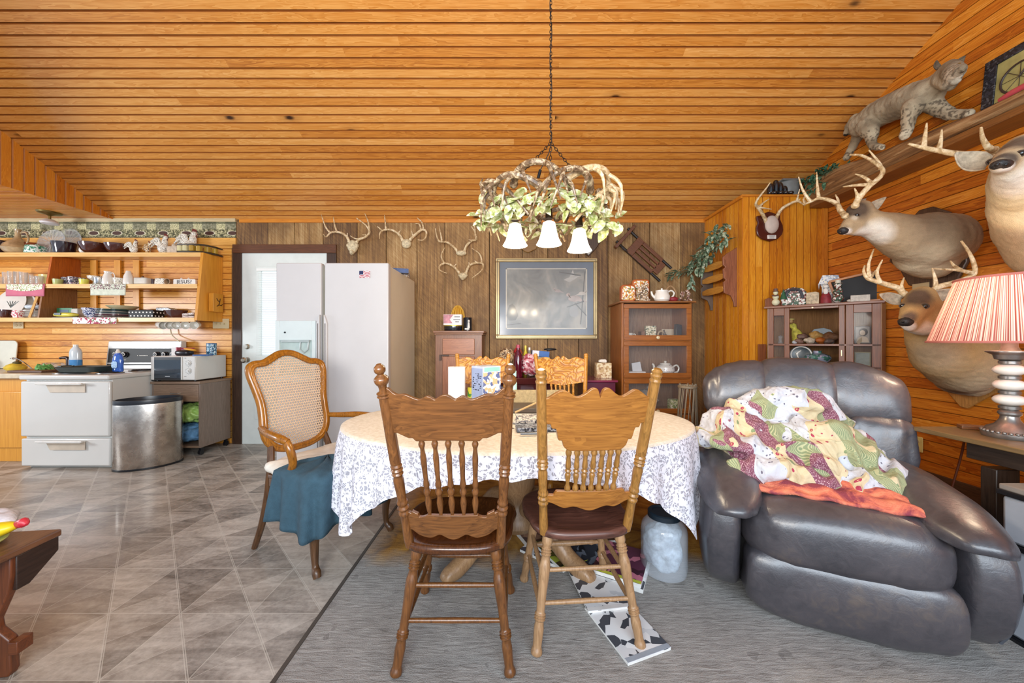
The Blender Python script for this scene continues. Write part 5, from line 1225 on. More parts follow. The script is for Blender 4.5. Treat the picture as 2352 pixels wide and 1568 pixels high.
m = MB(); m.ell((0, 0, .025), (.05, .03, .026)); tag(m.build('red_purse', plain('8c2430', .4, var=.1), loc=onb(1547, -.06)), 'small red pouch right of the cream teapot on the bookcase', 'pouch', gT2)
m = MB(); m.lathe([(0, 0), (.03, 0), (.036, .018), (0, .03)], 18); tag(m.build('silver_trinket', CHR, loc=onb(1560, -.07)), 'small silver lidded trinket beside the red pouch on the bookcase', 'trinket', gT2)
random.seed(12); m = MB()
for k in range(24): a = random.uniform(0, 6.28); q = random.uniform(0, 1); m.ell((.06*math.cos(a)*(1-q*.5), .03*math.sin(a), .012+.11*q), random.uniform(.012, .02), n=8, m=5)
tag(m.build('shell_figurine', patt('shells', ['e0d0c0', '8c6050', 'c8b0a0', '5c4040'], 60, .4), loc=onb(1574, .0)), 'lumpy shell and flower ornament at the right end of the bookcase top', 'figurine', gT2)

# small cabinet
WE = wood('#5c3826', '#a07050', 2, .8, rough=.45, contrast=.6)
scb = thing('pine_cabinet', 'small weathered wooden cabinet with slanted plank door against the back wall', 'cabinet', (-.57, 3.84, 0))
m = MB(); m.bx(-.25, .25, 0, .36, .0, 1.29); m.build('carcass', WE, scb, bevel=.004)
m = MB(); m.bx(-.27, .275, -.03, .37, 1.29, 1.315); m.bx(-.26, .265, -.02, .36, 1.27, 1.29); m.build('top', wood('#5c3826', '#a07050', 0), scb, bevel=.006)
m = MB(); m.bx(-.17, .17, -.012, 0, 1.06, 1.23); m.build('drawer', wood('#7c4426', '#b87850', 0), scb, bevel=.004)
m = MB(); m.bx(-.17, .17, -.012, 0, .52, 1.04); dd = m.build('door', wood('#7c4426', '#b87850', 2), scb, bevel=.004)
m = MB()
for k in range(4): m.bar((-.005+.0, -.016, 1.0-k*.12), (.16, -.016, 1.03-k*.12+.08 if k else 1.035), .008, .004)
m.bx(-.02, -.01, -.018, -.011, .53, 1.03); m.build('door_slats', wood('#6a3820', '#a06c44', 0), dd)
m = MB(); m.box((-.19, -.02, 1.03), (.02, .02, .06)); m.bx(-.2, -.1, -.02, -.01, 1.045, 1.06); m.build('hinge', plain('4c3224', .5), scb)
m = MB(); m.bx(-.26, .26, -.05, 0, .46, .49); m.build('rail', WE, scb, bevel=.003)
def onc(px, y=3.92): return (kx(px, y), y, 1.3155)
tn = thing('round_tin', 'round black tin on the small weathered cabinet', 'tin', onc(1041)); m = MB(); m.lathe([(0, 0), (.095, 0), (.098, .006), (.098, .05), (0, .052)], 36, sy=.8); m.build('body', plain('141a24', .15, coat=.8), tn)
m = MB(); m.lathe([(.1, .05), (.1, .058), (0, .06)], 36, sy=.8); m.build('lid_rim', plain('c8b840', .3, .6), tn)
bxx_ = thing('card_box', 'white and pink printed box standing on the round black tin', 'box', (onc(1041)[0], 3.92, 1.3765)); m = MB(); m.bx(-.098, .098, -.05, .05, 0, .115); m.build('box', plain('eee8e8', .5), bxx_, bevel=.002)
m = MB(); m.prism([(-.096, .112), (-.096, .02), (.0, .02), (-.03, .06), (.01, .112)], .002, T(0, -.051, 0) @ RXZ); m.build('print', plain('cc8c98', .5, var=.2, vs=30), bxx_)
m = MB(); m.bx(.02, .08, -.052, -.0505, .085, .092); m.bx(.01, .085, -.052, -.0505, .055, .062); m.bx(.03, .07, -.052, -.0505, .03, .04); m.build('printed_lines', BLK, bxx_)
sp = thing('woven_gourd', 'yellow woven gourd shaped jar behind the printed box on the small cabinet', 'jar', (onc(1048)[0], 4.03, 1.3165)); m = MB(); m.lathe([(0, 0), (.05, 0), (.07, .08), (.07, .17), (.052, .24), (.02, .28), (0, .285)], 30)
m.build('body', plain('b88420', .4), sp)
m = MB()
for k in range(14):
    a = k*2*PI/14; m.tube([((r_)*math.cos(a), r_*math.sin(a), z) for r_, z in ((.055, .01), (.073, .08), (.073, .17), (.054, .24), (.02, .282))], .0055, 6, smooth=3)
m.build('ribs', plain('d8ac48', .4), sp)
ca = thing('coffee_canister', 'black canister with pale figure print on the small cabinet', 'canister', onc(1074)); m = MB(); m.lathe([(0, 0), (.046, 0), (.046, .14), (.044, .145), (0, .145)], 28); m.build('body', plain('14161e', .3), ca)
m = MB(); m.prism([(.006, .03), (.03, .03), (.026, .09), (.012, .09)], .002, T(0, -.046, 0) @ RXZ); m.ell((.018, -.045, .105), (.011, .003, .014)); m.box((0, -.047, .02), (.05, .002, .016)); m.build('print', plain('d8d4cc', .4), ca)

# maroon sideboard and box
MAR = plain('4c1418', .15, var=.1, vs=3, coat=.7, name='maroon_lacquer')
sb = thing('sideboard', 'dark red lacquered low sideboard with moulded top behind the table', 'sideboard', (.12, 3.62, 0))
m = MB(); m.bx(-.24, .30, 0, .42, .05, .77); m.build('carcass', MAR, sb, bevel=.004)
m = MB(); m.prism([(-.31, .77), (-.29, .785), (-.27, .79), (-.25, .82), (-.22, .835), (.28, .835), (.31, .82), (.33, .79), (.35, .785), (.37, .77)], .46, T(0, .2, 0) @ RXZ); m.build('top', MAR, sb, bevel=.006)
m = MB(); m.bx(-.2, .26, -.01, 0, .1, .7); m.build('door', plain('381014', .2, coat=.6), sb, bevel=.004)
mbx = thing('maroon_box', 'maroon lidded chest to the right of the carved oak chair, by the bookcase', 'chest', (.86, 3.66, 0))
m = MB(); m.bx(-.12, .18, -.05, .40, 0, .79); m.build('body', plain('5c1c34', .3, coat=.4), mbx, bevel=.006)
m = MB(); m.bx(-.14, .20, -.07, .42, .79, .812); m.build('lid', plain('842c4c', .25, coat=.5), mbx, bevel=.006)
def ons(px, y=3.75): return (kx(px, y), y, .8365)
SB = 'groceries standing on the sideboard'
def bottle(name, lab, px, y, r_, h, mat, capm, z=None):
    x, y_, z_ = ons(px, y); t_ = thing(name, lab, 'bottle', (x, y_, z or z_), group=SB)
    m = MB(); m.lathe([(0, 0), (r_*.95, 0), (r_, .01), (r_, h*.62), (r_*.8, h*.72), (r_*.4, h*.82), (r_*.38, h*.9), (0, h*.9)], 24); m.build('body', mat, t_)
    m = MB(); m.lathe([(r_*.42, h*.9), (r_*.42, h), (0, h)], 18); m.build('cap', capm, t_); return t_
bottle('red_bottle', 'tall dark red bottle with pink cap between the far chairs', 1190, 3.70, .048, .33, plain('5c0c24', .1, coat=.8), plain('b84860', .3))
dish('lidded_jar', 'bright red domed jar behind the dark red bottle', 'jar', [(0, 0), (.05, 0), (.055, .2), (.05, .25), (.02, .3), (0, .305)], plain('c02c34', .3, coat=.4), ons(1189, 3.92))
dish('woven_jar', 'brown and cream wicker jar left of the dark red bottle', 'jar', [(0, 0), (.06, 0), (.085, .1), (.09, .2), (.07, .27), (.02, .3), (0, .3)], patt('wicker', ['8c6c4c', 'c8a880', '5c4430', 'e0d0b0'], 50, .6), ons(1164, 3.85))
bottle('yellow_bottle', 'yellow squeeze bottle behind the striped bag', 1207, 3.95, .03, .32, plain('d8c83c', .3), plain('e8d850', .3))
bottle('clear_bottle', 'clear grey bottle right of the yellow squeeze bottle', 1216, 3.85, .03, .30, GLS, WC)
m = MB(); m.bx(-.09, .09, -.05, .05, 0, .06); m.bx(-.092, -.02, -.052, -.05, .0, .06, mi=1); o = m.build('foil_box', [plain('3464ac', .35, var=.1), plain('e8e8ec', .4)], loc=(kx(1240, 3.85), 3.85, 1.04), rot=(0, .08, .1)); 
tag(o, 'blue and white box lying on the top of the grocery pile behind the chairs', 'box', SB)
m = MB(); m.bx(-.1, .1, -.07, .07, 0, .2); tag(m.build('grocery_carton', plain('b0a898', .6), loc=ons(1240, 3.86), bevel=.006), 'plain grey carton under the blue and white box', 'box', SB)
crumple('snack_bag', (kx(1217, 3.72), 3.70, .96), (.085, .05, .12), patt('striped_bag', ['c8707c', 'd8a8b0', 'a84858', 'e0d0d4'], 25, .3), 'pink striped clear snack bag beside the dark red bottle', 'bag', 6)
m = MB(); m.ell((0, 0, .015), (.07, .03, .014)); tag(m.build('remote', BLK, loc=(kx(1265, 3.8), 3.86, 1.101)), 'black oval gadget resting at the right end of the grocery pile', 'gadget', SB)
m = MB(); m.bx(-.08, .08, -.05, .05, 0, .16); tag(m.build('patterned_box', patt('floral_box', ['dcc49c', 'c8a878', 'e8d8b4', 'a88058'], 26, .6), loc=(kx(1385, 3.86), 3.86, .8125), bevel=.003), 'tan floral box standing on the maroon chest', 'box')
crumple('tissue', (kx(1384, 3.86), 3.86, .99), (.05, .03, .022), WC, 'white tissue on top of the tan floral box', 'tissue', 2)

# corner cabinet : diagonal face
CC = wood('#4c2412', '#985832', 2, .8, rough=.4, contrast=.6); CCX = wood('#4c2412', '#985832', 0, .8, rough=.35, contrast=.6)
A_ = Vector((2.47, 3.47)); B_ = Vector((3.03, 2.95)); cang = math.atan2(B_.y-A_.y, B_.x-A_.x); L_ = (B_-A_).length
cc = thing('corner_cabinet', 'dark wooden corner curio cabinet with open centre between glazed panels', 'cabinet', (A_.x, A_.y, 0), cang)
# local: x along the face, y into the corner
hh = 1.515
def post(x0, x1, y0=0, y1=.025): m = MB(); m.bx(x0, x1, y0, y1, .06, hh); return m
for x0, x1 in ((0, .045), (.125, .165), (.505, .545), (.549, .60), (L_-.055, L_)): post(x0, x1).build('stile', CC, cc, bevel=.003)
m = MB()
for a, b in ((.045, .125), (.60, L_-.055)):
    for z0, z1 in ((hh-.07, hh), (.06, .12), (.95, .985)): m = MB(); m.bx(a, b, 0, .025, z0, z1); m.build('frame_rail', CCX, cc, bevel=.002)
m = MB(); m.bx(.165, .505, .0, .025, hh-.02, hh); m.build('frame_rail', CCX, cc, bevel=.002)
m = MB(); m.bx(.045, .125, .010, .014, .12, hh-.07); m.build('pane', PGL, cc, smooth=False)
m = MB(); m.bx(.60, L_-.055, .010, .014, .12, hh-.07); m.build('pane', PGL, cc, smooth=False)
# wall points in local coordinates
inv = Matrix.Rotation(-cang, 2)
def loc2(x, y): v_ = inv @ (Vector((x, y))-A_); return (v_.x, v_.y)
cnr = [(0, 0), (L_, 0), loc2(3.095, 2.98), loc2(3.095, 3.52), loc2(2.50, 3.52)]
for z, t_ in ((.06, .02), (.42, .02), (.97, .02), (1.16, .02), (hh, .022)):
    m = MB(); m.prism(cnr if z < 1.5 else [(-.03, -.03), (L_+.02, -.03)]+cnr[2:], t_, z0=z); m.build('shelf_board' if z < 1.5 else 'top', CCX, cc, bevel=.003)
m = MB(); 
for p, q in ((cnr[2], cnr[3]), (cnr[3], cnr[4]), (cnr[4], cnr[0]), (cnr[1], cnr[2])): m.bar((p[0], p[1], hh/2+.03), (q[0], q[1], hh/2+.03), .012, hh-.06) if False else m.add([(p[0], p[1], .06), (q[0], q[1], .06), (q[0], q[1], hh), (p[0], p[1], hh)], [(0, 1, 2, 3)])
m.build('back_panel', wood('#6a4428', '#a87c50', 2), cc, solid=.006, smooth=False)
w0 = loc2(2.49, 3.515)
m = MB(); pr = [(0, 0), (.20, 0), (.17, .02), (.10, .035), (.06, .075), (.03, .085), (0, .07)]
m.prism(pr, .016, T(-.02, -.02, hh+.022) @ rotm(0, 0, math.atan2(w0[1]+.02, w0[0]+.02) if False else .55) @ RXZ); m.build('gallery_rail', CC, cc, bevel=.003)
m = MB(); m.box((.523, -.006, 1.10), (.006, .01, .05)); m.build('latch', plain('c8b48c', .3, .7), cc)
m = MB(); m.cyl((.33, -.002, hh-.01), (.33, -.014, hh-.01), .006); m.build('screw', plain('b0a080', .3, .8), cc)
mx = cc.matrix_basis.copy() if False else (T(A_.x, A_.y, 0) @ Matrix.Rotation(cang, 4, 'Z'))
def inc(x, y, z): return tuple(mx @ Vector((x, y, z)))
mr = [math.radians(0), cang]
def pose(o): o.rotation_euler[2] = cang; return o
Z1 = 1.181; Z0 = .991
fd = thing('figurine', 'yellow dressed ceramic lady figurine leaning inside the corner cabinet', 'figurine', inc(.24, .14, Z1), cang)
m = MB(); m.lathe([(0, 0), (.06, 0), (.055, .05), (.035, .12), (.02, .15), (.03, .18), (.02, .2), (0, .2)], 22, mat=rotm(0, -.35, 0), sx=1); m.build('dress', plain('d8cc58', .4, var=.25, vs=40, bump=.6, bs=60), fd)
m = MB(); m.ell((-.078, 0, .215), (.02, .02, .024)); m.build('head', plain('b08858', .5), fd)
m = MB(); m.ell((-.082, 0, .232), (.035, .03, .012)); m.build('hat', plain('c8b068', .6), fd)
dm = pose(thing('glass_dish', 'grey glass fan shaped dish standing behind the rocks in the corner cabinet', 'dish', inc(.38, .16, Z1)))
m = MB(); m.prism([(-.08, 0), (.09, 0), (.11, .06), (.07, .13), (.02, .15), (-.05, .14), (-.075, .1)], .012, rotm(-.25) @ RXZ); m.build('body', plain('8c9498', .15, var=.15, coat=.6), dm, bevel=.004)
gR = 'rocks and driftwood on the middle shelf of the corner cabinet'
random.seed(21)
for i, (x, y, z, r_, c, lab, k) in enumerate(((.235, .04, 0, .03, '8c6c5c', 'pinkish brown rock at the left of the corner cabinet shelf', 'rock'), (.26, .06, .04, .035, '6c5044', 'brown layered rock stacked at the left in the corner cabinet', 'rock'), (.31, .03, 0, .035, 'c8bca8', 'pale crystal cluster at the front of the corner cabinet shelf', 'rock'), (.355, .05, .035, .045, 'b08c50', 'tan driftwood chunk in the middle of the corner cabinet shelf', 'driftwood'), (.385, .02, 0, .035, 'a85c20', 'orange polished stone in the corner cabinet', 'stone'), (.455, .06, .02, .05, '6c4c34', 'twisted brown driftwood at the right of the corner cabinet shelf', 'driftwood'), (.44, .02, 0, .03, '54443c', 'dark shell at the right front of the corner cabinet shelf', 'shell'), (.20, .03, 0, .018, 'c8ccd0', 'small pale stone at the far left of the corner cabinet shelf', 'stone'))):
    m = MB(); m.ell((0, 0, r_*.8), (r_*1.25, r_, r_*.85), n=18, m=12, fn=lambda p: p*(1+.35*noise.noise(p*30+Vector((i*7, 0, 0)))))
    o = m.build(k, plain(c, .5, var=.25, vs=40), loc=inc(x, y, Z1+z)); tag(o, lab, k, gR)
m = MB(); m.lathe([(0, 0), (.05, 0), (.09, .035), (.10, .06), (.085, .085), (.03, .105), (.03, .12), (.035, .125), (0, .125)], 34)
tag(m.build('glazed_vase', patt('green_vase', ['5c8c84', '8c94a8', '3c6c60', 'a8a0b0'], 30, .15), loc=inc(.36, .08, Z0)), 'low round green and grey glazed vase in the corner cabinet', 'vase')
m = MB(); m.lathe([(0, 0), (.06, 0), (.08, .01), (.085, .012), (.06, .004), (0, .004)], 34); o = m.build('decorated_plate', [plain('1c3038', .3)], loc=inc(.245, .08, Z0+.085), rot=(PI/2-.1, 0, cang)); tag(o, 'dark round plate with pale crescent standing in the corner cabinet', 'plate')
r = o; m = MB(); m.tube([(.075*math.cos(a*PI/16), .075*math.sin(a*PI/16), .012) for a in range(32)], .006, 6, closed=True); m.tube([(-.02, -.03, .008), (-.03, .01, .008), (.0, .04, .008)], [.003, .012, .003], 6, smooth=3); q = m.build('rim', WC, o)
def portrait(x, z, w_, h, lab, dark=True):
    r = thing('framed_photo', lab, 'photo', inc(x, .06, z), cang)
    m = MB(); m.bx(-w_/2, w_/2, -.005, .005, 0, h); m.build('frame', plain('3c2c20' if dark else '8c8058', .5), r, bevel=.002)
    m = MB(); m.bx(-w_/2+.008, w_/2-.008, -.007, -.005, .008, h-.008); m.build('picture', plain('8c8074' if dark else '7c8478', .4, var=.3, vs=12), r)
    if dark:
        m = MB(); m.ell((0, -.008, h*.62), (.018, .002, .024)); m.prism([(-.04, .012), (.04, .012), (.03, .05), (.0, .065), (-.03, .05)], .002, T(0, -.008, 0) @ RXZ); m.build('face_and_dress', plain('c8b49c', .5, var=.1), r)
        m = MB(); m.ell((.004, -.0075, h*.66), (.028, .0015, .034)); m.build('hair', plain('2c1c14', .6), r)
    return r
portrait(.655, Z1, .10, .15, 'small old portrait photo behind the right glass of the corner cabinet')
m = MB(); m.prism([(-.012, 0), (.012, 0), (.012, .1), (-.012, .1)], .006, rotm(0, .7, 0) @ RXZ); tag(m.build('wooden_tag', plain('c8b08c', .6), loc=inc(.625, .03, Z1)), 'small tan wooden tag leaning before the old portrait photo', 'tag')
portrait(.655, Z0, .10, .12, 'pale framed photo low behind the right glass of the corner cabinet', False).location.z = Z0
dish('figurine_glass', 'small glass bell ornament behind the left glass of the corner cabinet', 'ornament', [(0, 0), (.02, 0), (.012, .04), (.02, .07), (0, .08)], GLS, inc(.09, .06, Z1))
# on top
ZCt = hh+.0235; gC = 'christmas ornaments on the corner cabinet'
def onk(x, y): return inc(x, y, ZCt)
SNOW = patt('snow_village', ['ece8e0', '7c4038', 'd8d4cc', '3c5c48', '4c3c34'], 45, .5)
r = thing('snowman_figurine', 'small snowman figurine at the left end of the corner cabinet top', 'figurine', onk(.06, .0), cang, gC)
m = MB(); m.ell((0, 0, .035), .032); m.ell((0, 0, .085), .026); m.ell((0, 0, .125), .02); m.build('body', plain('e0dcb8', .5), r); m = MB(); m.lathe([(.03, .135), (.018, .14), (.016, .165), (0, .167)], 14); m.tube([(-.025, -.02, .1), (0, -.028, .095), (.025, -.02, .1)], .008, 6); m.build('hat_and_scarf', plain('6c4c40', .6), r)
m = MB(); m.tube([(-.04, 0, .02), (.05, .01, .05), (.11, .05, .12)], [.012, .01, .006], 8, smooth=4); tag(m.build('carved_tusk', wood('#3c2418', '#6e4c38', 0), loc=onk(.015, .02)), 'dark curved wooden horn lying behind the snowman figurine', 'ornament', gC)
r = thing('snow_scene', 'arched snowy village scene ornament with green tree on the corner cabinet', 'ornament', onk(.19, .05), cang, gC)
m = MB(); m.prism([(-.095, 0), (.095, 0), (.095, .12), (.07, .15), (0, .17), (-.06, .155), (-.09, .12)], .07, RXZ); m.build('base', SNOW, r, bevel=.01)
m = MB(); m.lathe([(.03, .0), (.0, .1)], 10, c=(-.07, -.04, .06)); m.build('tree', plain('2c5c3c', .6), r)
m = MB(); m.tube([(-.06, -.038, .06), (-.04, -.038, .13), (0, -.038, .145), (.05, -.038, .13), (.07, -.038, .06)], .012, 8, smooth=4); m.build('arch', plain('3c3c44', .4), r)
m = MB(); m.prism([(-.045, 0), (.045, 0), (.045, .10), (.02, .11), (-.045, .105)], .05, RXZ); tag(pose(m.build('carved_block', plain('c8b494', .6, var=.3, vs=40, bump=.6), loc=onk(.33, .03), bevel=.003)), 'tan carved block beside the snowy village scene', 'ornament', gC)
r = thing('santa_figurine', 'red and white santa figurine right of the tan carved block', 'figurine', onk(.42, .02), cang, gC)
m = MB(); m.lathe([(0, 0), (.04, 0), (.036, .06), (.02, .1), (0, .12)], 18); m.build('coat', plain('8c2830', .5, var=.2, vs=30), r); m = MB(); m.ell((0, -.02, .105), (.018, .014, .03)); m.ell((0, 0, .15), (.02, .02, .016)); m.build('beard_and_trim', plain('e4e0d8', .7), r)
r = thing('snowman_figurine', 'taller snowman with striped body right of the santa figurine', 'figurine', onk(.50, .04), cang, gC)
m = MB(); m.ell((0, 0, .04), .04); m.ell((0, 0, .1), .033); m.ell((0, 0, .15), .026); m.build('body', SNOW, r); m = MB(); m.lathe([(.036, .17), (.02, .175), (.02, .2), (0, .2)], 14); m.build('hat', plain('d8d4c4', .5), r)
r = thing('leaning_picture', 'wood framed dark picture leaning on its corner on the cabinet top', 'picture', onk(.50, .07), cang)
Mq = T(0, .10, 0) @ rotm(-.5, 0, 0) @ rotm(0, .0, 0)
m = MB(); q = [(-.06, .20), (.22, .255), (.42, .02), (.0, .0)]
for i in range(4):
    a, b = q[i], q[(i+1) % 4]; m.bar((a[0], .05, a[1]), (b[0], .05, b[1]), .03, .02)
m.build('frame', wood('#8c4c18', '#c88444', 0), r, bevel=.003)
m = MB(); m.prism(q, .006, T(0, .058, 0) @ RXZ); m.build('picture', plain('101014', .6, var=.3, vs=8), r)
r = thing('snow_house', 'white snowy house ornament high at the back of the corner cabinet top', 'ornament', onk(.44, .28), cang)
m = MB(); m.bx(-.055, .055, -.05, .05, 0, .20); m.prism([(-.08, .2), (.08, .2), (.06, .27), (-.05, .28)], .12, RXZ)
for k in range(10): m.cyl((-.075+k*.017, -.062, .2), (-.075+k*.017, -.062, .15+.02*(k % 3)), .006, .001, n=6)
m.build('body', patt('icy', ['f0ecdc', 'd8dce4', '8c98b0', 'e8e4d4'], 50, .4), r)
m = MB(); m.bx(-.06, .06, -.02, .02, 0, .055); m.ell((-.065, 0, .012), (.02, .015, .012)); tag(pose(m.build('place_card', plain('d0c8bc', .6, var=.15, vs=40), loc=onk(.64, .02), bevel=.003)), 'small pale stone block at the right end of the corner cabinet top', 'ornament', gC)
m = MB(); m.bx(-.012, .012, -.01, .01, 0, 1.17); m.bx(.014, .05, -.02, 0, 0, 1.17); tag(m.build('leaning_board', CC, loc=(2.415, 3.505, .004)), 'narrow boards standing upright left of the corner cabinet', 'board')

# ---------- picture on the back wall
PX0, PX1, PZ0, PZ1 = -.19, .995, 1.23, 2.172
pc = thing('framed_picture', 'large framed dove print with grey blue mat under reflective glass', 'picture', ((PX0+PX1)/2, WY-.012, (PZ0+PZ1)/2))
pw, ph = PX1-PX0, PZ1-PZ0
m = MB()
for (x0, x1, z0, z1) in ((-pw/2, pw/2, ph/2-.045, ph/2), (-pw/2, pw/2, -ph/2, -ph/2+.045), (-pw/2, -pw/2+.045, -ph/2+.045, ph/2-.045), (pw/2-.045, pw/2, -ph/2+.045, ph/2-.045)):
    m.bx(x0, x1, -.03, .0, z0, z1)
m.build('frame', plain('c0a878', .35, .3, var=.1), pc, bevel=.008)
m = MB()
for (x0, x1, z0, z1) in ((-pw/2+.016, pw/2-.016, ph/2-.024, ph/2-.018), (-pw/2+.016, pw/2-.016, -ph/2+.018, -ph/2+.024), (-pw/2+.018, -pw/2+.024, -ph/2+.02, ph/2-.02), (pw/2-.024, pw/2-.018, -ph/2+.02, ph/2-.02)): m.bx(x0, x1, -.0315, -.03, z0, z1)
m.build('frame_line', plain('5c4c30', .5), pc)
m = MB(); m.bx(-pw/2+.04, pw/2-.04, -.006, -.003, -ph/2+.04, ph/2-.04); m.build('mat_board', plain('5c6a7c', .6, var=.06), pc)
m = MB(); iw, ih = .475, .355
for (x0, x1, z0, z1) in ((-iw, iw, ih-.012, ih), (-iw, iw, -ih, -ih+.012), (-iw, -iw+.012, -ih, ih), (iw-.012, iw, -ih, ih)): m.bx(x0, x1, -.009, -.006, z0, z1)
m.build('inner_line', plain('d8d0bc', .5), pc)
def m_print():
    t = NT('print'); v = t.co(); n1 = t.noise(v, 3.2, 5, .6, 1); 
    return t.fin(t.ramp(n1, [(.3, hx('5c5c58')), (.5, hx('84847c')), (.7, hx('b4ac9c'))]), .5)
m = MB(); m.bx(-iw+.01, iw-.01, -.0075, -.005, -ih+.01, ih-.01); pr_ = m.build('print', m_print(), pc)
def bird(cx, cz, s_, fl=1):
    m = MB(); m.ell((cx, -.008, cz), (.075*s_, .002, .036*s_), rotm()); m.ell((cx-fl*.075*s_, -.008, cz+.045*s_), (.024*s_, .002, .022*s_))
    m.prism([(cx+fl*.05*s_, cz+.01*s_), (cx+fl*.16*s_, cz-.045*s_), (cx+fl*.05*s_, cz-.03*s_)], .002, T(0, -.008, 0) @ RXZ); m.tube([(cx-fl*.05*s_, -.008, cz+.01*s_), (cx-fl*.075*s_, -.008, cz+.045*s_)], .018*s_, 6, flat=.2); return m
m = bird(.33, .0, 1.0); m.build('dove', plain('b09c90', .5, var=.15, vs=14), pr_)
m = MB(); m.prism([(.20, .22), (.27, .25), (.31, .34), (.33, .26), (.40, .27), (.32, .22), (.27, .19)], .002, T(0, -.008, 0) @ RXZ); m.build('flying_dove', plain('bcb8b0', .5), pr_)
m = bird(.13, .09, .5); m.build('small_dove', plain('a89890', .5), pr_)
m = bird(.42, .06, .6, -1); m.build('far_dove', plain('c0b8ac', .5), pr_)
m = MB()
for p0, p1 in (((.24, -.10), (.44, -.03)), ((.40, -.3), (.45, .32)), ((.15, .31), (.40, .27)), ((.33, -.05), (.47, -.2)), ((-.47, -.31), (-.3, -.29))): m.bar((p0[0], -.008, p0[1]), (p1[0], -.008, p1[1]), .002, .012)
m.prism([(-.47, -.2), (-.44, -.08), (-.40, -.06), (-.36, -.1), (-.33, -.2), (-.36, -.25), (-.43, -.26)], .002, T(0, -.008, 0) @ RXZ)
m.build('branches_and_stump', plain('54544c', .6), pr_)
m = MB(); m.prism(rrect(.1, .13, .045, 5, .32, -.15), .002, T(0, -.0082, 0) @ RXZ); m.build('rock', plain('9c9c98', .6), pr_)
gl_ = NT('picture_glass'); gl_ = gl_.fin((.6, .62, .65), .12, 0, Alpha=.12, Specular_IOR_Level=1.0)
m = MB(); m.bx(-pw/2+.04, pw/2-.04, -.016, -.013, -ph/2+.04, ph/2-.04); m.build('glass', gl_, pc, smooth=False)
# plaque edge behind the chandelier + triangular mount
m = MB(); m.prism([(-.12, .1), (-.05, .02), (0, 0), (.09, .04), (.12, .1), (.10, .2), (0, .22), (-.1, .2)], .02, RXZ); tag(m.build('wooden_plaque', wood('#6a4420', '#a07838', 0), loc=(kx(1213, 4.2), WY-.014, 1.2+(784-580)*4.2/F), bevel=.005), 'wooden shield plaque above the picture behind the chandelier shades', 'plaque')
r = thing('triangle_plaque', 'dark pointed shield plaque with small pale plate right of the chandelier shades', 'plaque', (kx(1352, 4.2), WY-.014, 1.2+(784-589)*4.2/F))
m = MB(); m.prism([(0, 0), (.085, .09), (.16, .2), (.17, .36), (.1, .4), (.04, .3), (-.08, .2), (-.10, .09)], .022, RXZ); m.build('board', wood('#2c1c12', '#5c4028', 2), r, bevel=.006)
m = MB(); m.prism([(0, .02), (.045, .07), (-.05, .07)], .004, T(0, -.014, 0) @ RXZ); m.build('plate', plain('c4c0b4', .4, .4), r)

# sled on the wall
sd = thing('wooden_sled', 'small brown wooden slatted sled hanging diagonally above the bookcase', 'sled', (kx(1487, 4.2), WY-.03, 1.2+(784-592)*4.2/F), rot=(0, math.radians(42), 0))
SLW = wood('#3c2012', '#7c4a2a', 0, 1, rough=.5); 
m = MB()
outl = [(-.22, -.11), (.12, -.11), (.17, -.10), (.205, -.06), (.22, 0), (.205, .06), (.17, .10), (.12, .11), (-.22, .11), (-.24, .06), (-.24, -.06)]
hz_ = [(-.15, .135, z) for z in (-.055, 0, .055)]
for x0, x1, z0, z1 in ((-.24, -.15, -.11, .11), (.135, .215, -.075, .075)): m.bx(x0, x1, -.01, .01, z0, z1)
for z0, z1 in ((.068, .11), (.013, .043), (-.043, -.013), (-.11, -.068)): m.bx(-.15, .15, -.01, .01, z0, z1)
m.build('deck', SLW, sd, bevel=.004)
m = MB(); m.bar((-.36, -.015, -.17), (-.36, -.015, .17), .035, .05); m.build('crossbar', SLW, sd, bevel=.004)
for z in (-.10, .10):
    m = MB(); m.tube([(-.40, 0, z), (-.3, .012, z), (.2, .015, z), (.29, .015, z)], .016, 8); m.build('runner', plain('241c18', .5), sd)
m = MB(); m.tube([(-.33, -.01, -.1), (-.28, -.02, -.13), (-.22, -.01, -.1)], .005, 6, smooth=4); m.build('rope', plain('3c3028', .8), sd)

# wall rack on the closet side with greenery
rk = thing('wall_rack', 'scalloped wooden magazine rack on the closet side wall', 'rack', (XB, 3.84, 1.55))
RW = wood('#5c2c18', '#9c6040', 2, 1, rough=.5)
def rack_side(y, mat):
    m = MB(); o_ = [(0, 0), (-.03, .0), (-.035, .05), (-.06, .11), (-.13, .14), (-.135, .25), (-.11, .27), (-.135, .29), (-.14, .38), (-.115, .40), (-.14, .42), (-.145, .5), (-.1, .54), (-.06, .56), (0, .6)]
    m.prism(o_, .02, T(0, y, 0) @ RXZ); m.build('side_panel', mat, rk, bevel=.004)
rack_side(-.21, RW); rack_side(.22, plain('6c5c50', .6, var=.2))
for z in (.16, .29, .42):
    m = MB(); m.prism([(-.2, -.025), (-.19, .02), (-.1, .032), (.1, .032), (.2, .02), (.21, -.025), (.1, -.04), (-.1, -.04)], .02, T(-.12, 0, z+.03) @ rotm(0, -.15, 0) @ RYZ); m.build('slat', wood('#a0601c', '#d89a40', 1, 1), rk, bevel=.005)
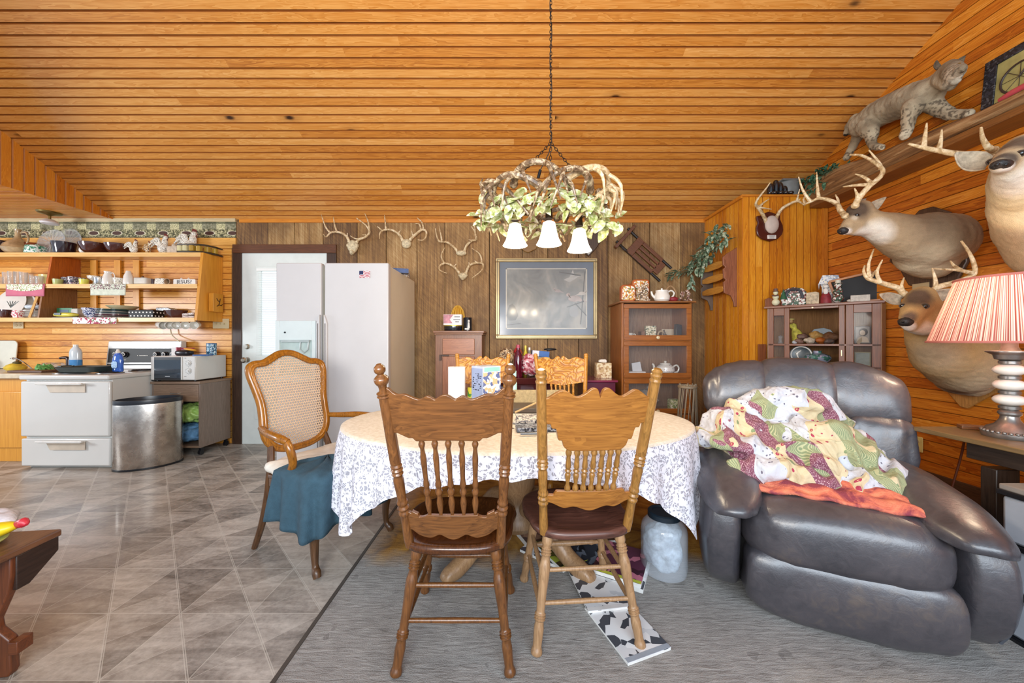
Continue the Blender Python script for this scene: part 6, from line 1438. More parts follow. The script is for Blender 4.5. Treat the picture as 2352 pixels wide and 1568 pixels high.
def leaf(m, base, d, up, L, W, curl=.3, mi=0):
    d = Vector(d).normalized(); s_ = d.cross(Vector(up)); 
    if s_.length < 1e-3: s_ = d.cross(Vector((1, .2, 0)))
    s_.normalize(); n_ = s_.cross(d); b = Vector(base); vs = []; K = 5
    for i in range(K+1):
        t_ = i/K; w_ = W*math.sin(PI*min(.98, t_*.93+.07))**.8*(1-.25*t_); c_ = b+d*L*t_-n_*curl*L*t_*t_
        vs += [tuple(c_-s_*w_/2+n_*w_*.18), tuple(c_), tuple(c_+s_*w_/2+n_*w_*.18)]
    fs = []
    for i in range(K):
        a = i*3; fs += [(a, a+1, a+4, a+3), (a+1, a+2, a+5, a+4)]
    m.add(vs, fs, mi)
def leafmat(name, a, b, c):
    t = NT(name); v = t.co(); n_ = t.noise(v, 38, 3, .6)
    m_ = t.fin(t.ramp(n_, [(.35, hx(a)), (.5, hx(b)), (.66, hx(c))]), .5); return m_
LF1 = leafmat('holly_leaf', '38503a', '6c8468', 'c8ccb0'); LF2 = leafmat('ivy_leaf', '8c9a48', 'c8cc94', 'f6f4e4'); LF3 = leafmat('dark_leaf', '1c3c2c', '3c6448', '7c9878')
m = MB(); random.seed(31)
for k in range(150):
    t_ = random.random()
    q = Vector((-.12, .26, .48)).lerp(Vector((-.12, -.28, .74)), t_)  # runs along the closet side wall
    q += Vector((random.uniform(-.12, .03), random.uniform(-.07, .07), random.uniform(-.08, .08)))
    d = Vector((random.uniform(-1, .2), random.uniform(-1, 1), random.uniform(-.9, .5))); leaf(m, q, d, (0, 0, 1), random.uniform(.07, .12), random.uniform(.035, .05))
for k in range(40):
    t_ = random.random(); q = Vector((-.14, .26, .50)).lerp(Vector((-.48, .22, .40)), t_)+Vector((0, random.uniform(-.04, .04), random.uniform(-.05, .05)*(1-t_*.5))); leaf(m, q, (-1, random.uniform(-.6, .6), random.uniform(-.8, .4)), (0, 0, 1), random.uniform(.06, .10), .04)
for k in range(10): leaf(m, Vector((-.2, .3, .42-.015*k)), (random.uniform(-1, 1), -.3, -1), (0, -1, 0), .08, .035)
tag(m.build('greenery_spray', LF1, loc=(XB-.005, 3.84, 1.55), ang=180), 'pale green artificial leaf spray resting over the wall rack', 'artificial plant')
# ======================================================= ANTLERS, CHANDELIER
BONE = NT('antler'); _v = BONE.co(); _n = BONE.noise(_v, 30, 4, .6, 1); BONE = BONE.fin(BONE.ramp(_n, [(.3, hx('8a6c48')), (.48, hx('c8ac80')), (.7, hx('ecdcba'))]), .4)
BONEP = plain('d8c8a4', .6, var=.25, vs=45, bump=.5, bs=60, name='skull_bone')
BROWNA = NT('brown_antler'); _v = BROWNA.co(); _n = BROWNA.noise(_v, 26, 4, .6, 1.5); BROWNA = BROWNA.fin(BROWNA.ramp(_n, [(.3, hx('3c2a1c')), (.5, hx('7c6248')), (.68, hx('d8c4a0'))]), .35)
def crop2px(ox, oy, s_): return lambda x, y: (ox+x/s_, oy+y/s_)
def antler(parent, name, cv, beam, tines, Y0, offs, r0, mat=None, inv_=None):
    """beam: crop points from base to tip; offs = depth offset (toward camera) base->tip"""
    m = MB(); n_ = len(beam)
    def pt(p, t_):
        q = cv(*p[:2]); Y = Y0-(offs[0]+(offs[1]-offs[0])*t_)-(p[2] if len(p) > 2 else 0)
        v = P(q[0], q[1], Y); return inv_ @ v if inv_ is not None else v
    bp = [pt(p, i/(n_-1)) for i, p in enumerate(beam)]
    m.tube(bp, [r0*(1-.72*(i/(n_-1))**1.3) for i in range(n_)], 10, smooth=5)
    m.ell(bp[0], (r0*1.22,)*3, n=12, m=8)
    for tn_ in tines:
        # find t of nearest beam point
        b0 = min(range(n_), key=lambda i: (beam[i][0]-tn_[0][0])**2+(beam[i][1]-tn_[0][1])**2); tt = b0/(n_-1)
        k = len(tn_)
        m.tube([pt(p, tt+.15*i/(k)) for i, p in enumerate(tn_)], [r0*.72*(1-.75*i/(k-1)) for i in range(k)], 8, smooth=4)
    return m.build(name, mat or BONE, parent)
cvA = crop2px(540, 480, 3.015); cvB = crop2px(980, 480, 3.733)
def skull(c, w_, h, parent, kind=0):
    m = MB(); m.ell(c, (w_/2, .035, h/2), e2=.8, n=20, m=12, fn=lambda p: (p.x*(1-.28*max(0, -p.z/(h/2))*(1 if kind == 0 else 0)), p.y, p.z))
    if kind == 0:
        m.ell((c[0], c[1]-.02, c[2]-h*.42), (w_*.2, .035, h*.2))
        for sx in (-1, 1): m.ell((c[0]+sx*w_*.42, c[1], c[2]+h*.1), (w_*.14, .03, h*.16))
    return m.build('skull', BONEP, parent)
WA = 4.19
def smount(lab, cpx, csz, left, right, cv, kind=0, off=(.0, .16)):
    q = cv(*cpx); c = P(q[0], q[1], WA); r = thing('antler_mount', lab, 'antlers', (c.x, WY, c.z), group='antler mounts on the back wall')
    inv_ = Matrix.Translation(-r.location); s_ = WA/F/(3.015 if cv is cvA else 3.733)
    skull(Vector((0, -.035, 0)), csz[0]*s_, csz[1]*s_, r, kind)
    antler(r, 'antler', cv, left[0], left[1], WA, off, .017, inv_=inv_); antler(r, 'antler', cv, right[0], right[1], WA, off, .017, inv_=inv_)
smount('skull mount with tall upright tines, first from the door', (815, 262), (75, 95), ([(790, 225), (768, 185), (720, 160), (665, 162), (630, 192), (612, 172)], [[(655, 160), (625, 120), (597, 38)], [(705, 158), (690, 110), (680, 55)], [(775, 195), (778, 165)]]),
       ([(845, 225), (862, 208), (900, 195), (930, 160), (905, 112), (840, 62)], [[(930, 160), (922, 90), (898, 30)], [(880, 205), (835, 205), (798, 185)], [(905, 180), (880, 178)]]), cvA)
smount('skull mount with square skull cap above the refrigerator end, second from the door', (1187, 240), (66, 66), ([(1160, 215), (1135, 175), (1085, 145), (1030, 145), (1003, 168), (1000, 205)], [[(1045, 140), (1040, 90), (1034, 40)], [(1020, 150), (985, 120)], [(1130, 170), (1145, 145)]]),
       ([(1215, 210), (1240, 185), (1290, 145), (1322, 152), (1322, 190), (1300, 215), (1265, 212)], [[(1305, 145), (1295, 95), (1260, 60)], [(1290, 145), (1275, 105), (1248, 100)], [(1235, 185), (1222, 150)]]), cvA, 1)
smount('upper of two antler mounts left of the picture', (297, 378), (92, 46), ([(265, 365), (228, 320), (175, 285), (112, 275), (88, 235), (75, 165)], [[(130, 275), (120, 210), (105, 140)], [(110, 278), (92, 262)]]),
       ([(325, 358), (345, 310), (385, 272), (422, 262), (418, 205), (380, 145)], [[(420, 230), (412, 165), (400, 110)], [(420, 266), (390, 268), (360, 262)]]), cvB, 1)
smount('lower curled antler mount left of the picture above the small cabinet', (312, 575), (76, 62), ([(290, 560), (245, 505), (175, 465), (118, 480), (112, 522), (172, 550)], [[(150, 460), (125, 400), (155, 330)], [(235, 490), (255, 470)]]),
       ([(335, 550), (368, 482), (430, 460), (482, 470), (472, 525), (388, 592)], [[(475, 460), (455, 385), (385, 335)], [(430, 460), (410, 440)], [(368, 482), (362, 455)]]), cvB)
# antler plaque on closet front
cvP = crop2px(1600, 420, 7.128)
c = P(*cvP(1195, 720), YB-.02); ap = thing('antler_plaque', 'dark red shield plaque with antlers and white skull cap on the closet front', 'antlers', (c.x, YB-.008, c.z)); inv_ = Matrix.Translation(-ap.location)
def shp(x, y): q = cvP(x, y); v = P(q[0], q[1], YB-.02); return (v.x-c.x, v.z-c.z)
o_ = [shp(*p) for p in ((975, 570), (985, 540), (1040, 535), (1100, 500), (1170, 470), (1240, 490), (1290, 510), (1355, 505), (1360, 600), (1400, 690), (1412, 770), (1390, 850), (1320, 920), (1190, 960), (1060, 920), (990, 860), (970, 740), (1000, 660))]
m = MB(); m.prism(o_, .022, T(0, -.011, 0) @ RXZ); m.build('board', plain('4c1a10', .2, var=.1, coat=.6), ap, bevel=.006)
m = MB(); m.ell((shp(1210, 690)[0], -.03, shp(1210, 690)[1]), (.067, .03, .088)); m.build('skull_cap', plain('c8b8ac', .7), ap)
m = MB(); x, z = shp(1215, 890); m.prism(rrect(.085, .038, .006, 3, x, z), .003, T(0, -.024, 0) @ RXZ); lb = m.build('label', plain('ece8e0', .5), ap)
for k in range(3): m = MB(); m.box((x, -.026, z+.010-.010*k), (.066-.02*(k > 0), .001, .0035)); m.build('label_line', plain('2c2828', .5), lb)
antler(ap, 'antler', cvP, [(1140, 640), (1085, 520), (1005, 400), (968, 345), (1015, 245), (1130, 100), (1205, -5)], [[(1005, 400), (1100, 412), (1225, 430)], [(1030, 385), (1100, 320), (1190, 262)]], YB-.03, (.0, .16), .017, inv_=inv_)
antler(ap, 'antler', cvP, [(1300, 570), (1390, 430), (1520, 345), (1640, 300), (1720, 330), (1770, 370)], [[(1640, 300), (1660, 210), (1688, 100)], [(1660, 300), (1700, 255)]], YB-.03, (.0, .2), .017, inv_=inv_)

# ---------- chandelier
CX, CY = .215, 2.10
ch = thing('chandelier', 'antler chandelier with three lit white bell shades hanging over the table', 'chandelier', (CX, CY, 0))
def link_chain(m, p0, p1, pitch=.021, L=.027, w_=.013, r_=.0022):
    p0, p1 = Vector(p0), Vector(p1); n_ = max(2, int((p1-p0).length/pitch)); x, y, z, LL = frame(p0, p1)
    for i in range(n_):
        c_ = p0.lerp(p1, (i+.5)/n_); s_ = x if i % 2 else y; pts = []
        for k in range(10):
            a = 2*PI*k/10; pts.append(c_+z*math.sin(a)*L/2+s_*math.cos(a)*w_/2)
        m.tube(pts, r_, 5, closed=True)
ZCE = ZW+(BW-CY)*SL; IRON = plain('3c3028', .4, .7)
m = MB(); link_chain(m, (.012, 0, ZCE-.03), (.012, 0, 2.36)); m.build('chain', IRON, ch)
m = MB(); m.tube([(.012+.006*math.sin(i*1.1), .006*math.cos(i*1.1), ZCE-.02-(ZCE-2.4)*i/24) for i in range(25)]+[(.0, 0, 2.3), (-.05, .0, 2.2)], .0028, 6, smooth=2); m.build('cord', plain('2c2420', .6), ch)
m = MB(); m.lathe([(0, 0), (.06, 0), (.055, -.025), (.01, -.04), (0, -.04)], 24, c=(.012, 0, ZCE)); m.build('canopy', IRON, ch)
for a, b in (((.012, 0, 2.36), (-.14, -.08, 2.165)), ((.012, 0, 2.36), (.02, .13, 2.17)), ((.012, 0, 2.36), (.14, -.06, 2.16))): m = MB(); link_chain(m, a, b); m.build('support_chain', IRON, ch)
m = MB(); m.cyl((-.05, 0, 2.2), (-.062, 0, 2.155), .009); m.build('connector', BLK, ch)
random.seed(17)
def cant(a0, R, z0, span, flip, parent, seed):
    rr = random.Random(seed); m = MB(); pts = []; rad = []
    for i in range(9):
        t_ = i/8; a = a0+span*t_*flip; rad_ = R*(1-.25*math.sin(t_*PI*.5)) if False else R*(.62+.42*math.sin(PI*(.15+.8*t_)))
        z = z0+.085*math.sin(PI*t_*.9)-.19*t_**2.2
        pts.append((rad_*math.cos(a), rad_*.9*math.sin(a), z)); rad.append(.021*(1-.6*t_))
    m.tube(pts, rad, 9, smooth=3); m.ell(pts[0], .024, n=12, m=8)
    for i, L in ((2, .17), (4, .21), (5, .16), (6, .12)):
        b = Vector(pts[i]); a = math.atan2(b.y, b.x); o_ = Vector((math.cos(a), math.sin(a), 0)); s_ = Vector((-math.sin(a), math.cos(a), 0))*flip
        L *= rr.uniform(.8, 1.15); up = -1 if i in (4, 5, 6) else (-1 if rr.random() < .7 else .22)
        m.tube([b, b+o_*L*.28+s_*L*.15+Vector((0, 0, up*L*.3)), b+o_*L*.2+s_*L*.38+Vector((0, 0, up*L*.95))], [.012, .0095, .003], 8, smooth=4)
    return m.build('antler', BROWNA if seed % 3 else BONE, parent)
for k in range(12): cant(k*2*PI/12+.25, .355, 2.005+.035*(k % 2), 1.3, 1 if k % 2 else -1, ch, k+3)
SHD = NT('lit_shade'); SHD = SHD.fin((.97, .95, .9), .3, 0, Emission_Color=(1, .93, .80), Emission_Strength=1.1)
for i, (sx_, sy_, dz) in enumerate(((-.197, -.02, .012), (-.008, -.09, .0), (.178, .0, -.012))):
    m = MB(); m.lathe([(.020, .128), (.034, .12), (.039, .095), (.046, .06), (.055, .03), (.067, .007), (.071, 0), (.068, .002), (.052, .031), (.043, .06), (.035, .095), (.028, .115)], 32, c=(sx_, sy_, 1.742+dz)); shd = m.build('lamp_shade', SHD, ch)
    m = MB(); m.cyl((sx_, sy_, 1.885+dz), (sx_, sy_, 1.95+dz), .022, .016); m.cyl((sx_, sy_, 1.95+dz), (sx_*.6, sy_*.6, 2.06), .006); m.build('socket', IRON, ch)
    point('chandelier_bulb', (CX+sx_, CY+sy_, 1.715+dz), 7.5, (1, .82, .58), .03)
m = MB(); random.seed(23)
def ivy(m, c, n_, s_, L=(.05, .085)):
    for k in range(n_):
        q = Vector(c)+Vector((random.uniform(-1, 1)*s_[0], random.uniform(-1, 1)*s_[1], random.uniform(-1, 1)*s_[2]))
        d = Vector((random.uniform(-1, 1), random.uniform(-1, .6), random.uniform(-1, .5))); l_ = random.uniform(*L)
        leaf(m, q, d, (random.uniform(-.4, .4), -.8, .6), l_, l_*.85, .2)
for k in range(20):
    a = k*2*PI/20; ivy(m, (.30*math.cos(a), .27*math.sin(a), 1.935+.02*math.sin(k*2.1)), 6, (.06, .05, .035))
ivy(m, (-.37, -.04, 1.90), 16, (.045, .05, .045)); ivy(m, (.34, -.06, 1.875), 18, (.06, .05, .04), (.06, .10)); ivy(m, (-.22, -.15, 1.94), 14, (.07, .04, .05)); ivy(m, (0, -.2, 1.93), 20, (.1, .04, .05)); ivy(m, (.17, -.18, 1.93), 14, (.07, .04, .04))
for k in range(5): leaf(m, (-.385, 0, 1.99+.004*k), (-.1+.05*k, 0, 1), (0, -1, 0), .09, .05)
pts = [(.31*math.cos(a*PI/18), .28*math.sin(a*PI/18), 1.96+.015*math.sin(a)) for a in range(36)]
m.tube(pts, .006, 6, closed=True)
tag(m.build('ivy_garland', LF2, loc=(CX, CY, 0), ang=180), 'pale green variegated artificial ivy wound around the antler chandelier', 'artificial plant')

# ---------- ledge log and things on it
LG = NT('rough_log'); _v = LG.co(); _m = LG.n('Mapping', {'Vector': _v, 'Scale': (16, 1.6, 16)}).outputs[0]; _n = LG.noise(_m, 1.5, 5, .65, .5); LG.bump(_n, .9, .02); LG = LG.fin(LG.ramp(_n, [(.3, hx('4c2e18')), (.5, hx('8c6238')), (.7, hx('b89468'))]), .7)
def logf(u, v):
    y = 3.56-u*5.2; a = 2*PI*v; n1 = noise.noise(Vector((u*14, math.cos(a)*1.5, math.sin(a)*1.5)))
    endk = .75+.25*min(1, u*14)
    far = max(0, (y-2.1)/1.3)**1.4; rx, rz = (.10+.01*far)*endk*(1+.16*n1), (.048+.085*far)*endk*(1+.22*n1)
    return (2.97+rx*math.cos(a)*1.0, y, 2.548+rz*(1 if math.sin(a) < 0 else 1)*0+(.048+.085*far)*.9+rz*math.sin(a))
m = MB(); m.grid(logf, 70, 18, cv=True); k = len(m.v); m.f.append(tuple(range(18))); m.mi.append(0)
lg = thing('log_shelf', 'rough split log ledge running along the right wall', 'shelf', (0, 0, 0))
m.build('log', LG, lg, ang=60)
m = MB(); m.bx(2.90, XR-.004, -1.6, 3.5, 2.50, 2.548); m.build('support_board', wood('#4c2a14', '#8c5a2c', 1), lg, bevel=.004)
bp = thing('bicycle_picture', 'picture of a bicycle in a black woven frame standing on the log ledge', 'picture', (3.0, 2.30, 2.625), rot=(0, math.radians(6), 0))
m = MB()
for (y0, y1, z0, z1) in ((-.62, 0, 0, .05), (-.62, 0, .30, .35), (-.06, 0, .05, .30), (-.62, -.56, .05, .30)): m.bx(-.012, .012, y0, y1, z0, z1)
m.build('frame', patt('woven', ['141418', '2c2c34', '1c1c20', '4c4c50'], 60, .5), bp, bevel=.003)
m = MB(); m.bx(-.004, .004, -.56, -.06, .05, .30); m.build('picture', plain('a89c60', .4, var=.2, vs=7), bp)
m = MB()
for cy_ in (-.17, -.40):
    m.tube([(-.008, cy_+.085*math.cos(a*PI/12), .15+.085*math.sin(a*PI/12)) for a in range(24)], .006, 6, closed=True)
    for a in range(8): m.cyl((-.008, cy_, .15), (-.008, cy_+.08*math.cos(a*PI/4), .15+.08*math.sin(a*PI/4)), .0015, n=5)
for p, q in (((-.17, .15), (-.24, .25)), ((-.24, .25), (-.34, .24)), ((-.34, .24), (-.40, .15)), ((-.24, .25), (-.3, .15)), ((-.3, .15), (-.34, .24)), ((-.24, .25), (-.22, .28))): m.cyl((-.008, *p), (-.008, *q), .005, n=6)
m.build('bicycle', plain('3c2c24', .5), bp)
m = MB(); m.tube([(0, 0, .03), (0, -.06, .035), (0, -.2, .04), (0, -.26, .035)], [.012, .022, .022, .01], 10, smooth=3); tag(m.build('pink_pocketknife', plain('c04c54', .3, coat=.4), loc=(2.955, 2.18, 2.63)), 'pink red oblong item leaning at the foot of the bicycle picture', 'ornament')
# on the closet top
m = MB(); m.lathe([(0, 0), (.10, 0), (.11, .02), (.11, .17), (.10, .18), (0, .18)], 30); m.box((0, 0, .185), (.21, .2, .012)); 
tag(m.build('grey_crock', plain('7c7c78', .4, var=.15), loc=(kx(1812, 3.66), 3.70, 2.641)), 'square topped grey crock on top of the closet', 'crock')
r = thing('black_boots', 'shiny black figure group standing before the grey crock on the closet top', 'figurine', (kx(1790, 3.58), 3.58, 2.641)); m = MB()
for k, (x, h) in enumerate(((-.09, .13), (-.03, .17), (.02, .15), (.07, .12))): m.ell((x, .01*k, h*.5), (.03, .035, h*.5), n=14, m=10, e1=.8); m.ell((x+.01, -.03, .02), (.03, .04, .022))
m.build('body', plain('141418', .15, coat=.8), r)
m = MB(); random.seed(41)
for k in range(210):
    t_ = random.random(); q = Vector((kx(1850, 3.62), 3.60, 2.72)).lerp(Vector((2.93, 3.28, 2.70)), t_)+Vector((random.uniform(-.08, .08), random.uniform(-.1, .1), random.uniform(-.07, .10)))
    leaf(m, q, (random.uniform(-1, 1), random.uniform(-1, .5), random.uniform(-.8, .9)), (0, 0, 1), random.uniform(.05, .09), .035)
tag(m.build('ledge_greenery', LF3, ang=180), 'dark green artificial foliage at the corner end of the log ledge', 'artificial plant')

# ======================================================= MOUNTED ANIMALS
def fur_mat(name, dark=.75):
    t = NT(name); v = t.co(); vc = t.n('VertexColor', layer_name='Col').outputs[0]
    n_ = t.noise(v, 220, 3, .7); n2 = t.noise(v, 30, 4, .6)
    k = t.m_('ADD', t.m_('MULTIPLY', n_, .5), t.m_('ADD', t.m_('MULTIPLY', n2, .4), .55))
    c = t.mix(1.0, vc, t.comb(k, k, k), 'MULTIPLY'); t.bump(n_, .6, .006)
    return t.fin(c, .85)
FUR = fur_mat('deer_fur')
def S(px, py, X=None, Y=None):
    if Y is None: Y = X*F/(px-1176)
    return P(px, py, Y)
def chain_blob(m, pts, n=18):
    """pts: [(Vector, r)] dense capsule chain"""
    for (a, ra), (b, rb) in zip(pts[:-1], pts[1:]):
        k = max(2, int((b-a).length/(min(ra, rb)*.35)))
        for i in range(k+1):
            t_ = i/k; m.ell(a.lerp(b, t_), (ra*(1-t_)+rb*t_,)*3, n=n, m=10)
def colorist(rules, base):
    base = Vector(hx(base)); rl = [(Vector(c), r, Vector(hx(q)), s_) for c, r, q, s_ in rules]
    def fn(p):
        c = base.copy()
        for ctr, r, q, s_ in rl:
            d = (p-ctr).length/r
            w_ = max(0, min(1, (1-d)/s_+.0)) if d < 1 else 0
            c = c.lerp(q, w_)
        return c
    return fn
EYE = plain('0c0806', .05, var=0, coat=1)
from mathutils.bvhtree import BVHTree
def on_skin(o, I, px, py):
    bvh = BVHTree.FromPolygons([v.co for v in o.data.vertices], [p.vertices[:] for p in o.data.polygons])
    org = I @ Vector((0, 0, H)); d_ = Vector(((px-1176)/F, 1, (784-py)/F)).normalized()
    hit = bvh.ray_cast(org, d_)
    if hit[0] is None:
        q = bvh.find_nearest(org+d_*3.0); return q[0], d_
    return hit[0], d_
def ear(parent, base, tip, wid, up, inner='d8ccb8', mat_=None):
    base, tip = Vector(base), Vector(tip); d = (tip-base); L = d.length; d.normalize(); s_ = d.cross(Vector(up)).normalized(); n_ = s_.cross(d)
    vs = []; K = 9; J = 7
    for i in range(K):
        t_ = i/(K-1); w_ = wid*(math.sin(PI*(.12+.86*t_))**.75)*(1-.25*t_)
        for j in range(J):
            a = (j/(J-1)-.5)*PI*(.95-.35*t_)
            vs.append(tuple(base+d*L*t_+s_*w_*.5*math.sin(a)/math.sin(PI*.47)*1.0+n_*(-w_*.35*math.cos(a))))
    fs = [(i*J+j, i*J+j+1, (i+1)*J+j+1, (i+1)*J+j) for i in range(K-1) for j in range(J-1)]
    m = MB(); m.add(vs, fs)
    return m.build('ear', mat_ or EARM, parent, solid=.006, ang=180)
EARM = plain('b8a890', .9, var=.2, vs=40, bump=.5, bs=120, name='ear_fur')
def deer(label, body, rules, base, eyes, nose, ears, antl, plaq, cv, voxel=.011):
    r = thing('deer_mount', label, 'deer mount', plaq[0])
    I = Matrix.Translation(-Vector(plaq[0]))
    m = MB()
    for chn in body: chain_blob(m, [(I @ p, q) for p, q in chn])
    organic('head_and_neck', m, FUR, r, voxel=voxel, smooth=34, colorfn=colorist([(I @ c, q, k, s_) for c, q, k, s_ in rules], base), disp=lambda p: .007*noise.noise(p*7)+.0035*noise.noise(Vector((p.x*26, p.y*60, p.z*60))))
    skin = [o for o in r.children if o.name.startswith('head_and_neck')][0]
    for px_, py_, q in eyes:
        h, d_ = on_skin(skin, I, px_, py_)
        m = MB(); m.ell(h+d_*q*.35, q, n=16, m=12); e_ = m.build('eye', EYE, r)
        m = MB(); x_, y_, z_, _l = frame(h, h+d_); m.tube([h+x_*math.cos(a*PI/8)*q*1.15+y_*math.sin(a*PI/8)*q*.95 for a in range(16)], q*.28, 6, closed=True); m.build('eyelid', plain('4c3c30', .7), e_)
    h, d_ = on_skin(skin, I, nose[0], nose[1])
    m = MB(); m.ell(h+d_*nose[2][0]*.55, nose[2], n=20, m=12, fn=lambda p: p*(1+.1*noise.noise(p*50))); no = m.build('nose', plain('2a2828', .42, var=.25, vs=70, bump=.5, bs=250), r)
    m = MB()
    for s_ in (-1, 1): m.ell(h-d_*nose[2][0]*.30+Vector((s_*nose[2][0]*.45, 0, 0)), (nose[2][0]*.22, nose[2][0]*.22, nose[2][0]*.16), n=10, m=8)
    m.build('nostrils', BLK, no)
    for e in ears: ear(r, I @ e[0], I @ e[1], e[2], e[3])
    for beam, tines, Y0, offs, r0 in antl: antler(r, 'antler', cv, beam, tines, Y0, offs, r0, inv_=I)
    o_ = plaq[1]; m = MB(); m.prism(o_, .025, T(-.016, 0, 0) @ RYZ); m.build('plaque', plaq[2], r, bevel=.008)
    return r
TAN = 'b49a76'; GREY = '7c6a54'; LT = 'd0bc9c'; WH = 'e8e0d0'
# deer 1
def wp(px, py): Y = XR*F/(px-1176); return (Y, H+(784-py)*Y/F)
def plq(c, pts): cy_, cz_ = wp(*c); return ((XR-.004, cy_, cz_), [(wp(*p)[0]-cy_, wp(*p)[1]-cz_) for p in pts])
p1 = plq((2160, 560), [(2075, 620), (2050, 600), (2085, 520), (2120, 482), (2150, 474), (2190, 486), (2206, 530), (2228, 560), (2232, 600), (2205, 650), (2150, 668), (2095, 655)])
b1 = [[(S(2165, 552, X=3.02), .185), (S(2130, 552, X=2.86), .185), (S(2085, 548, X=2.72), .15), (S(2040, 528, X=2.58), .115), (S(2005, 515, X=2.47), .088)],
      [(S(2105, 590, X=2.86), .12), (S(2140, 595, X=2.98), .14)],
      [(S(2000, 512, X=2.47), .085), (S(1975, 497, X=2.40), .078), (S(1958, 508, X=2.32), .058), (S(1944, 522, X=2.26), .040), (S(1937, 529, X=2.23), .034)], [(S(1965, 485, X=2.36), .058), (S(1978, 482, X=2.42), .07)], [(S(2020, 520, X=2.5), .07), (S(1985, 524, X=2.42), .055), (S(1955, 530, X=2.29), .035)]]
r1 = [(S(2150, 520, X=2.8), .30, '8c7a62', .8), (S(2120, 610, X=2.8), .20, 'cdbc9c', .6), (S(2010, 538, X=2.45), .12, WH, .5), (S(1985, 545, X=2.36), .08, WH, .4), (S(1968, 480, X=2.33), .10, '5c4a3a', .5), (S(1945, 515, X=2.20), .06, '6c5a48', .5), (S(1946, 536, X=2.24), .04, 'ece4d8', .4), (S(1965, 497, X=2.29), .028, 'c8b8a0', .5)]
cvD = crop2px(1880, 100, 2.905); cvE = crop2px(1600, 360, 3.137); cvF = crop2px(1900, 560, 2.449)
def e2d(x, y): return ((1600+x/3.137-1880)*2.905, (360+y/3.137-100)*2.905)
a1L = [e2d(*p) for p in ((1070, 425), (1035, 385), (1010, 340), (950, 310), (880, 300), (820, 325), (768, 345))]
a1Lt = [[e2d(880, 300), e2d(870, 210), e2d(865, 110)], [e2d(820, 322), e2d(765, 240), e2d(735, 145)], [e2d(1015, 345), e2d(1018, 310), e2d(1000, 272)], [e2d(790, 340), e2d(772, 310), e2d(780, 285)]]
deer('deer head mount on dark brown plaque, facing left below the log ledge, upper middle', b1, r1, TAN,
     [(1968, 494, .0135)], (1936, 530, (.030, .03, .024)),
     [(S(1990, 488, X=2.43), S(2036, 452, X=2.55), .075, (0, -1, .2)), (S(1968, 478, Y=2.62), S(1990, 455, Y=2.72), .06, (0, -1, .2))],
     [(a1L, a1Lt, 2.45, (0, -.24), .018), ([(245, 1080), (270, 1030), (335, 955), (410, 890), (427, 840), (370, 790), (290, 748), (212, 742)], [[(418, 835), (400, 790), (335, 710)], [(350, 930), (305, 892), (245, 870)], [(345, 940), (250, 945), (165, 955)], [(262, 1030), (255, 1000), (240, 965)]], 2.42, (0, .16), .019)],
     (*p1, wood('#2c1c14', '#5c4434', 2)), cvD)
# deer 2
p2 = plq((2250, 850), [(2130, 830), (2150, 760), (2260, 700), (2320, 745), (2300, 770), (2300, 800), (2330, 850), (2338, 890), (2290, 905), (2230, 938), (2215, 935), (2180, 895)])
b2 = [[(S(2255, 830, X=3.0), .17), (S(2215, 830, X=2.90), .20), (S(2180, 812, X=2.78), .18), (S(2148, 778, X=2.68), .14), (S(2130, 740, X=2.60), .11)],
      [(S(2195, 870, X=2.93), .10), (S(2235, 880, X=3.0), .09)],
      [(S(2125, 715, X=2.58), .095), (S(2112, 695, X=2.50), .082), (S(2098, 715, X=2.42), .06), (S(2086, 735, X=2.36), .042), (S(2080, 741, X=2.34), .036)], [(S(2118, 680, X=2.52), .07), (S(2105, 684, X=2.48), .06)], [(S(2135, 745, X=2.56), .08), (S(2105, 750, X=2.44), .05), (S(2090, 750, X=2.37), .035)]]
r2 = [(S(2225, 860, X=2.9), .28, 'b8a488', .7), (S(2200, 885, X=2.9), .10, '6c5c50', .6), (S(2145, 820, X=2.6), .16, 'b49c7c', .6), (S(2112, 762, X=2.45), .08, WH, .4), (S(2110, 678, X=2.43), .10, '5c4634', .5), (S(2090, 725, X=2.33), .055, '6c5848', .5), (S(2088, 752, X=2.35), .04, 'ece4d8', .4)]
deer('deer head mount on tan plaque, lowest of the three, beside the table lamp shade', b2, r2, 'b4925f',
     [(2124, 703, .0145), (2073, 702, .012)], (2080, 739, (.034, .034, .028)),
     [(S(2075, 690, X=2.45), S(2022, 676, X=2.30), .085, (0, -1, .1)), (S(2145, 690, X=2.55), S(2186, 664, X=2.62), .085, (0, -1, .1))],
     [([(430, 282), (400, 250), (335, 228), (265, 207), (225, 192), (205, 155), (212, 122)], [[(240, 198), (232, 120), (262, 30)], [(300, 220), (280, 160), (310, 90)], [(232, 200), (255, 175), (272, 148)], [(428, 275), (418, 235), (432, 190)]], 2.27, (0, -.10), .019),
      ([(565, 290), (620, 245), (700, 222), (790, 192), (830, 158), (820, 95), (790, 35), (755, -15)], [[(612, 248), (606, 190), (590, 135)], [(815, 165), (740, 148), (600, 140)], [(745, 146), (715, 125), (692, 95)]], 2.22, (0, .12), .019)],
     (*p2, wood('#8c5c28', '#c48c4c', 2)), cvF)
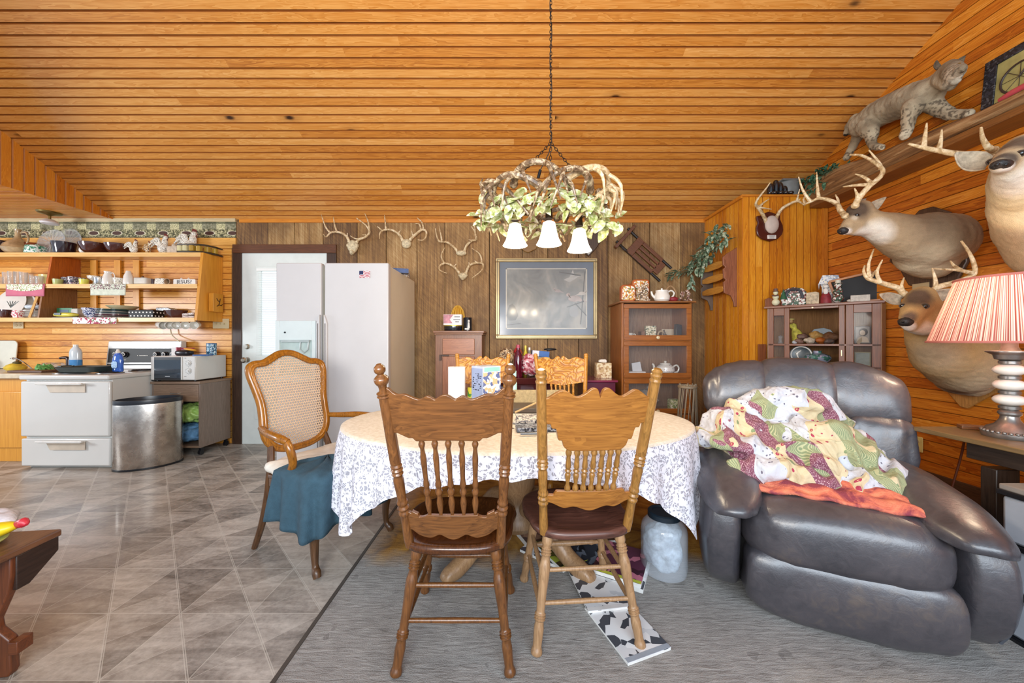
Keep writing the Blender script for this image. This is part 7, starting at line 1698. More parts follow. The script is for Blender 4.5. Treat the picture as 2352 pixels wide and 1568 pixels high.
# deer 3
p3 = plq((2400, 500), [(2330, 520), (2322, 560), (2335, 590), (2360, 640), (2420, 660), (2500, 600), (2500, 430), (2400, 380), (2340, 440)])
b3 = [[(S(2440, 560, X=3.02), .2), (S(2410, 510, X=2.92), .2), (S(2375, 465, X=2.78), .165), (S(2355, 430, X=2.66), .13), (S(2346, 412, X=2.58), .118), (S(2345, 392, X=2.52), .10)],
      [(S(2350, 375, X=2.55), .09), (S(2345, 355, X=2.48), .085), (S(2322, 365, X=2.36), .06), (S(2304, 375, X=2.26), .045), (S(2298, 378, X=2.23), .04)], [(S(2350, 345, X=2.5), .08), (S(2335, 348, X=2.45), .065)], [(S(2350, 430, X=2.60), .115), (S(2338, 408, X=2.48), .085), (S(2318, 392, X=2.34), .048)]]
r3 = [(S(2345, 470, X=2.55), .30, 'd8c8a4', .6), (S(2330, 420, X=2.4), .14, 'f0e8d8', .5), (S(2345, 330, X=2.4), .11, '6c5a48', .5), (S(2310, 365, X=2.25), .06, '5c5044', .5), (S(2302, 395, X=2.25), .05, 'f0ece4', .5)]
deer('deer head mount cut by the right photo edge, facing the viewer below the bicycle picture', b3, r3, 'c4aa84',
     [(2268, 372, .012), (2345, 352, .013)], (2300, 378, (.042, .03, .022)),
     [(S(2275, 374, Y=1.80), S(2196, 350, Y=1.86), .145, (0, -1, .0)), (S(2390, 350, X=2.6), S(2450, 320, X=2.6), .1, (0, -1, 0))],
     [([(1180, 735), (1080, 742), (920, 735), (780, 710), (680, 690), (600, 668)], [[(700, 692), (712, 610), (722, 530)], [(800, 712), (815, 650), (822, 575)]], 1.98, (0, -.02), .020),
      ([(1172, 712), (1130, 690), (1095, 630), (1085, 560)], [], 1.85, (0, .1), .016)],
     (*p3, wood('#8c5c28', '#c08848', 2)), cvD, .012)
m = MB(); m.box((0, 0, 0), (.004, .11, .05)); yy, zz = wp(2125, 658); tag(m.build('brass_plate', plain('c8b48c', .4, .3), loc=(XR-.034, yy, zz)), 'small brass name plate at the foot of the dark deer plaque', 'plate')
# bobcat
BX = 2.93
cat = thing('bobcat_mount', 'taxidermy bobcat walking along the log ledge and looking up', 'bobcat mount', (BX, 2.75, 2.64)); I = Matrix.Translation(-cat.location)
def B_(px, py, r_, X=BX): return (I @ S(px, py, X=X), r_)
m = MB()
for c_ in ([B_(1983, 285, .095), B_(2015, 262, .105), B_(2055, 243, .105), B_(2095, 228, .11), B_(2125, 218, .105), B_(2145, 200, .075), B_(2165, 178, .062), B_(2182, 165, .062)], [B_(2168, 178, .06, 2.90), B_(2180, 192, .045, 2.87)],
           [B_(2180, 163, .062, 2.90), B_(2193, 168, .05, 2.84), B_(2204, 160, .032, 2.80), B_(2211, 157, .022, 2.78)],
           [B_(2172, 185, .045, 2.88), B_(2192, 182, .036, 2.85)],
           [B_(1992, 290, .075, 2.86), B_(2003, 308, .045, 2.84), B_(2000, 322, .034, 2.83), B_(2006, 336, .028, 2.82), B_(2026, 338, .024, 2.80)],
           [B_(1980, 292, .07, 3.0), B_(1968, 318, .04, 3.0), B_(1958, 338, .032, 2.98), B_(1948, 355, .028, 2.96), B_(1944, 362, .027, 2.92)],
           [B_(2098, 245, .065, 2.86), B_(2088, 272, .042, 2.84), B_(2084, 295, .036, 2.83), B_(2078, 311, .033, 2.80)],
           [B_(2130, 232, .065, 2.95), B_(2160, 252, .045, 2.97), B_(2185, 264, .036, 2.97), B_(2212, 262, .028, 2.96), B_(2228, 260, .025, 2.94)],
           [B_(1965, 272, .04), B_(1950, 292, .032), B_(1944, 306, .026)]): chain_blob(m, c_, 14)
def catcol(p):
    n1 = noise.noise(p*28); n2 = noise.noise(p*9+Vector((3, 1, 0))); n3 = noise.noise(Vector((p.x*60, p.y*60, p.z*60)))
    c = Vector(hx('b4a488')).lerp(Vector(hx('84745c')), max(0, min(1, .5+n2)))
    low = max(0, min(1, (.10-p.z)/.12)); c = c.lerp(Vector(hx('d8ccb0')), low*.7)
    if n3 > .18 and p.z < .22: c = c.lerp(Vector(hx('3c3024')), .75)
    hd = I @ S(2196, 175, X=2.82)
    d = (p-hd).length
    if d < .085:
        c = c.lerp(Vector(hx('e4dac4')), min(1, (1-d/.085)*1.3))
        if math.sin(p.z*230+p.y*60) > .55 and d > .03: c = c.lerp(Vector(hx('4c4034')), .7)
    if (p-(I @ S(1944, 308, X=BX))).length < .022: c = Vector(hx('241c18'))
    if n1 > .3: c = c.lerp(Vector(hx('6c5c48')), .35)
    return c
organic('body', m, FUR, cat, voxel=.008, smooth=6, colorfn=catcol, disp=lambda p: .0035*noise.noise(Vector((p.x*40, p.y*70, p.z*40)))+.004*noise.noise(p*18))
for a, b, w_ in ((S(2160, 158, X=2.93), S(2153, 138, X=2.93), .062), (S(2198, 152, X=2.90), S(2218, 128, X=2.92), .05)): ear(cat, I @ a, I @ b, w_, (0, -1, 0), mat_=plain('6c5c48', .9, var=.3, vs=40))
for e in (S(2181, 158, Y=2.345), S(2202, 148, Y=2.29)):
    m = MB(); m.ell(I @ e, .010, n=10, m=8); m.build('eye', plain('6c5410', .1, coat=1), cat)
m = MB(); m.ell(I @ S(2213, 152, Y=2.225), (.012, .012, .009), n=10, m=8); m.build('nose', plain('3c2420', .4), cat)
# ======================================================= RECLINER
def m_leather():
    t = NT('leather'); v = t.co(); n1 = t.noise(v, 3.2, 4, .6); n2 = t.noise(v, 190, 3, .6); n3 = t.noise(v, 22, 4, .6, 1.2)
    c = t.ramp(t.m_('ADD', t.m_('MULTIPLY', n1, .7), t.m_('MULTIPLY', n3, .3)), [(.35, hx('34343a')), (.55, hx('4a464a')), (.75, hx('6a5c50'))])
    s = t.sep(t.n('NewGeometry').outputs['Normal'])
    b = t.m_('ADD', t.m_('MULTIPLY', n2, .3), n3); t.bump(b, .26, .006)
    return t.fin(c, t.m_('ADD', .26, t.m_('MULTIPLY', n3, .22)), 0, Specular_IOR_Level=.75, Coat_Weight=.45, Coat_Roughness=.25)
LEA = m_leather()
rc = thing('recliner', 'large black leather recliner armchair with a quilt heaped on it', 'recliner', (1.41, 1.495, .004), math.radians(-25))
def wr(p, k=1.0, f=16): return k*.006*math.sin(p.x*f+4*noise.noise(p*4))*noise.noise(Vector((p.x*6, p.y*3, p.z*5)))
def cushion(name, c, r, e1=.55, e2=.5, fn=None, parent=rc, n=56, m_=34, rot=None, k=1.0):
    m = MB(); C_ = Vector(c)
    def f(p):
        q = Vector(fn(p)) if fn else p
        nn_ = q.normalized() if q.length > 0 else q
        return q+nn_*(.010*k*noise.noise((q+C_)*8)+.010*k*math.sin((q.x+C_.x)*85+6*noise.noise((q+C_)*5))*max(0, noise.noise((q+C_)*4+Vector((2, 5, 1))))+.004*noise.noise((q+C_)*26))
    m.ell((0, 0, 0), r, n=n, m=m_, e1=e1, e2=e2, fn=f)
    return m.build(name, LEA, parent, loc=c, rot=rot, ang=180)
# lower body
m = MB(); m.bx(-.40, .40, .10, .80, .035, .40); m.build('base_frame', plain('1c1a1c', .7), rc, bevel=.02)
cushion('footrest_panel', (-.04, .005, .165), (.345, .095, .155), .45, .35, fn=lambda p: (p.x, p.y-.03*math.cos(p.z/.2*1.4)+.03*max(0, -p.z/.2), p.z-.02*(1-(p.x/.38)**2)))
cushion('seat_cushion', (-.04, .26, .355), (.35, .395, .165), .6, .42, fn=lambda p: (p.x, p.y, p.z+.02*(1-(p.x/.38)**2)-.035*max(0, p.y)/.37))
for sx in (-1, 1):
    m = MB()
    def sidef(p, sx=sx):
        z_ = p.z/.27; w_ = 1.0+.10*max(0, z_+.2)*0
        yy_ = p.y*(1-.10*max(0, -z_)**2)+.04*max(0, -z_)
        xx_ = p.x+sx*.028*math.cos(z_*1.3)
        return (xx_, yy_, p.z)
    cushion('side_panel', ((.345 if sx > 0 else -.445), .37, .28), (.088, .46, .275), .5, .42, fn=sidef)
    # arm pad
    def armf(p, sx=sx):
        t_ = (p.y+.43)/.86                       # 0 front .. 1 back
        wd = .72+.42*math.sin(PI*min(1, max(0, t_*.85+.12)))
        z_ = p.z*(1.0 if p.z > 0 else .8)-(.05 if sx > 0 else .10)*max(0, .6-t_)**1.2*1.6+.012*math.sin(t_*3)
        z_ -= (.05 if p.x*sx > 0 else .02)*abs(p.x/.13)**2
        return (p.x*wd-(.03*(1-t_) if sx > 0 else 0), p.y, z_)
    cushion('arm_pad', ((.34 if sx > 0 else -.435), .26, (.535 if sx > 0 else .56)), ((.125 if sx > 0 else .125), .45, .062), .75, .6, fn=armf)
    if sx > 0: m = MB(); m.tube([(.395, -.055, .44), (.425, -.045, .36), (.433, -.045, .25), (.425, -.035, .16), (.41, -.015, .10)], .006, 8, smooth=5); m.build('piping', plain('4c5058', .5), rc)
# backrest: one headrest roll in three panels and lumbar sides
def lean(p): return p
for x, w_, nm in ((-.315, .165, 'head_panel'), (0, .195, 'head_panel'), (.315, .165, 'head_panel')):
    def bf(p, x=x, w_=w_):
        X = p.x+x; drop = .085*(abs(X)/.47)**2.6
        z_ = p.z/.17
        return (p.x, p.y+.035*max(0, z_)+.06*(abs(X)/.47)**2*0, p.z-drop*(.6+.4*z_)+.0)
    cushion(nm, (x, .80, .903), (w_+.02, .115, .195), .55, .5, fn=bf, rot=(math.radians(-6), 0, 0))
for x, w_ in ((-.335, .15), (.335, .15), (0, .20)):
    cushion('back_panel', (x, .74, .62), (w_+.01, .115, .17), .55, .5, rot=(math.radians(-8), 0, 0))
m = MB(); m.prism([(-.40, .10), (.40, .10), (.43, .6), (.44, .85), (.36, 1.0), (.18, 1.06), (-.18, 1.06), (-.36, 1.0), (-.44, .85), (-.43, .6)], .12, T(0, .885, 0) @ RXZ); m.build('back_shell', plain('1c1b20', .5), rc, bevel=.04)

# quilt
def m_quilt():
    t = NT('patchwork_quilt'); v = t.co(); s0 = t.sep(v)
    wv = t.n('TexNoise', {'Vector': v, 'Scale': 3.0, 'Detail': 2.0}).outputs[1]
    vv = t.vm('ADD', v, t.vm('SCALE', wv, (0, 0, 0)))
    sc2 = t.n('VectorMath', operation='SCALE'); t.set(sc2.inputs[0], wv); sc2.inputs[3].default_value = .3
    vv = t.vm('ADD', v, sc2.outputs[0]); s = t.sep(vv)
    a = t.m_('ADD', t.m_('MULTIPLY', s[0], .9), t.m_('MULTIPLY', s[2], .55)); b = t.m_('ADD', t.m_('MULTIPLY', s[1], .8), t.m_('MULTIPLY', s[2], -.75))
    K = 12.0; fa, fb = t.m_('FLOOR', t.m_('MULTIPLY', a, K)), t.m_('FLOOR', t.m_('MULTIPLY', b, K))
    wn = t.n('TexWhiteNoise', {'Vector': t.comb(fa, fb, 0.0)}, noise_dimensions='3D').outputs[0]
    fine = t.n('TexVoronoi', {'Vector': vv, 'Scale': 200.0}).outputs['Distance']
    dots = t.thr(fine, .28, .42)
    stripes = t.m_('FRACT', t.m_('MULTIPLY', t.m_('ADD', a, b), 150.0))
    cream = hx('cfc09c'); wht = hx('c6c8ce')
    mar = t.mix(dots, hx('c8a8ac'), hx('804a5c')); grn = t.mix(t.m_('GREATER_THAN', stripes, .6), hx('84906c'), hx('b4b48c'))
    fl = t.n('TexVoronoi', {'Vector': vv, 'Scale': 24.0}); fd = fl.outputs['Distance']; fr_ = t.sep(fl.outputs['Color'])[0]
    flow = t.m_('MULTIPLY', t.m_('LESS_THAN', fd, .30), t.m_('GREATER_THAN', fr_, .45)); ctr_ = t.m_('LESS_THAN', fd, .10)
    flc = t.mix(ctr_, hx('a83c54'), hx('e8d090'))
    lfm = t.m_('MULTIPLY', t.m_('LESS_THAN', fd, .28), t.m_('LESS_THAN', fr_, .3))
    flo = t.mix(flow, cream, flc); flo = t.mix(lfm, flo, hx('84946c'))
    sf = t.n('TexVoronoi', {'Vector': vv, 'Scale': 48.0}); sfl = t.m_('MULTIPLY', t.m_('LESS_THAN', sf.outputs['Distance'], .26), t.m_('GREATER_THAN', t.sep(sf.outputs['Color'])[1], .5))
    whp = t.mix(sfl, wht, hx('6c6878'))
    c = t.mix(t.m_('GREATER_THAN', wn, .38), flo, mar); c = t.mix(t.m_('GREATER_THAN', wn, .55), c, whp); c = t.mix(t.m_('GREATER_THAN', wn, .83), c, grn)
    q1 = t.m_('ABSOLUTE', t.m_('SUBTRACT', t.m_('FRACT', t.m_('MULTIPLY', a, K*3)), .5)); q2 = t.m_('ABSOLUTE', t.m_('SUBTRACT', t.m_('FRACT', t.m_('MULTIPLY', b, K*3)), .5))
    t.bump(t.m_('ADD', t.m_('MULTIPLY', q1, .5), t.m_('ADD', t.m_('MULTIPLY', q2, .5), t.noise(v, 40, 3))), .55, .01)
    return t.fin(c, .9)
random.seed(51); q = MB()
def el(c, r, rz=0, ry=0, rx=0): q.ell((0, 0, 0), r, mat=T(*c) @ rotm(rx, ry, rz), n=26, m=16, e1=.9, e2=.9)
el((-.08, .42, .63), (.34, .24, .14)); el((-.05, .56, .78), (.27, .12, .15), .1, .1, -.3); el((-.30, .44, .70), (.20, .17, .11), .2, .25); el((.16, .44, .66), (.22, .20, .10), -.3, .1)
el((-.36, .33, .685), (.19, .20, .055), -.2, -.0); el((-.24, .22, .60), (.20, .15, .065), .1, -.15); el((.20, .28, .58), (.22, .14, .06), -.25, .08); el((.02, .20, .555), (.27, .11, .05), -.05); el((.33, .34, .60), (.12, .10, .045), -.5)
q.tube([(-.30, .60, .78), (-.10, .52, .87), (.10, .54, .87), (.24, .60, .76), (.27, .50, .68)], [.05, .065, .07, .06, .04], 14, smooth=5)
q.tube([(-.02, .42, .80), (.05, .34, .755), (.16, .36, .745), (.28, .46, .70), (.36, .42, .65)], [.04, .055, .06, .05, .035], 14, smooth=5)
q.tube([(-.46, .40, .72), (-.34, .24, .69), (-.14, .16, .62), (.04, .13, .56), (.18, .15, .54)], [.03, .045, .045, .04, .03], 14, smooth=5)
q.tube([(.02, .36, .76), (-.06, .28, .70), (.02, .2, .64), (.16, .2, .61)], [.03, .045, .05, .03], 14, smooth=5)
q.tube([(-.42, .46, .74), (-.30, .52, .82), (-.16, .50, .86)], [.04, .055, .04], 14, smooth=5)
def qd(p):
    w_ = Vector((noise.noise(p*3), noise.noise(p*3+Vector((5, 1, 2))), noise.noise(p*3+Vector((9, 3, 7)))))*.10; g = p+w_
    r1 = 1-abs(noise.noise(g*7.5))*2; r2 = 1-abs(noise.noise(g*15+Vector((4, 4, 4))))*2
    return .030*(r1-.45)+.010*(r2-.4)
qo = organic('quilt', q, m_quilt(), voxel=.0075, smooth=3, disp=qd); qo.location = Vector(rc.location)+Vector((-.075, .02, -.015)); qo.scale = (.90, 1, 1); qo.rotation_euler = rc.rotation_euler
tag(qo, 'crumpled patchwork quilt in cream, maroon and green heaped on the leather recliner', 'quilt')
m = MB()
def tw(u, v):
    x = -.35+.60*u; y = .0+.32*v-.04*u; z = .538+.010*math.sin(u*30+v*4)*(.4+v)+.006*math.sin(v*22+u*6)+.018*(1-(x/.36)**2)-.028*(1-v)**4
    return (x, y, z)
m.grid(tw, 70, 26); TWM = NT('orange_towel'); _v = TWM.co(); _n = TWM.noise(_v, 9, 4, .6, 1); TWM.bump(TWM.noise(_v, 160, 2), .6, .006); TWM = TWM.fin(TWM.ramp(_n, [(.38, hx('8c3c48')), (.5, hx('d07058')), (.65, hx('e89470'))]), .95)
o = m.build('towel', TWM, solid=.014, ang=180); o.location = rc.location; o.rotation_euler = rc.rotation_euler
tag(o, 'orange and dark pink towel spread on the recliner seat under the quilt', 'towel')
# wire basket-like bundle behind the left arm
m = MB(); random.seed(61)
for k in range(26):
    a = random.uniform(0, 6.28); m.tube([(.05*math.cos(a), .05*math.sin(a), 0), (.07*math.cos(a+.6), .07*math.sin(a+.6), .22), (.055*math.cos(a+1.2), .055*math.sin(a+1.2), .45)], .0035, 5, smooth=3)
for z in (.01, .15, .3, .44): m.tube([(.06*math.cos(a*PI/8), .06*math.sin(a*PI/8), z) for a in range(16)], .005, 5, closed=True)
tag(m.build('twig_bundle', plain('6c5c48', .6), loc=(1.22, 2.50, .35)), 'bundle of woven twigs standing behind the left arm of the recliner', 'basket')
bpy.data.objects['twig_bundle'].location.z = .006; bpy.data.objects['twig_bundle'].scale = (1, 1, 2.0)

# ======================================================= SIDE TABLE, LAMP, DRAWERS
DKT = lambda ax: wood('#1c1412', '#48382e', ax, .8, rough=.4, contrast=.6)
stb = thing('side_table', 'dark wooden side table along the right wall holding the table lamp', 'table', (2.12, 1.90, 0))
m = MB(); m.bx(0, .95, -1.25, 0, .728, .752); m.build('top', wood('#54402c', '#94784c', 1, .8, rough=.35, contrast=.4), stb, bevel=.004)
m = MB(); m.bx(.115, .13, -1.15, -.13, .63, .728); m.bx(.13, .9, -.145, -.13, .63, .728); m.build('apron', DKT(1), stb, bevel=.003)
for x, y in ((.20, -.19), (.85, -.19), (.20, -1.1), (.85, -1.1)): m = MB(); m.bx(x-.055, x+.055, y-.03, y+.03, 0, .60); m.build('leg', DKT(2), stb, bevel=.004)
lp_ = thing('table_lamp', 'lit table lamp with pleated pink shade and white stacked stem on the side table', 'table lamp', (2.325, 1.68, .7525))
m = MB(); m.lathe([(0, 0), (.082, 0), (.086, .008), (.086, .022), (.076, .03), (.07, .045), (.045, .06), (.03, .085), (.028, .10), (.036, .11), (.036, .118), (.026, .128), (.022, .14), (0, .14)], 40)
for k in range(28): a = k*2*PI/28; m.ell((.081*math.cos(a), .081*math.sin(a), .027), .008, n=8, m=5)
PEW = plain('8c8680', .3, .7, var=.15, vs=20); m.build('base', PEW, lp_)
m = MB()
for z in (.175, .245, .315): m.ell((0, 0, z), (.052, .052, .028), n=30, m=14)
m.build('stem_bead', WC, lp_)
m = MB()
for z in (.14, .21, .28, .35): m.lathe([(.02, -.012), (.034, -.006), (.034, .006), (.02, .012)], 24, c=(0, 0, z))
m.lathe([(.02, .355), (.045, .365), (.05, .385), (.072, .398), (.072, .403), (.03, .405), (.025, .42), (.022, .50), (.021, .57), (.024, .575), (0, .58)], 32); m.build('stem', PEW, lp_)
def m_shade():
    t = NT('pleated_shade'); v = t.co(); s = t.sep(v); an = t.m_('ARCTAN2', s[1], s[0])
    st_ = t.n('TexNoise', {'W': t.m_('MULTIPLY', an, 48.0), 'Scale': 1.0, 'Detail': 2.0}, noise_dimensions='1D').outputs[0]
    c = t.ramp(st_, [(.38, hx('8c4840')), (.48, hx('c88880')), (.60, hx('ecc8b8')), (.72, hx('f4e0d0'))])
    t.set(t.b.inputs['Base Color'], c); t.b.inputs['Roughness'].default_value = .8
    tr = t.n('BsdfTranslucent', {0: c}); mx_ = t.n('MixShader', {0: .25}); t.t.links.new(t.b.outputs[0], mx_.inputs[1]); t.t.links.new(tr.outputs[0], mx_.inputs[2]); t.t.links.new(mx_.outputs[0], t.out.inputs[0])
    return t.m
m = MB(); N = 260
def shf(u, v):
    r_ = .165+(.255-.165)*(1-v); a = 2*PI*u; r_ *= 1+.008*math.sin(a*90); return (r_*math.cos(a), r_*math.sin(a), .445+.30*v)
m.grid(shf, N*2, 6, cu=True); m.build('lamp_shade', m_shade(), lp_, ang=180)
m = MB()
for r_, z in ((.257, .445), (.167, .745)): m = MB(); m.tube([(r_*math.cos(a*PI/36), r_*math.sin(a*PI/36), z) for a in range(72)], .006, 6, closed=True); m.build('shade_trim', plain('c07468', .7), lp_)
m = MB()
for k in range(3): a = k*2*PI/3+.4; m.cyl((.02*math.cos(a), .02*math.sin(a), .72), (.165*math.cos(a), .165*math.sin(a), .742), .002, n=6)
m.cyl((0, 0, .58), (0, 0, .72), .004); m.build('harp', PEW, lp_)
m = MB(); m.ell((0, 0, .64), (.032, .032, .045)); m.build('bulb', SHD, lp_)
point('table_lamp_bulb', (2.325, 1.68, .7525+.60), 17, (1, .80, .56), .035).data.use_shadow = True
m = MB(); m.tube([(2.36, 1.87, .74), (2.40, 1.92, .6), (2.36, 1.95, .3), (2.34, 1.96, .02)], .005, 6, smooth=4); tag(m.build('lamp_cord', plain('6c3010', .5)), 'brown lamp cord hanging down behind the side table', 'cord')
m = MB(); m.prism([(-.03, -.09), (.03, -.1), (.035, .09), (-.02, .1)], .018, T(0, 0, .009)); tag(m.build('wooden_comb', wood('#4c2c18', '#8c5c38', 1), loc=(2.40, 1.82, .7525), rot=(0, 0, 1.2), bevel=.003), 'dark reddish wooden block lying behind the lamp base', 'block')
dish('white_jar', 'rounded white jar at the right photo edge beside the lamp base', 'jar', [(0, 0), (.03, 0), (.045, .03), (.045, .06), (.025, .08), (0, .085)], WC, (2.535, 1.72, .7525))
plate(0, 0, .07, .115, 'cream electrical outlet low on the right wall behind the recliner', 'wall_outlet', 'outlet', mat=plain('e0cc80', .4)).location = (XR-.004, 2.74, .42)
bpy.data.objects['wall_outlet.001'].rotation_euler = (0, 0, -PI/2)
ds = thing('storage_tower', 'translucent plastic drawer tower with black trim at the right edge', 'drawers', (2.0, 1.08, 0))
PLM = plain('aab0ba', .25, var=.08, vs=4, coat=.3)
m = MB(); m.bx(0, .45, 0, .40, .595, .62); m.build('top', plain('8c847c', .4), ds, bevel=.006)
m = MB(); m.bx(-.004, .454, -.004, .404, .575, .597); [m.bx(-.003, .453, -.003, .403, z, z+.02) for z in (.37, .18, .0)]; m.build('rim', BLK, ds, bevel=.003)
for z0, z1 in ((.02, .178), (.20, .368), (.39, .573)): m = MB(); m.bx(.006, .444, .006, .394, z0, z1); m.build('drawer', PLM, ds, bevel=.012)

# ======================================================= FLOOR ITEMS
jr = thing('plastic_jar', 'large clear plastic jar with dark lid stuffed with plastic bags on the carpet', 'jar', (.79, 1.87, .006))
JG = NT('jar_plastic'); JG = JG.fin((.75, .82, .9), .12, 0, Alpha=.30, Coat_Weight=.8)
m = MB(); m.lathe([(0, 0), (.09, 0), (.108, .012), (.114, .05), (.114, .24), (.108, .28), (.085, .31), (.072, .32), (.072, .335)], 44); m.build('body', JG, jr)
m = MB(); m.lathe([(.074, .322), (.080, .325), (.080, .352), (.074, .358), (.06, .358), (.058, .352), (0, .352)], 44); m.build('lid', plain('1e2c38', .35, var=.15), jr); jr.scale = (1, 1, .88)
random.seed(71); m = MB(); m.ell((0, 0, .14), (.093, .093, .112), n=44, m=30, e1=.7, fn=lambda p: p*(1+.3*noise.noise(p*16)-.12*abs(noise.noise(p*40))))
tag(m.build('stored_bags', plain('b4c4d4', .4, var=.25, vs=30, bump=.6, bs=70), loc=(.79, 1.87, .012), ang=180), 'crumpled white plastic bags stuffed inside the clear jar', 'plastic bags')
random.seed(81)
MAGC = {'w': ('e4e6e8', '484c54', 'd0d4d8'), 'p': ('5c2c44', 'c8788c', '3c1c2c'), 'g': ('3c4c24', '9cac3c', '20281c'), 'd': ('2c3038', '5c6470', '181c20'), 'b': ('6c4c3c', 'a88468', '3c2c24')}
def mag(name, lab, x, y, z, rz, key, w_=.21, d=.28, t_=.012, tilt=0, edge='c8d048'):
    r = thing(name, lab, 'magazine', (x, y, z+.005), rz, 'magazines on the carpet under the chair', rot=(tilt, 0, rz))
    m = MB(); m.bx(-w_/2, w_/2, -d/2, d/2, 0, t_); m.build('pages', plain('e8e8e4', .7), r)
    c = MAGC[key]; m = MB(); m.bx(-w_/2-.001, w_/2+.001, -d/2-.001, d/2+.001, t_, t_+.0015); m.build('cover', patt('cover_'+key, [c[0], c[0], c[1], c[2]], 14, .3), r)
    if edge: m = MB(); m.bx(-w_/2, w_/2, -d/2, -d/2+.02, t_+.0015, t_+.0022); m.build('title_strip', plain(edge, .5), r)
mag('magazine', 'white and black open magazine nearest the camera between the right chair legs', .47, 1.50, 0, .35, 'w', .20, .30, .010, edge='9aa4b0')
mag('magazine', 'white newsprint magazine under the seat of the worn right chair', .42, 1.72, .012, .15, 'w', .22, .28, .008, edge='dcdcdc')
mag('magazine', 'purple flower magazine with yellow green border beside the plastic jar', .58, 1.90, .02, -.5, 'p', .24, .30, .02)
mag('magazine', 'stack of white edged magazines under the purple flower magazine', .585, 1.90, 0, -.5, 'w', .25, .31, .02, edge=None)
mag('magazine', 'green and black magazine under the right chair', .28, 2.00, .02, .5, 'g', .20, .28, .015)
mag('magazine', 'dark grey magazine leaning upright between the chair legs', .42, 1.90, .02, .3, 'd', .18, .30, .012, .25, '8c98a4')
mag('magazine', 'white magazine lying flat by the table claw foot', .22, 2.04, 0, .9, 'w', .21, .28, .015, edge='b0b8c8')
mag('magazine', 'dark brown patterned magazine at the back of the pile near the table', .50, 2.25, 0, .1, 'b', .28, .30, .03, edge='4c3424')
mag('magazine', 'brown covered magazine stack far left of the pile under the table', .16, 2.24, 0, .4, 'b', .26, .26, .03, edge='6c5040')
# bench bottom left
BW_ = lambda ax: wood('#3a1a0c', '#7c4220', ax, .9, rough=.4, contrast=.6)
bn = thing('trestle_bench', 'dark brown trestle bench cut off at the lower left corner', 'bench', (-1.80, 1.44, 0), math.radians(7))
m = MB(); m.bx(-.42, 0, -1.1, 0, .425, .452); m.build('top', wood('#42261a', '#7c563c', 1, .9, rough=.3), bn, bevel=.006)
m = MB(); m.prism([(-.14, .425), (-.004, .425), (-.004, .37), (-.10, .30), (-.14, .30)], .025, T(-.02, 0, 0) @ RYZ); m.build('apron', wood('#1e1410', '#3c2a22', 1), bn, bevel=.004)
m = MB(); m.prism([(-.42, .425), (-.012, .425), (-.012, .36), (-.02, .30), (-.06, .20), (-.055, .17), (-.015, .13), (-.01, .02), (-.02, .0), (-.07, 0), (-.08, .012), (-.3, .012), (-.31, 0), (-.42, 0)], .03, T(0, -.14, 0) @ RXZ); m.build('leg_board', BW_(2), bn, bevel=.005)
m = MB(); m.bx(-.01, .02, -.165, -.115, .085, .13); m.build('tenon', BW_(0), bn, bevel=.003)
m = MB(); m.lathe([(0, 0), (.08, 0), (.11, .012), (.112, .016), (.08, .006), (0, .005)], 36); tag(m.build('plate', plain('d0dc7c', .3, coat=.4), loc=(-1.98, 1.28, .4525)), 'yellow green plate on the bench at the left photo edge', 'plate')
m = MB(); m.ell((0, 0, .055), (.12, .075, .045), n=44, m=26, e1=.8, fn=lambda p: p*(1+.22*noise.noise(p*16)+.12*noise.noise(p*40)))
r = thing('bread_bag', 'crinkled white and yellow plastic bread bag with red twist on the bench', 'bag', (-1.99, 1.34, .462))
m.build('bag', plain('dcdce4', .35, var=.12, vs=22, bump=.7, bs=50), r, ang=180)
m = MB(); m.tube([(.09, -.02, .045), (.125, -.01, .05), (.15, .0, .055)], [.045, .03, .012], 12, smooth=3, flat=.7); m.ell((-.0, -.055, .02), (.11, .03, .018)); m.build('yellow_print', plain('e8cc20', .35, var=.1), r, ang=180)
m = MB(); m.tube([(.145, 0, .055), (.165, .003, .062), (.18, .0, .055)], [.013, .018, .006], 10, smooth=3); m.build('twisted_end', plain('c83040', .4), r)

# ======================================================= ON THE DINING TABLE
ZT2 = .7525
pr = thing('paper_towel_roll', 'white paper towel roll standing at the far side of the table', 'paper towels', (-.40, 2.60, ZT2)); m = MB(); m.lathe([(.02, 0), (.062, 0), (.062, .265), (.02, .265)], 36); m.build('roll', plain('eeeef0', .9, var=.02, bump=.3, bs=90), pr); m = MB(); m.lathe([(.02, 0), (.02, .267), (.017, .267), (.017, 0)], 18); m.build('core', plain('b8a488', .8), pr)
cbx = thing('carton', 'white printed food carton with colourful side next to the paper towel roll', 'carton', (-.185, 2.56, ZT2), math.radians(38)); m = MB(); m.bx(-.075, .075, -.075, .075, 0, .275); m.build('box', plain('c8d0e0', .4), cbx, bevel=.003)
m = MB(); m.bx(-.073, .073, -.0765, -.0755, .01, .235); m.build('picture_side', patt('recipe', ['f0f0ec', 'e8ecf0', 'e8b48c', '5c6c9c', 'f0e8e0'], 28, .4), cbx)
m = MB(); m.bx(-.0765, -.0755, -.07, .07, .02, .26); m.build('text_side', plain('9cacd0', .4), cbx)
m = MB(); random.seed(5)
for k in range(26): m.box((-.0772, random.uniform(-.05, .05), .11+.014*(k % 9)), (.0008, random.uniform(.008, .02), random.uniform(.003, .01)))
m.build('printed_letters', plain('1c1c3c', .5), cbx)
m = MB(); m.bx(-.065, .065, -.0768, -.0758, .24, .268); m.build('teal_band', plain('8cc8c0', .4), cbx)
crumple('clear_bag', (-.20, 2.36, .79), (.07, .06, .05), plain('c4bcb0', .3, var=.25, vs=30), 'crumpled clear plastic bag in front of the printed carton', 'bag', 8)
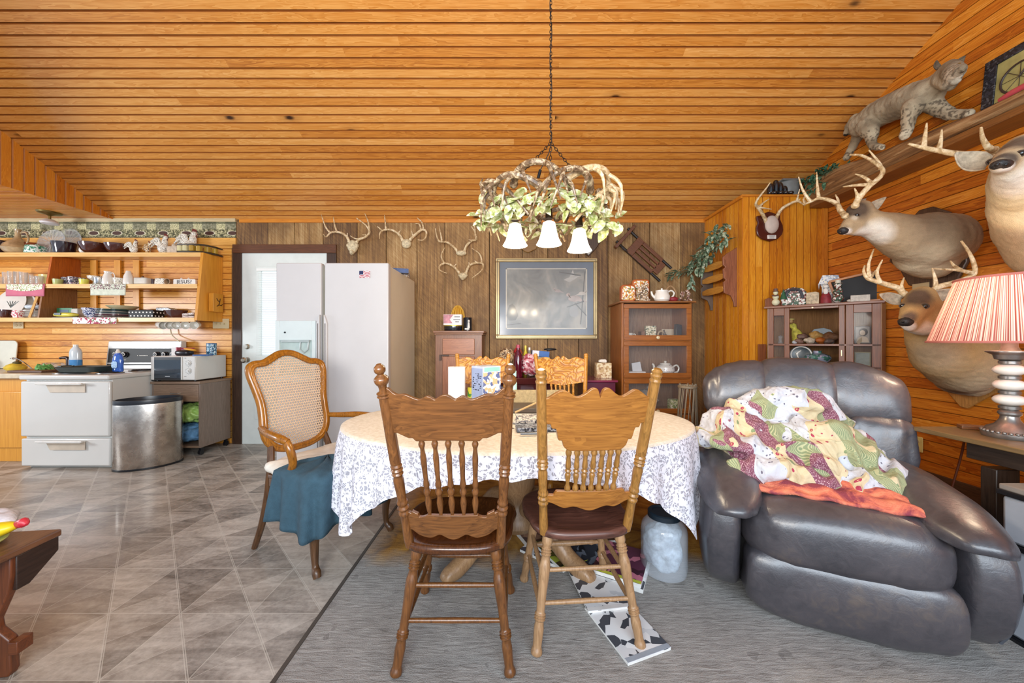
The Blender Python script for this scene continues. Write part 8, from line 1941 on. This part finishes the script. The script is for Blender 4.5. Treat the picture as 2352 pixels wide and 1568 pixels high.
dish('small_can', 'small yellow and green can right of the paper towel roll', 'can', [(0, 0), (.03, 0), (.03, .11), (0, .11)], patt('can_print', ['d8c83c', '4c8c3c', 'c8b030'], 30, .3), (-.30, 2.66, ZT2))
dish('teal_bottle', 'pale teal spray bottle standing between the two near chairs', 'bottle', [(0, 0), (.022, 0), (.022, .15), (.012, .17), (.012, .19), (.018, .195), (.018, .235), (0, .24)], plain('a8d0cc', .4), (.015, 2.60, ZT2))
tb_ = thing('tan_case', 'tan textured flat case lying open on the far side of the table', 'case', (.17, 2.36, ZT2)); m = MB(); m.bx(-.17, .17, -.11, .11, 0, .03); m.build('base', plain('54483c', .5), tb_, bevel=.006); m = MB(); m.box((0, .13, .085), (.34, .02, .15), rotm(-.35)); m.build('lid', plain('a08c64', .7, var=.15, vs=60, bump=.5, bs=200), tb_, bevel=.004)
m = MB(); m.cyl((-.12, -.1, .05), (.06, .06, .10), .006); tag(m.build('drumstick', plain('c8a878', .5), loc=(.14, 2.22, ZT2-.02)), 'thin pale wooden stick lying diagonally against the tan case', 'stick')
gN = 'papers and pens on the tablecloth'
m = MB()
for k in range(4): m.box((0, 0, .004+.006*k), (.25-.01*k, .17, .005), rotm(0, 0, .1*k-.15))
tag(m.build('newspaper_stack', patt('newsprint', ['d8d4cc', '8c8c90', 'e4e0d8', '3c3c44'], 60, .7), loc=(.14, 2.02, ZT2)), 'small stack of printed papers on the table between the near chairs', 'papers', gN)
m = MB(); m.bx(-.10, .10, -.05, .05, 0, .02); tag(m.build('checkbook', patt('check', ['3c4450', 'a8b0bc', '6c7480', '2c3038'], 50, .4), loc=(.12, 1.83, ZT2), rot=(0, 0, .1), bevel=.003), 'dark and grey printed booklet at the front of the papers on the table', 'booklet', gN)
for k, (x, y, a, c, lab) in enumerate(((.10, 1.72, .1, '8c949c', 'silver grey pen lying nearest the table edge'), (-.06, 1.80, .35, '7c8ca8', 'blue grey pen beside the left chair post'))):
    p_ = thing('pen', lab, 'pen', (x, y, ZT2+.007), a, gN); m = MB(); m.cyl((-.06, 0, 0), (.06, 0, 0), .006); m.build('barrel', plain(c, .3, .4), p_); m = MB(); m.cyl((.06, 0, 0), (.075, 0, 0), .006, .001); m.build('tip', CHR, p_)
crumple('white_tissue', (.60, 2.62, .775), (.04, .03, .028), WC, 'white bottle cap shaped tissue at the far right of the table', 'tissue', 12)
